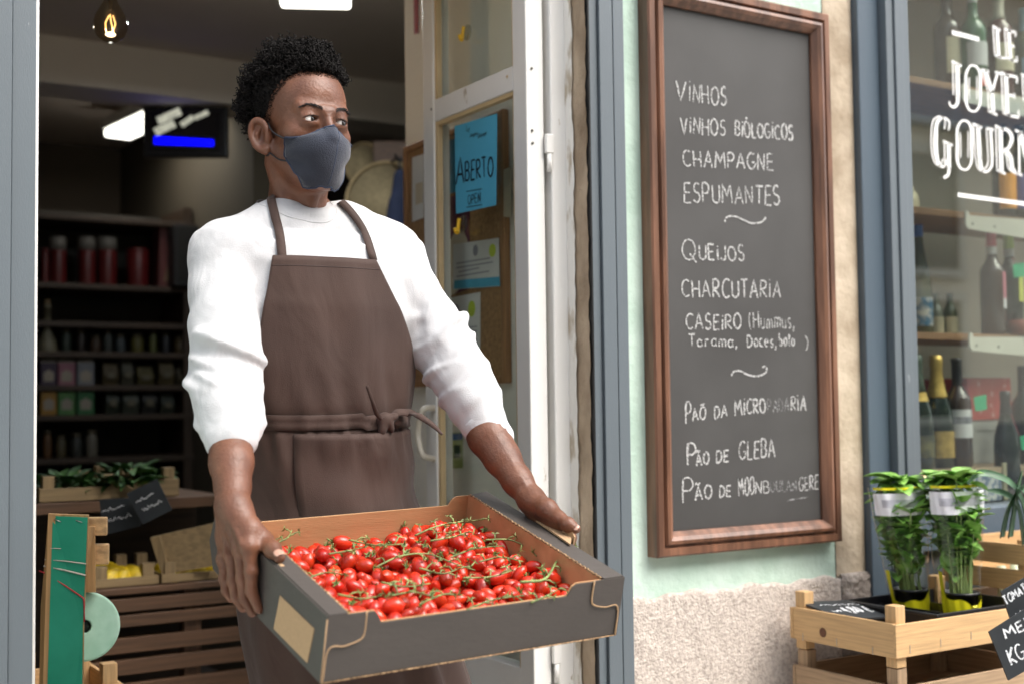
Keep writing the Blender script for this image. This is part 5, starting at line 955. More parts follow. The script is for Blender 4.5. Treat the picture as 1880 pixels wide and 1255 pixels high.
# front and back walls: dark outside, kraft liner, cut lower in the middle
def wallp(sgn):
    v = sgn*BD; top = BH-.003; cut = BH-(.021 if sgn < 0 else .019); a, b = (-.172, .150) if sgn < 0 else (-.198, .172)
    pr = [(-BW+.001, -BH-.001), (BW-.001, -BH-.001), (BW-.001, top), (b+.012, top), (b+.004, top-.004), (b-.004, cut), (a+.006, cut), (a-.002, top-.004), (a-.006, top), (-BW+.001, top)]
    o = mesh('front_wall' if sgn < 0 else 'back_wall', bprism([(u, v, w) for u, w in pr], (0, -sgn*.0024, 0)), dark, bx)
    pl = [(u*(1 if abs(u) < BW-.002 else .984), w+(.0008 if w > -BH else .006)) for u, w in pr]
    mesh('liner', bprism([(u, v-sgn*.0026, w) for u, w in pl], (0, -sgn*.003, 0)), kraft, o)
    return o
fw_ = wallp(-1); bw_ = wallp(1)
for s, nm in ((-1, 'left'), (1, 'right')):
    u = s*BW
    sd_ = mesh('side_wall', bprism([(u, -BD-.002, -BH-.001), (u, BD+.010*(s < 0), -BH-.001), (u, BD+.034*(s < 0), -.010), (u, BD+.016*(s < 0), BH), (u, -BD-.002, BH)], (-s*.0024, 0, 0)), dark, bx)
    fl0 = .030 if s < 0 else .040
    mesh('top_flange', bprism([(u-s*.0025, -BD-.0015, BH-.0005), (u-s*.0025, BD-.002, BH-.0005), (u-s*fl0, BD-.010, BH-.0005), (u-s*fl0*1.02, -.02, BH-.0005), (u-s*fl0, -BD-.0015, BH-.0005)], (0, 0, .0022)), dark, bx)
    mesh('liner', bspan(MB(), u-s*fl0, u-s*(fl0+.0032), -BD+.006, BD-.006, -BH+.0045, BH-.001), kraft, sd_)
    q = random.Random(3+s); mb = MB()
    P = [BX(u-s*(fl0+.0016)+q.uniform(-1, 1)*.0007, -BD+.004+i*(2*BD-.014)/90, BH+.0004+(.0012*math.sin(i*2.6))) for i in range(91)]
    mesh('corrugated_rim', mb.tube(P, .0017, 6), edge, sd_)
    # wrap-round tab on the front with its kraft cut edge
    tb = [(u, BH-.0005), (u-s*.058, BH-.0005), (u-s*.058, BH-.030), (u-s*.052, BH-.040), (u-s*.030, BH-.046), (u-s*.006, BH-.048), (u-s*.002, -BH), (u, -BH)]
    tt = mesh('corner_tab', bprism([(a, -BD-.0003, w) for a, w in tb], (0, -.0022, 0)), dark, bx)
    mesh('cut_edge', MB().tube([BX(a, -BD-.0018, w) for a, w in spline([(x, 0, y) for x, y in tb[1:6]], 4) for a, w in ((a, w),)] if False else [BX(p[0], -BD-.0018, p[2]) for p in spline([(x, 0, y) for x, y in tb[1:7]], 5)], .0015, 6), kl, tt)
mesh('front_edge', MB().tube([BX(-BW+.0, -BD-.0022, BH-.004), BX(-BW, -BD-.0022, -BH+.002)], .0011, 6), kl, bx)
mesh('bottom_edge', MB().tube([BX(-BW, -BD-.001, -BH-.0005), BX(BW-.004, -BD-.001, -BH-.0005)], .0011, 6), edge, bx)
pq = [loc(atBox(x, y, 0, -BW)) for x, y in ((515, 1092), (578, 1153), (565, 1216), (503, 1153))]
mesh('kraft_patch', bprism([(-BW-.0003, p.y, p.z) for p in pq], (-.0006, 0, 0)), kl, bx)
h0 = loc(atBox(985, 955, 0, BW)); h1 = loc(atBox(1046, 998, 0, BW))
fq = [loc(atBox(x, y, 2, BH+.004)) for x, y in ((984, 957), (1002, 951), (1050, 984), (1047, 1001))]
mesh('handle_flap', bprism([(q.x, q.y, q.z) for q in fq], (0, 0, .003)), kl, bx)
mesh('handle_edge', bprism([(BW+.004, h0.y+.012, .020), (BW+.006, h0.y+.010, BH+.016), (BW+.006, h1.y+.006, BH+.016), (BW+.006, h1.y-.002, BH+.010), (BW+.004, h1.y-.002, .020)], (.0026, 0, 0)), kl, bx)
hs = loc(atBox(506, 1032, 2, BH)); mesh('handle_slit', bspan(MB(), -BW+.006, -BW+.012, hs.y-.020, hs.y+.02, BH+.0018, BH+.0024), kl, bx)

# ------------------------------------------------------------------ the tomatoes
tm = mat('tomato_skin', (.43, .012, .006), .27, .18, 24, spec=.45, coat=.12, sss=.0, col2=(.60, .030, .011), lo=.35, hi=.7)
nt = tm.node_tree; oi = nt.nodes.new('ShaderNodeObjectInfo'); hv = nt.nodes.new('ShaderNodeHueSaturation'); cr0 = [n for n in nt.nodes if n.type == 'VALTORGB'][0]
m1 = nt.nodes.new('ShaderNodeMapRange'); m1.inputs['To Min'].default_value = .499; m1.inputs['To Max'].default_value = .505; m2 = nt.nodes.new('ShaderNodeMapRange'); m2.inputs['To Min'].default_value = .75; m2.inputs['To Max'].default_value = 1.25
mu = nt.nodes.new('ShaderNodeMath'); mu.operation = 'FRACT'; mk = nt.nodes.new('ShaderNodeMath'); mk.operation = 'MULTIPLY'; mk.inputs[1].default_value = 7.31
nt.links.new(oi.outputs['Random'], m1.inputs[0]); nt.links.new(oi.outputs['Random'], mk.inputs[0]); nt.links.new(mk.outputs[0], mu.inputs[0]); nt.links.new(mu.outputs[0], m2.inputs[0])
nt.links.new(m1.outputs[0], hv.inputs['Hue']); nt.links.new(m2.outputs[0], hv.inputs['Value']); nt.links.new(cr0.outputs[0], hv.inputs['Color']); nt.links.new(hv.outputs[0], nt.nodes['Principled BSDF'].inputs['Base Color'])
calm = mat('calyx_green', (.10, .17, .035), .6, .25, 30, col2=(.20, .28, .07)); vinem = mat('vine_stem', (.13, .17, .05), .6, .2, 40, col2=(.26, .33, .11))
TL = 'small red plum tomato heaped loose in the dark cardboard tray'
def tomato_mesh(i):
    q = random.Random(i); a = 1.40+.14*(i % 3); pf = []
    for k in range(13): t = -1+2*k/12; r = max(0, 1-t*t)**.5; pf.append((r*(1-.08*t*(i % 2))*.0111, t*.0111*a-(.0016*(abs(t) > .99))))
    t_ = mesh('tomato', MB().lathe(pf, (0, 0, 0), 20), tm, None, True); tag(t_, TL, 'tomato', 'tomatoes heaped in the cardboard tray'); mb = MB()
    for k in range(5):
        an = k*1.2566+q.uniform(-.2, .2); z0 = .0111*a; L_ = q.uniform(.006, .0095); up_ = q.uniform(-.001, .004)
        rows = []
        for s in range(5): f = s/4; r = L_*f; wv = .0022*(1-f)**.7; z = z0-.0006+up_*f*f*2-.0012*f*(1-f); rows.append([(r*math.cos(an)-wv*math.sin(an)*e, r*math.sin(an)+wv*math.cos(an)*e, z) for e in (-1, 0, 1)])
        mb.grid(rows)
    mb.tube([(0, 0, z0-.001), (.001, 0, z0+.004), (.003, .001, z0+.008)], [.0013, .0011, .0014], 6)
    mesh('calyx', mb, calm, t_); return t_
base_t = [tomato_mesh(i) for i in range(6)]
rt = np.random.RandomState(11); N = 298
U = BW-.044; V = BD-.018
lvl = lambda u, v: .0055+.010*np.clip((-v)/V, -1, 1)*.6+.024*np.exp(-((u-.11)**2/.014+(v-.11)**2/.008))+.006*np.sin(u*19+1)*np.cos(v*23)-.012*np.exp(-((u+.06)**2/.02+(v-.19)**2/.004))+.012*np.exp(-((u+.19)**2/.003+(v-.10)**2/.01))
P_ = np.c_[rt.uniform(-U, U, N), rt.uniform(-V, V, N), np.zeros(N)]; P_[:, 2] = lvl(P_[:, 0], P_[:, 1])+rt.uniform(-.012, .022, N)
A_ = rt.normal(size=(N, 3)); A_[:, 2] *= .42; A_ /= np.linalg.norm(A_, axis=1)[:, None]
for it in range(160):
    # two spheres per fruit keep the oval shapes apart
    C2 = np.concatenate([P_+A_*.0058, P_-A_*.0058]); own = np.r_[np.arange(N), np.arange(N)]
    dlt = C2[:, None]-C2[None]; ds = np.linalg.norm(dlt, axis=2)+1e-9; ov = np.maximum(.0212-ds, 0); ov[own[:, None] == own[None]] = 0
    f = (dlt/ds[..., None]*ov[..., None]).sum(1)*.32; P_ += f[:N]+f[N:]; tq_ = (f[:N]-f[N:]); A_ += tq_*18; A_ /= np.linalg.norm(A_, axis=1)[:, None]
    P_[:, 2] -= .0007*(it < 130)
    P_[:, 0] = np.clip(P_[:, 0], -U, U); P_[:, 1] = np.clip(P_[:, 1], -V, V); P_[:, 2] = np.maximum(P_[:, 2], lvl(P_[:, 0], P_[:, 1])-.018)
order = np.argsort(P_[:, 2])
BQ = BM.to_quaternion(); placed = []
for n_, i in enumerate(order):
    b0 = base_t[int(rt.randint(6))] if n_ >= 6 else base_t[n_]
    o = b0 if n_ < 6 else copy_tree(b0)
    if n_ >= 6 and rt.rand() < .45:
        for ch in list(o.children): bpy.data.objects.remove(ch)
    o.location = BX(*P_[i]); d = Vector(A_[i]) if rt.rand() < .5 else -Vector(A_[i]); o.rotation_mode = 'QUATERNION'
    o.rotation_quaternion = BQ @ Vector((0, 0, 1)).rotation_difference(d); s = rt.uniform(.86, 1.10); o.scale = (s*rt.uniform(.94, 1.06), s*rt.uniform(.94, 1.06), s); placed.append(o)
mb = MB()
for i in range(19):
    for j in range(15):
        u = -U+.004+(2*U-.008)*(i+.5*(j % 2))/18.5+rt.uniform(-.003, .003); v = -V+.004+(2*V-.008)*j/14+rt.uniform(-.003, .003); w = min(-BH+.004+.014, lvl(u, v)-.020); pf = []
        for k in range(9): t = -1+2*k/8; pf.append((max(0, 1-t*t)**.5*.0115, t*.0165))
        mb.lathe(pf, BX(u, v, max(w, -BH+.017)), 12, tuple(BM @ Vector((rt.normal(), rt.normal(), .3))))
lo_ = mesh('tomato_layer', mb, tm, None, True, loc=BX(0, 0, -BH+.01)); tag(lo_, 'red tomatoes of the lower layer, under the heap in the tray', 'tomatoes'); lo_['kind'] = 'stuff'
# vine stems lying on the heap
def vine(label, pts, w, tw, seed, thick=.0014, curl=True):
    q = random.Random(seed); P = [atBox(x, y, 2, lvl(loc(atBox(x, y, 2, .02)).x, loc(atBox(x, y, 2, .02)).y)+w+q.uniform(-.002, .003)) for x, y in pts]; S_ = spline(P, 8); mb = MB()
    mb.tube(S_, [thick*(1.15-.5*i/len(S_)) for i in range(len(S_))], 7); nrm = BM @ Vector((0, 0, 1))
    for k in range(tw):
        i = int((k+.6)/tw*(len(S_)-2))+1; t_ = (S_[min(i+1, len(S_)-1)]-S_[i-1]).normalized(); sd2 = t_.cross(nrm)*(1 if k % 2 else -1); L_ = q.uniform(.011, .020)
        d = (sd2*q.uniform(.6, 1)+nrm*q.uniform(-.1, .9)+t_*q.uniform(.1, .6)).normalized(); e1 = S_[i]+d*L_*.55; e2 = e1+(d+t_*q.uniform(-.5, .5)-nrm*q.uniform(.0, .9)).normalized()*L_*.55
        mb.tube([S_[i], S_[i]+d*L_*.3, e1, (e1+e2)/2, e2], [.0011, .0009, .0015, .0009, .0010], 6)
        for a in range(5):
            an = a*1.2566+q.uniform(-.3, .3); x_ = d.orthogonal().normalized(); y_ = d.cross(x_); dd = (x_*math.cos(an)+y_*math.sin(an)+d*q.uniform(-.3, .6)).normalized(); L2 = q.uniform(.006, .010)
            mb.ribbon([e2, e2+dd*L2*.5, e2+dd*L2+d*q.uniform(-.003, .003)], [.0022, .0020, .0004], x_)
    tag(mesh('tomato_vine', mb, vinem, None, True, loc=P[0]), label, 'vine stem', 'vine stems among the tomatoes')
vine('green vine stem with many twigs lying along the back right of the tomatoes', [(762, 982), (800, 966), (845, 957), (888, 953)], .017, 8, 1)
vine('green vine stem curving across the middle of the tomatoes', [(690, 1040), (735, 1020), (785, 1016), (830, 1032), (872, 1046)], .017, 9, 2)
vine('short green vine stem just above the middle of the heap', [(828, 1022), (872, 1006), (925, 1001)], .017, 5, 3)
vine('green vine stem arching near the right wall of the tray', [(892, 990), (935, 990), (965, 1003), (985, 1020)], .018, 6, 4)
vine('upright green vine stem rising above the right rim of the tray', [(955, 1068), (1000, 1062), (1022, 1030), (1048, 1002)], .022, 6, 5, .0022)
vine('green vine stem near the front edge of the tray', [(858, 1118), (905, 1100), (962, 1092)], .016, 6, 6)
vine('green vine stem at the left of the heap', [(604, 1016), (640, 1010), (676, 1002)], .017, 4, 7)
vine('tiny green vine stem by the left thumb of the man', [(512, 994), (528, 986), (536, 972)], .018, 3, 8)
vine('green vine stem low at the front left of the heap', [(620, 1090), (665, 1098), (700, 1092)], .015, 4, 9)
vine('green vine stem at the front right corner of the heap', [(975, 1105), (1005, 1092), (1030, 1078)], .017, 4, 10)
vine('green vine stem crossing the heap right of the middle', [(850, 1060), (900, 1058), (945, 1045)], .016, 5, 12)
vine('thin green vine stem near the left end of the heap', [(560, 1062), (600, 1050), (640, 1056)], .015, 4, 13)
vine('thin green vine stem left of the middle, pointing at the viewer', [(700, 1068), (745, 1076), (790, 1070)], .016, 5, 14)
vine('thin green vine stem in front of the middle', [(770, 1108), (815, 1090), (850, 1092)], .015, 4, 15)
vine('curly green vine stem in the centre of the heap', [(770, 1042), (812, 1052), (850, 1040)], .018, 6, 16)
vine('thin green vine stem high at the back of the heap', [(790, 992), (830, 985), (862, 975)], .018, 6, 17)
vine('thin green vine stem right of the centre of the heap', [(880, 1030), (920, 1022), (960, 1030)], .018, 6, 18)
vine('thin green vine stem between the centre and the front edge', [(720, 1092), (760, 1086), (800, 1096)], .016, 5, 19)
vine('thin green vine stem at the back left below the kraft wall', [(640, 990), (690, 1000), (735, 998)], .017, 5, 20)
# ================================================================== the man
skin = mat('dark_brown_skin', (.118, .045, .0235), .46, .10, 26, bump=.0010, bscale=190, spec=.45, sss=.06, col2=(.190, .078, .043), lo=.3, hi=.75)
HY = R(5.0); HX = Vector((math.cos(HY), math.sin(HY), 0)); HB = Vector((-math.sin(HY), math.cos(HY), 0)); HZ = Vector((0, 0, 1))
HM = Matrix((HX*.945, HB, HZ)).transposed()
H0 = atD(600, 221, 2.222)-HM @ Vector((0, -.088, 0))
def HW(p): return H0+HM @ Vector(p)
man = thing('person', 'man in a white sweatshirt, brown apron and dark blue face mask carrying the tray', 'person', (H0.x, H0.y+.05, .06))
parts = []
# head and neck in head space
f = Field((-.105, -.135, -.235), (.105, .125, .145), .0017)
f.ell((0, .018, .045), (.073, .095, .083), 0).ell((0, -.032, .036), (.062, .055, .060), .03).ell((0, -.038, -.03), (.056, .050, .068), .03)
for s in (-1, 1):
    f.ell((s*.046, -.050, -.024), (.020, .024, .017), .025); f.cone((s*.054, .004, -.050), (s*.026, -.060, -.098), .017, .013, .03)
f.ell((0, -.070, -.099), (.020, .017, .015), .025).ell((0, -.03, -.076), (.044, .050, .036), .03).ell((0, -.084, -.066), (.030, .020, .026), .02)
f.cone((0, -.086, .012), (0, -.106, -.034), .0080, .0105, .014)
for s in (-1, 1):
    f.ell((s*.012, -.094, -.040), (.010, .010, .009), .008); f.cone((s*.046, -.072, .021), (s*.012, -.087, .015), .0075, .0085, .014)
    f.ell((s*.033, -.1005, -.003), (.0150, .0108, .0070), .016, op='s'); f.ell((s*.032, -.0765, -.001), (.0156, .0152, .0142), .011)
    f.ell((s*.0325, -.0955, -.0008), (.0160, .0150, .0051), .0012, rot=Matrix.Rotation(R(s*7), 3, 'Y'), op='s')
    f.cone((s*.020, -.088, .0068), (s*.046, -.078, .0062), .0022, .0020, .005)
    f.cone((s*.021, -.087, -.0085), (s*.044, -.079, -.0085), .0012, .0010, .008)
    er = Matrix.Rotation(R(-s*36), 3, 'Z') @ Matrix.Rotation(R(-10), 3, 'X')
    ec = Vector((s*.079, .012, -.020)); E = lambda x, y, z: ec+er @ Vector((x*s, y, z))
    f.ell(E(0, 0, 0), (.0075, .0200, .031), .008, rot=er)
    ring = [E(.006, -.013, -.010), E(.007, -.016, .006), E(.0075, -.010, .022), E(.008, .002, .029), E(.0085, .013, .022), E(.008, .017, .006), E(.007, .013, -.012), E(.006, .004, -.024), E(.005, -.008, -.029)]
    f.chain([tuple(p) for p in spline(ring, 3)], [.0042]*25, .004); f.ell(E(.004, -.006, -.026), (.006, .009, .008), .006)
    f.ell(E(.0085, -.002, .002), (.0075, .0088, .0150), .004, rot=er, op='s'); f.chain([E(.004, .008, -.012), E(.0055, .006, .004), E(.005, -.002, .014)], [.003, .003, .0025], .004)
    f.ell(E(.006, -.015, -.008), (.004, .0045, .0075), .004)
f.cone((0, .018, -.055), (0, .045, -.24), .049, .055, .03)
for s in (-1, 1): f.cone((s*.050, .022, -.065), (s*.014, -.020, -.225), .012, .010, .022)
f.ell((0, -.026, -.135), (.010, .010, .014), .02)
V, F = f.mesh(); V = smooth_v(V, F, 1, .4); HV, HF = V.copy(), F.copy(); V = V @ np.array(HM).T+np.array(H0); parts.append((V, F))
headbvh = BVHTree.FromPolygons([tuple(p) for p in V.tolist()], F.tolist())
# ---------------- right forearm and hand (nearer, holds the left wall of the tray)
def hand(lo, hi, h, build):
    f = Field(lo, hi, h); build(f); V, F = f.mesh(); V = smooth_v(V, F, 1, .4); parts.append((V, F)); return V, F
OUT = -BW
def lf(x, y, d): return atBox(x, y, 0, OUT-d)
wr = atD(427, 925, 1.925); fa = [atD(420, 745, 2.055), atD(423, 800, 2.02), atD(425, 850, 1.98), atD(427, 893, 1.948), wr]
K = [lf(457, 1003, .016), lf(442, 1010, .020), lf(425, 1018, .021), lf(411, 1026, .018)]
FG = [[K[0], lf(461, 1048, .015), lf(461, 1083, .013), atBox(475, 1117, 0, OUT-.004)], [K[1], lf(446, 1060, .017), lf(449, 1096, .014), atBox(463, 1123, 0, OUT-.006)], [K[2], lf(429, 1064, .017), lf(434, 1095, .014), lf(446, 1115, .007)], [K[3], lf(413, 1060, .015), lf(415, 1083, .013), lf(424, 1098, .008)]]
TH = [lf(437, 950, .018), lf(460, 972, .007), atBox(485, 990, 2, BH+.013), atBox(501, 1008, 2, BH+.0115), atBox(513, 1022, 2, BH+.010)]
def bR(f):
    f.chain(fa, [.027, .0345, .0305, .0240, .0222], .02)
    for i, k_ in enumerate(K): f.cone(wr+(k_-wr)*.08, k_, .0185, (.0120, .0125, .0118, .0105)[i], .014)
    f.cone(wr+(K[0]-wr)*.25, wr+(K[3]-wr)*.55, .018, .015, .02)
    for i, fg in enumerate(FG): f.chain(fg, [(.0108, .0098, .0090, .0072), (.0110, .0100, .0092, .0074), (.0106, .0096, .0088, .0070), (.0092, .0082, .0076, .0062)][i], .0035); f.ell(fg[0], (.0118,)*3, .006); f.ell(fg[1], (.0103,)*3, .004)
    f.cone(wr, TH[1], .0185, .0130, .018); f.chain(TH, [.016, .0128, .0116, .0108, .0086], .012); f.ell(TH[3], (.0116,)*3, .004); f.cone(K[0], TH[1], .009, .011, .016)
    # tendons and veins on the back of the hand and the forearm
    nv = Vector((-.88, -.45, .1)).normalized()
    for k_ in K[:3]: f.chain([wr+(k_-wr)*t+nv*(.0180-.0045*t) for t in (.15, .4, .7, .95)], [.0018, .0022, .0024, .0024], .006)
    vn = [wr+(K[1]-wr)*.62+nv*.0165, wr+(K[1]-wr)*.35+nv*.0188+Vector((0, .004, 0)), wr+nv*.0225, fa[3]+nv*.0240+Vector((.003, -.004, 0)), fa[2]+nv*.0305+Vector((0, .004, 0)), fa[1]+nv*.0340]
    f.chain(spline(vn, 3), [.0021]*16, .005); v2 = [fa[2]+nv*.0300+Vector((0, .004, 0)), fa[3]+nv*.0228+Vector((-.004, .012, 0)), wr+nv*.0195+Vector((-.002, .012, -.004)), wr+(K[2]-wr)*.5+nv*.0175]
    f.chain(spline(v2, 3), [.0019]*10, .005)
allp = fa+K+TH+[p for g in FG for p in g]; lo_, hi_ = np.min([tuple(p) for p in allp], 0)-.05, np.max([tuple(p) for p in allp], 0)+.05
hand(lo_, hi_, .0015, bR)
nail = MB()
def nailp(tip, prev, out, r):
    d = (tip-prev).normalized(); s_ = d.cross(out).normalized(); n_ = s_.cross(d); rows = []
    for i in range(5):
        t = i/4; rows.append([tip+d*(r*(.75-1.5*t))+s_*(r*.72*e*(1 if 0 < t < 1 else .75))+n_*(r*(.99-.22*e*e)*(1.0 if t > .2 else .86)) for e in (-1, -.5, 0, .5, 1)])
    nail.grid(rows)
nailp(TH[4], TH[3], BM @ Vector((-.25, -.2, 1)), .0098)
# ---------------- left forearm and hand (on the right wall)
wl_ = atD(972, 912, 2.19); fb = [atD(872, 752, 2.285), atD(897, 800, 2.262), atD(922, 840, 2.238), atD(950, 882, 2.21), wl_]
hv_ = loc(atBox(1000, 950, 0, BW)).y
KL = [BX(BW+.020, hv_-.030-.0*i+.021*i-.012, BH-.006-.004*i) for i in range(4)]
FL = [[k_, k_+BM @ Vector((.004, -.012, -.040)), k_+BM @ Vector((-.006, -.016, -.066)), k_+BM @ Vector((-.012, -.016, -.082))] for k_ in KL]
TL_ = [atD(982, 922, 2.175), atBox(1004, 934, 2, BH+.030), atBox(1026, 950, 2, BH+.026), atBox(1043, 962, 2, BH+.023), atBox(1057, 970, 2, BH+.020)]
def bL(f):
    f.chain(fb, [.029, .0345, .0290, .0232, .0200], .02)
    for i, k_ in enumerate(KL): f.cone(wl_+(k_-wl_)*.1, k_, .0165, (.0125, .0125, .0118, .0105)[i], .014)
    for i, fg in enumerate(FL): f.chain(fg, [.0108, .0098, .0090, .0074], .0035)
    f.cone(wl_, TL_[1], .0170, .0140, .014); f.chain(TL_, [.0180, .0136, .0110, .0108, .0080], .008); f.ell(TL_[3], (.0113,)*3, .004); f.cone(KL[0], TL_[1], .011, .012, .018)
    nv = (Vector((-.35, -.85, .35))).normalized(); f.chain([fb[1]+nv*.0340, fb[2]+nv*.0285+Vector((.004, 0, 0)), fb[3]+nv*.0228, wl_+nv*.0195], [.002, .0021, .0022, .0022], .005)
    f.chain([fb[2]+nv*.0255+Vector((.015, 0, .006)), fb[3]+nv*.0200+Vector((.012, 0, .004)), wl_+nv*.0170+Vector((.010, 0, .004))], [.002, .002, .002], .005)
allp = fb+KL+TL_+[p for g in FL for p in g]; lo_, hi_ = np.min([tuple(p) for p in allp], 0)-.05, np.max([tuple(p) for p in allp], 0)+.05
hand(lo_, hi_, .0015, bL)
nailp(TL_[4], TL_[3], BM @ Vector((-.5, -.6, .9)), .0078)
# ---------------- torso, upper arms and legs under the clothes
TX, TY = .930, 2.130
SZ_ = [.60, .80, .95, 1.02, 1.12, 1.25, 1.36, 1.44, 1.50]; SA = [.150, .154, .148, .141, .145, .168, .176, .172, .150]; SB = [.105, .112, .115, .110, .108, .110, .108, .098, .078]
jR = atD(420, 470, 2.235); jL = atD(712, 470, 2.395); eR = atD(413, 690, 2.10); eL = atD(832, 665, 2.33)
def torso(f, z0, z1, grow, k):
    def fn(X, Y, Z):
        a = np.interp(Z.ravel(), SZ_, SA).reshape(Z.shape)+grow; b = np.interp(Z.ravel(), SZ_, SB).reshape(Z.shape)+grow
        q = (np.abs((X-TX)/a)**2.3+np.abs((Y-TY)/b)**2.3)**(1/2.3); d = (q-1)*np.minimum(a, b)*.9
        return np.maximum(d, np.maximum(Z-z1, z0-Z))
    return f.put(fn, (TX-.3, TY-.25, z0-.02), (TX+.3, TY+.25, z1+.02), k)
def bT(f):
    torso(f, .92, 1.48, -.02, .02); f.cone((TX, TY+.03, 1.42), (TX, TY+.03, 1.54), .045, .042, .04)
    for j, e in ((jR, eR), (jL, eL)): f.cone((TX+(j.x-TX)*.4, TY, 1.49), j, .045, .045, .04); f.cone(j, e, .042, .030, .03)
    f.cone(eR, fa[0], .030, .030, .02); f.cone(eL, fb[0], .030, .030, .02)
    for s in (-1, 1): f.cone((TX+.035+s*.060, TY+.01, .93), (TX+.09+s*.075, TY+.02, .52), .064, .055, .04); f.cone((TX+.09+s*.075, TY+.02, .52), (TX+.09+s*.10, TY+.05, .13), .055, .036, .02); f.cone((TX+.09+s*.10, TY+.05, .115), (TX+.09+s*.115, TY-.09, .10), .036, .028, .03)
hand((.66, 1.92, .06), (1.30, 2.34, 1.58), .009, bT)
o = 0; vv = []; ff = []
for V, F in parts: vv.append(V); ff.append(F+o); o += len(V)
body = mesh('body', vf(np.concatenate(vv), np.concatenate(ff)), skin, man, True)
mesh('fingernails', nail, mat('nail', (.46, .27, .20), .3, .05), body, True)
# ---------------- eyes, brows
eyew = mat('eye_white', (.78, .75, .71), .18, .03, 60, coat=.2); iris = mat('dark_iris', (.014, .008, .006), .1, .2, 200, coat=.6); browm = mat('brow_hair', (.010, .008, .008), .8, .2)
for s in (-1, 1):
    c = Vector((s*.032, -.0757, -.001)); pf = [(.0130*math.sin(math.pi*k/16), -.0130*math.cos(math.pi*k/16)) for k in range(17)]
    e = mesh('eyeball', MB().lathe(pf, HW(c), 24), eyew, body)
    gz = Vector((.40, -.91, .02)).normalized();
    cap = [(.0131*math.sin(R(a)), .0131*math.cos(R(a))) for a in (29, 23, 16, 10, 4, 0)]
    mesh('iris', MB().lathe([(r, z+.0003) for r, z in cap], HW(c), 20, HM @ gz), iris, e)
bh = MB(); rb = random.Random(5)
for s in (-1, 1):
    for k in range(190):
        t = rb.random(); x = s*(.013+.037*t); z = .0165+.0065*math.sin(min(1, t*1.25)*math.pi*.62)-.006*max(0, t-.72)*3+rb.uniform(-1, 1)*.0028*(1-.6*t)
        p = HW((x, -.16, z)); h = headbvh.ray_cast(p, HM @ Vector((0, 1, 0)))
        if h[0] is None: continue
        d = (HM @ Vector((s*.9, -.12, .42-.5*t))).normalized(); q = h[0]+h[1]*.0003; L_ = .0052*rb.uniform(.7, 1.2)
        bh.tube([q, q+d*L_*.5+h[1]*.0007, q+d*L_+h[1]*.0003], [.00034, .00030, .0001], 3, caps=False)
mesh('eyebrows', bh, browm, body)
for s in (-1, 1):
    for up, r_ in ((1, .00085), (-1, .0004)):
        q = []; lash = MB()
        for i in range(15):
            x = -.0148+.0296*i/14; h = headbvh.ray_cast(HW((s*.0325+x, -.16, -.0008-s*x*.12+up*.0053*math.sqrt(max(0, 1-(x/.0158)**2)))), HM @ Vector((0, 1, 0)))
            if h[0] is not None: q.append(h[0]+h[1]*.0002)
        lash.tube(q, [r_*(.5+.5*math.sin(math.pi*i/(len(q)-1))) for i in range(len(q))], 5)
        mesh('eyelashes', lash, browm, body)
# ---------------- hair
hairm = mat('black_hair', (.0085, .0070, .0065), .8, .3, 80, spec=.18)
def hz(th): return lerp(abs(th), [0, 25, 40, 52, 66, 84, 100, 135, 180], [.086, .085, .078, .058, .040, .022, .010, -.018, -.032])
def skull(th, z, g=0.0):     # point of the cranium in head space; th = degrees from the face
    zc = min(max((z-.045)/.083, -.999), .999); r = math.sqrt(1-zc*zc); a = R(th); dx, dy = math.sin(a), -math.cos(a)
    R_ = r/math.sqrt((dx/.073)**2+(dy/.095)**2); fr = .0 if dy > 0 else .006*(-dy)
    return Vector((dx*(R_+g), .018+dy*(R_+fr+g), z+g*zc))
cap = MB(); rows = []
for j in range(15):
    rows.append([HW(skull(-180+360*k/72, hz(-180+360*k/72)+(.1285-hz(-180+360*k/72))*(j/14)**.8, .0016+.006*min(1, j/5))) for k in range(72)])
cap.grid(rows, True, True); cap.add([HW((0, .018, .1345))]+rows[-1], [(0, 1+k, 1+(k+1) % 72) for k in range(72)])
hr = MB(); rh = random.Random(9)
def curl(p, d, L_, r, turns):
    d = d.normalized(); x_ = d.orthogonal().normalized(); y_ = d.cross(x_); a0 = rh.uniform(0, 6.28); n_ = max(5, int(turns*6)); sg = rh.choice((-1, 1)); pts = []
    for i in range(n_+1): t = i/n_; a = a0+sg*turns*6.28*t; rr = r*(.35+.65*t); pts.append(p+d*(L_*t)+x_*(rr*math.cos(a))+y_*(rr*math.sin(a)))
    hr.tube(pts, [.00108]*(len(pts)-1)+[.0005], 3, caps=False)
for k in range(5200):
    th = rh.uniform(-180, 180); h0_ = hz(th); u = rh.random()**.85; z = h0_+(.1285-h0_)*u
    p = skull(th, z, .003); n_ = (p-Vector((0, .018, .03))).normalized(); e = min(1, max(0, (z-h0_)/.045)); side = abs(math.sin(R(th)))
    L_ = (.004+.030*e*(1-.28*side*(1-u)))*rh.uniform(.65, 1.15)
    if abs(th) < 45: L_ = .010+.020*min(1, (z-h0_)/.03)*rh.uniform(.7, 1.1)
    L_ *= 1+.28*math.sin(th*.09+z*60)*math.sin(th*.05-z*90+1)
    if z < .035 and abs(th) < 110: L_ *= .35
    elif 48 < abs(th) < 104 and z < .078: L_ *= .45
    if abs(th) > 115: L_ += .010*e-.002
    d = (n_+Vector((rh.gauss(0, .28), rh.gauss(0, .28), rh.gauss(0, .2)+.12*u))).normalized()
    curl(HW(p), HM @ d, L_, rh.uniform(.0018, .0040), L_/.010)
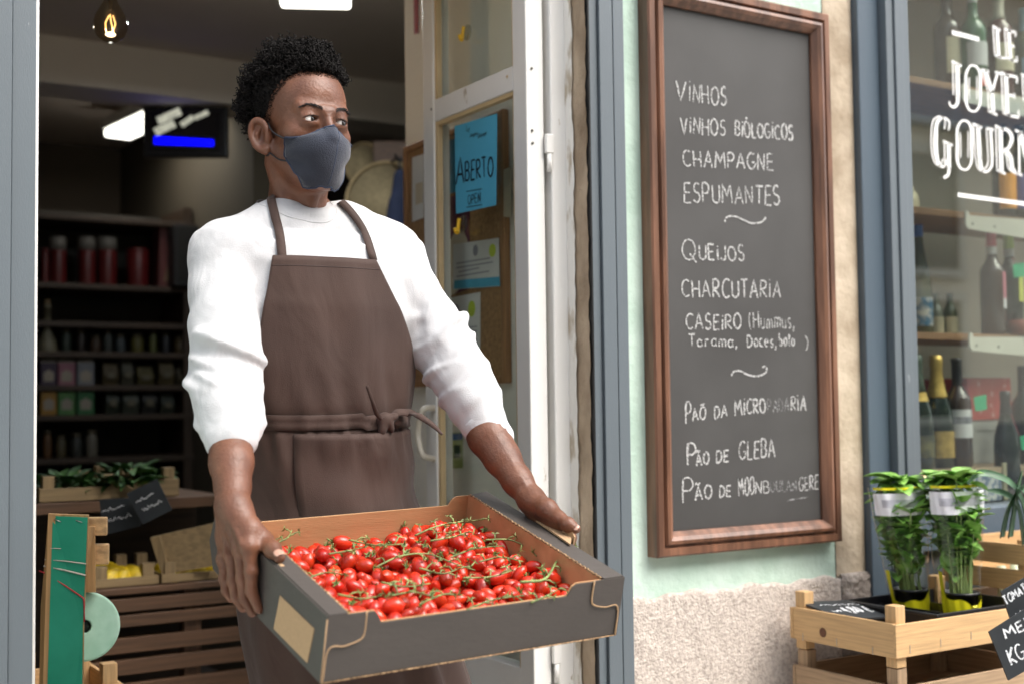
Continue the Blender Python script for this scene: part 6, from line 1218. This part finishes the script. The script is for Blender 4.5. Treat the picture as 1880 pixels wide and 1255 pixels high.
for k in range(2600):
    th = rh.uniform(-150, 150); dz = rh.random()**1.7*(.016 if abs(th) < 60 else .022); z = hz(th)-dz+.002; p = skull(th, z, .0); h = headbvh.find_nearest(HW(p)); d = (h[1]*.6+Vector((rh.gauss(0, .4), rh.gauss(0, .4), -.2))).normalized()
    if dz > .012 and not 62 < abs(th) < 100: continue
    hr.tube([h[0], h[0]+d*.0016, h[0]+d*.0026+Vector((rh.gauss(0, .0006), rh.gauss(0, .0006), 0))], [.0005, .0004, .0002], 3, caps=False)
hair = mesh('hair', hr, hairm, body); mesh('hair_base', cap, hairm, hair)
# ---------------- face mask
maskm = mat('navy_denim_mask', (.014, .018, .032), .9, .12, 8, bump=.0014, bscale=520, col2=(.026, .032, .052), sheen=.25)
CL = [(-.018, -.1020), (-.028, -.1105), (-.042, -.1155), (-.060, -.1135), (-.080, -.1070), (-.100, -.0985), (-.113, -.0900), (-.120, -.0800)]       # centre line z, y
EL = [(.0600, -.0560, -.0300), (.0615, -.0500, -.0400), (.0622, -.0460, -.0520), (.0622, -.0440, -.0640), (.0470, -.0470, -.0770), (.0320, -.0520, -.0900), (.0200, -.0590, -.0990), (.0110, -.0670, -.1060)]   # edge x, y, z
rows = []; NR = 28; NC = 36
for j in range(NR+1):
    t = j/NR*(len(CL)-1); zc_, yc = (lerp(t, range(8), [q[i] for q in CL]) for i in (0, 1)); xe, ye, ze = (lerp(t, range(8), [q[i] for q in EL]) for i in range(3)); row = []
    for k in range(NC+1):
        u = -1+2*k/NC; a = abs(u); x = xe*math.sin(a*math.pi/2)**.92*(1 if u > 0 else -1); w_ = (1-math.cos(a*math.pi/2))*.55+a*.45
        sag = .010*math.sin(math.pi*min(1, a*1.25))*(1-j/NR) if j == 0 else 0
        top = -.010*math.sin(math.pi*min(1, max(0, (a-.12)/.88)))*max(0, 1-j/5)
        wr_ = .0008*math.sin(11*a+t*2)*math.sin(t*3.1+2*a)
        row.append(HW((x, yc+(ye-yc)*w_-wr_-.004*math.sin(math.pi*a)*min(1, j/4), zc_+(ze-zc_)*w_+top)))
    rows.append([HW(Vector(((p-H0).dot(HX)/.945, (p-H0).dot(HB), -.018+((p-H0).z+.018)*.95))) for p in row])
# keep the cloth outside the skin
for row in rows:
    for i, p in enumerate(row):
        h = headbvh.find_nearest(p)
        if h[0] is not None and (p-h[0]).dot(h[1]) < .0022: row[i] = h[0]+h[1]*.0022
for _ in range(4):
    nr = [list(r) for r in rows]
    for j in range(1, NR):
        for k in range(1, NC): nr[j][k] = (rows[j-1][k]+rows[j+1][k]+rows[j][k-1]+rows[j][k+1])*.2+rows[j][k]*.2
    rows = nr
for row in rows:
    for i, p in enumerate(row):
        h = headbvh.find_nearest(p)
        if h[0] is not None and (p-h[0]).dot(h[1]) < .0018: row[i] = h[0]+h[1]*.0018
for _ in range(10):
    for j in (NR-2, NR-1, NR): rows[j] = [rows[j][0]]+[(rows[j][k-1]+rows[j][k]*2+rows[j][k+1])/4 for k in range(1, NC)]+[rows[j][-1]]
mask = mesh('face_mask', MB().grid(rows), maskm, body, True, thick=.0016, offset=1)
hem = mat('mask_hem', (.018, .027, .055), .85, .1, 8, bump=.0008, bscale=700, col2=(.032, .047, .086))
brd = [rows[0], [r[0] for r in rows], [r[-1] for r in rows], rows[-1]]
for b_ in brd: mesh('hem', MB().tube([p+headbvh.find_nearest(p)[1]*.0012 for p in b_], .0019, 6), hem, mask)
mesh('centre_seam', MB().tube([rows[j][NC//2+1]+headbvh.find_nearest(rows[j][NC//2+1])[1]*.0012 for j in range(2, NR-1)], .0011, 5), hem, mask)
cordm = mat('black_elastic', (.006, .006, .008), .6)
for s in (0, -1):
    sg_ = -1 if s == 0 else 1; ecp = lambda x, y, z: HW((sg_*(.079+x), .012+y, -.020+z))
    a = rows[1][s]; b_ = rows[15][s]
    P1 = [a, (a*.55+ecp(-.006, -.014, .018)*.45)+HM @ Vector((sg_*.007, 0, -.001)), ecp(-.006, -.012, .020), ecp(-.010, .008, .026)]; P2 = [b_, b_*.6+ecp(-.008, -.012, -.026)*.4+HM @ Vector((sg_*.004, 0, -.004)), ecp(-.007, -.010, -.026), ecp(-.012, .004, -.022)]
    for P in (P1, P2):
        Q = spline(P, 8)
        for i, p in enumerate(Q[:-6]):
            h = headbvh.find_nearest(p)
            if h[0] is not None and (p-h[0]).dot(h[1]) < .0014: Q[i] = h[0]+h[1]*.0014
        mesh('ear_loop', MB().tube(Q, .0016, 6), cordm, mask)
# faint neck tattoo
tat = MB(); nk = headbvh.ray_cast(HW((.0, -.2, -.1555)), HM @ Vector((0, 1, 0)))
for i, ch in enumerate('BLK'):
    for st in GL[ch][1]:
        q = []
        for x, y in st:
            h = headbvh.ray_cast(HW((-.024+i*.0115+x*.0095, -.2, -.158+y*.0125)), HM @ Vector((0, 1, 0)))
            if h[0] is not None: q.append((h[0]+h[1]*.0004, h[1]))
        if len(q) > 1: tat.ribbon([a for a, _ in q], .0013, [n_ for _, n_ in q], False)
mesh('neck_tattoo', tat, mat('tattoo_ink', (.035, .020, .016), .6), body)

# ---------------- sweatshirt
shirtm = mat('white_sweatshirt', (.53, .53, .54), .95, .015, 8, bump=.0006, bscale=500, sheen=.3)
f = Field((.58, 1.80, .90), (1.34, 2.35, 1.60), .0042)
torso(f, 1.0, 1.47, .006, .02)
f.cone((TX, TY+.018, 1.425), (TX-.004, TY+.018, 1.463), .098, .066, .05)
for j in (jR, jL): f.cone((TX+(j.x-TX)*.38, TY+.005, 1.505), j+Vector((0, 0, -.004)), .058, .064, .05)
def sleeve(P, rr, rolls, cuff, k=.016):
    f.chain(P, rr, k)
    for (c, ax, r, h_, kk) in rolls:
        q = Vector((0, 0, 1)).rotation_difference(Vector(ax).normalized()).to_matrix(); f.ell(c, (r, r*.98, h_), kk, rot=q)
    f.cone(cuff[0], cuff[1], cuff[2], cuff[3], .004)
aR = [jR, atD(411, 540, 2.19), atD(411, 600, 2.15), atD(415, 650, 2.115), atD(413, 692, 2.095), atD(416, 728, 2.07), atD(422, 765, 2.05), atD(424, 785, 2.035)]
dn = Vector((.05, -.25, -1))
def roll(x, y, D, ax, r, h_, kk=.007): return (atD(x, y, D), ax, r, h_, kk)
sleeve(aR, [.064, .0560, .0555, .0560, .0545, .053, .051, .047],
       [roll(424, 640, 2.105, (.42, -.1, 1), .066, .020, .010), roll(414, 672, 2.095, (.22, -.25, 1), .063, .017), roll(409, 704, 2.08, (-.05, -.32, 1), .065, .018, .006), roll(421, 716, 2.075, (.50, -.2, 1), .064, .013, .005), roll(416, 738, 2.068, (.18, -.28, 1), .061, .015, .005), roll(424, 758, 2.058, (.30, -.1, 1), .060, .014, .005), roll(421, 777, 2.048, (-.10, -.3, 1), .056, .014, .005)],
       (atD(424, 775, 2.04), atD(425, 806, 2.012), .0430, .0415))
aL = [jL, atD(752, 540, 2.375), atD(785, 592, 2.36), atD(815, 640, 2.34), atD(845, 690, 2.315), atD(868, 735, 2.295), atD(884, 768, 2.28)]
al = (aL[-1]-aL[2]).normalized(); up_ = Vector((al.x, al.y, al.z))
def tl(dx, dz): return (up_.x+dx, up_.y, up_.z+dz)
sleeve(aL, [.063, .0560, .0550, .0550, .0530, .049, .043],
       [roll(820, 622, 2.345, tl(.35, .25), .063, .016, .008), roll(812, 648, 2.34, tl(-.25, -.3), .062, .014, .006), roll(838, 660, 2.33, tl(.55, .2), .061, .013, .005), roll(835, 688, 2.32, tl(-.2, -.35), .061, .014, .005), roll(858, 706, 2.31, tl(.3, .2), .058, .014, .005), roll(858, 730, 2.30, tl(-.25, -.3), .056, .013, .005), roll(880, 745, 2.29, tl(.15, .1), .050, .012, .005)],
       (atD(878, 762, 2.28), atD(903, 804, 2.262), .0405, .0385))
# creases radiating from the armpits and over the chest, and a soft drape
Xg, Yg, Zg = f.g
for (a, b, r) in (((TX-.150, TY-.11, 1.35), (TX-.07, TY-.125, 1.42), .006), ((TX-.148, TY-.11, 1.32), (TX-.10, TY-.125, 1.26), .006), ((TX+.150, TY-.10, 1.36), (TX+.08, TY-.12, 1.44), .006), ((TX+.155, TY-.10, 1.33), (TX+.11, TY-.12, 1.25), .006)):
    f.cone(a, b, r, r*.4, .02, op='s')
f.d += (.0016*np.sin(Xg*55+Zg*38+1)*np.sin(Zg*47-Yg*30)+.0009*np.sin(Xg*120-Zg*90)*np.sin(Yg*80+Zg*60)).astype(np.float32)
# ribbed collar
cc = [HW((.0635*math.sin(a), .040-.069*math.cos(a), -.1530+.013*(1-math.cos(a))*.9)) for a in np.linspace(0, 2*math.pi, 29)]
f.chain(cc, [.0085]*29, .004)
V, F = f.mesh(); V = smooth_v(V, F, 2, .5)
shirt = mesh('sweatshirt', vf(V, F), shirtm, man, True)
sb = BVHTree.FromPolygons([tuple(p) for p in V.tolist()], F.tolist())
for nm, (p0, p1, r0, r1) in (('cuff', (atD(424, 782, 2.036), atD(425.5, 815, 2.008), .0440, .0418)), ('cuff', (atD(884, 772, 2.277), atD(906, 809, 2.26), .0412, .0388))):
    d = p1-p0; L_ = d.length; pf = [(r0-.004, 0), (r0+.0005, .002), (r0, .010), ((r0+r1)/2, L_*.5), (r1, L_-.006), (r1-.0008, L_-.001), (r1-.0035, L_), (r1-.006, L_-.012)]
    mesh(nm, MB().lathe(pf, p0, 48, d), shirtm, shirt)

csm = []
for a in np.linspace(-1.9, 1.9, 41):
    h = sb.find_nearest(HW((.076*math.sin(a), .040-.086*math.cos(a), -.1690+.013*(1-math.cos(a))*.9))); csm.append(h[0]+h[1]*.0002)
mesh('collar_seam', MB().tube(csm, .0011, 6), shirtm, shirt)
# ---------------- apron
apm = mat('brown_apron_cloth', (.037, .0165, .0105), .8, .05, 5, bump=.0005, bscale=650, sheen=.08, col2=(.046, .0215, .0142))
for m_, sc_, ds_ in ((apm, 11, .010), (shirtm, 15, .012)):
    nt_ = m_.node_tree; b1_ = [n for n in nt_.nodes if n.type == 'BUMP'][0]; tc_ = [n for n in nt_.nodes if n.type == 'TEX_COORD'][0]
    n3 = nt_.nodes.new('ShaderNodeTexNoise'); n3.inputs['Scale'].default_value = sc_; n3.inputs['Detail'].default_value = 2.5; n3.inputs['Distortion'].default_value = .8; mp3 = nt_.nodes.new('ShaderNodeMapping'); mp3.inputs['Scale'].default_value = (1, 1, .55); b2_ = nt_.nodes.new('ShaderNodeBump'); b2_.inputs['Distance'].default_value = ds_; b2_.inputs['Strength'].default_value = .8
    nt_.links.new(tc_.outputs['Object'], mp3.inputs[0]); nt_.links.new(mp3.outputs[0], n3.inputs['Vector']); nt_.links.new(n3.outputs['Fac'], b2_.inputs['Height']); nt_.links.new(b2_.outputs[0], b1_.inputs['Normal'])
zW = atD(612, 775, 2.2).z; ZT = atD(600, 465, 2.14).z; ZB = .47
pL = ([ZB, .75, zW, 1.12, 1.20, 1.30, 1.38, ZT], [-118, -112, -100, -76, -66, -59, -55, -53]); pR = ([ZB, .75, zW, 1.12, 1.20, 1.30, 1.38, ZT], [118, 112, 96, 84, 74, 58, 42, 31])
qa = random.Random(21); FO = [(qa.uniform(0, 6.3), k) for k in (3, 4, 6, 7, 9)]
def apr(ph, z, off=0.0):
    a = lerp(z, SZ_, SA)+.014; b = lerp(z, SZ_, SB)+.014; s_, c_ = math.sin(R(ph)), math.cos(R(ph))
    fl = max(0, (zW-z)/(zW-ZB)); r = 1/((abs(s_)/a)**2.3+(abs(c_)/b)**2.3)**(1/2.3)
    w_ = sum(math.sin(k*R(ph)*1.6+p) for p, k in FO)/5; r += fl**1.1*(.048+.026*w_)+.0016*math.sin(R(ph)*9+z*14)*(1-fl)
    tie = math.exp(-((z-zW)/.016)**2)*.006; tuck = math.exp(-((z-zW-.03)/.05)**2); r += math.exp(-((z-zW+.035)/.035)**2)*(.0026*math.sin(R(ph)*23+2)+.0016*math.sin(R(ph)*37+z*30)); r += -tie+tuck*(.0018*math.sin(R(ph)*17+z*20)+.002*math.sin(R(ph)*8))+off
    return Vector((TX+r*s_+.155*fl**1.6, TY-r*c_, z))
rows = []
for j in range(121):
    z = ZT+(ZB-ZT)*j/120; l_, r_ = lerp(z, *pL), lerp(z, *pR); row = []
    for k in range(97):
        u = k/96; ph = l_+(r_-l_)*u; p = apr(ph, z)
        if z > zW:
            h = sb.ray_cast(Vector((TX+(p.x-TX)*3, TY+(p.y-TY)*3, z)), (Vector((TX, TY, z))-p).normalized())
            if h[0] is not None and abs(ph) < 70 and (Vector((TX, TY, z))-h[0]).length > (Vector((TX, TY, z))-p).length-.003 and (h[0]-p).length < .03: p = h[0]+(p-Vector((TX, TY, z))).normalized()*.004
        row.append(p)
    rows.append(row)
ap = mesh('apron', MB().grid(rows), apm, man, True, thick=.0014, offset=1)
arows = rows
mesh('bib_hem', MB().tube([p+Vector((0, -.0012, 0)) for p in rows[2]], .0009, 5), mat('apron_seam', (.040, .023, .020), .8), ap)
hemp = [rows[0], [r[0] for r in rows[:75]], [r[-1] for r in rows[:75]]]
for h_ in hemp: mesh('edge_seam', MB().tube(h_, .0016, 6), apm, ap)
# neck straps on the shirt
def onshirt(P, off=.004):
    out = []; nn = []
    for p in P:
        h = sb.find_nearest(p); out.append(h[0]+h[1]*off); nn.append(h[1])
    return out, nn
for q in (((520, 500, 2.14), (514, 440, 2.15), (506, 405, 2.17), (500, 378, 2.19), (499, 362, 2.215)), ((689, 500, 2.20), (672, 440, 2.19), (655, 408, 2.19), (638, 386, 2.21), (626, 374, 2.235))):
    Q = []; nn = []
    for a in spline([Vector((a[0], a[1], 0)) for a in q], 6)[2:]:
        d = Vector(ray(a.x, a.y)).normalized(); h = sb.ray_cast(Vector(CAM), d)
        if h[0] is not None and (h[0]-Vector(CAM)).length < 2.6: Q.append(h[0]+h[1]*.004); nn.append(h[1])
    for _ in range(3): Q = [Q[0]]+[(Q[i-1]+Q[i]*2+Q[i+1])/4 for i in range(1, len(Q)-1)]+[Q[-1]]; nn = [nn[0]]+[(nn[i-1]+nn[i]*2+nn[i+1]).normalized() for i in range(1, len(nn)-1)]+[nn[-1]]
    s = -1 if q[0][0] < 600 else 1
    nk_ = [HW((s*.066, .035, -.152)), HW((s*.056, .080, -.130)), HW((s*.03, .108, -.122)), HW((0, .115, -.120))]
    Q = Q+nk_; nn = nn+[HM @ Vector((s*.9, -.3, .4)), HM @ Vector((s*.7, .6, .4)), HM @ Vector((s*.3, .9, .3)), HM @ Vector((0, 1, .3))]
    mesh('neck_strap', MB().ribbon(Q, .0155, nn), apm, ap, True, thick=.0016, offset=1)
# waist tie, knot and loose ends
def atap(x, y, off=.004):
    d = Vector(ray(x, y)); h = apb.ray_cast(Vector(CAM), d.normalized()); return (h[0]+h[1]*off*(1 if h[1].dot(d) < 0 else -1), h[1]) if h[0] is not None else (atD(x, y, 2.1), Vector((0, -1, 0)))
av = [p for r in arows for p in r]; af = [(i*97+j, i*97+j+1, (i+1)*97+j+1, (i+1)*97+j) for i in range(120) for j in range(96)]; apb = BVHTree.FromPolygons([tuple(p) for p in av], af)
tie = MB(); n_ = 100
rws = [[apr(-150+300*k/n_, zW+dz+.004*math.sin(k*.09+1)+(.004 if k < 55 else -.001), .0065+.001*math.sin(k*.7)) for k in range(n_+1)] for dz in (.0125, .004, -.004, -.0125)]
tb_ = mesh('waist_tie', tie.grid(rws), apm, ap, True, thick=.0016, offset=1)
kp, kn = atap(698, 770, .012)
def loopr(nm, q, wds, nrm): return mesh(nm, MB().ribbon(spline(q, 7), [float(np.interp(i/(7*(len(q)-1)), np.linspace(0, 1, len(wds)), wds)) for i in range(7*(len(q)-1)+1)], nrm), apm, ap, True, thick=.002, offset=0)
nf = Vector((-.35, -.93, .1))
def kq(x, y, o_): return atap(min(x, 738), y, o_)[0] if x <= 738 else atD(x, y, (kp-Vector(CAM)).dot(Vector(_f))-.004-.0004*(x-738))
f = Field(kp-Vector((.04,)*3), kp+Vector((.04,)*3), .0016)
f.ell(kp, (.016, .012, .015), 0, rot=Matrix.Rotation(R(25), 3, 'Y')).ell(kp+Vector((.012, .0, .005)), (.015, .010, .008), .003, rot=Matrix.Rotation(R(-20), 3, 'Y')).ell(kp+Vector((-.006, -.003, -.012)), (.008, .008, .016), .003, rot=Matrix.Rotation(R(15), 3, 'Y')).ell(kp+Vector((.008, -.004, -.008)), (.006, .007, .014), .003, rot=Matrix.Rotation(R(-15), 3, 'Y'))
V, F = f.mesh(); mesh('knot', vf(smooth_v(V, F, 1), F), apm, ap, True)
loopr('tie_end', [kq(692, 764, .016), kq(680, 752, .018), kq(669, 735, .020), kq(663, 708, .018)], [.009, .008, .006, .005], Vector((-.6, -.7, .3)))
loopr('tie_end', [kq(700, 766, .016), kq(712, 752, .022), kq(735, 750, .026), kq(768, 762, 0), kq(795, 780, 0), kq(812, 797, 0)], [.010, .014, .015, .012, .009, .004], Vector((-.3, -.8, .5)))
loopr('tie_loop', [kq(704, 772, .014), kq(720, 766, .016), kq(737, 772, .012)], [.012, .020, .018], nf)
# pocket
rows = []
def phz(x, y): p = atap(x, y, 0)[0]; fl = max(0, (zW-p.z)/(zW-ZB)); return math.degrees(math.atan2(p.x-TX-.155*fl**1.6, TY-p.y)), p.z
(pa, za), (pb, zb2) = phz(541, 797), phz(548, 937)
pk = lambda u, v: apr(pa+(pb-pa)*v+(74-pa+4*v)*u, za+(zb2-.03-za)*v-.004*math.sin(math.pi*u)*(1-v)+.004*u, .0040+.007*math.sin(math.pi*u)*(1-v)**2+.0030*math.sin(u*9+v*5)*v+.0022*math.sin(u*5-v*8)+.0022*math.sin(u*13+v*7)*math.sin(math.pi*v))
for j in range(17): rows.append([pk(k/24, j/16) for k in range(25)])
pkt = mesh('pocket', MB().grid(rows), apm, ap, True, thick=.0014, offset=1); mesh('pocket_hem', MB().tube(rows[0], .0013, 6), apm, pkt)
for e in ([r[0] for r in rows], [r[-1] for r in rows]): mesh('stitching', MB().tube(e, .0009, 5), MATS['apron_seam'], pkt)
# trousers and shoes, hidden behind the tray
f = Field((TX-.20, TY-.18, .11), (TX+.34, TY+.20, 1.0), .010)
for s in (-1, 1): f.cone((TX+.035+s*.060, TY+.01, .93), (TX+.09+s*.075, TY+.02, .52), .076, .070, .04); f.cone((TX+.09+s*.075, TY+.02, .52), (TX+.09+s*.10, TY+.05, .15), .070, .060, .03)
V, F = f.mesh(); mesh('trousers', vf(smooth_v(V, F, 2), F), mat('dark_trousers', (.02, .022, .028), .9, .1, 8), man, True)
for s in (-1, 1):
    f = Field((TX+.09+s*.11-.09, TY-.20, .05), (TX+.09+s*.11+.09, TY+.15, .20), .006)
    f.ell((TX+.09+s*.10, TY+.05, .115), (.042, .058, .05), 0).cone((TX+.09+s*.10, TY+.05, .10), (TX+.09+s*.118, TY-.12, .088), .040, .030, .02)
    f.put(lambda X, Y, Z: Z-.062, (TX-1, TY-1, 0), (TX+1, TY+1, .3), 0, op='s'); V, F = f.mesh(); mesh('shoe', vf(smooth_v(V, F, 1), F), black, man, True)
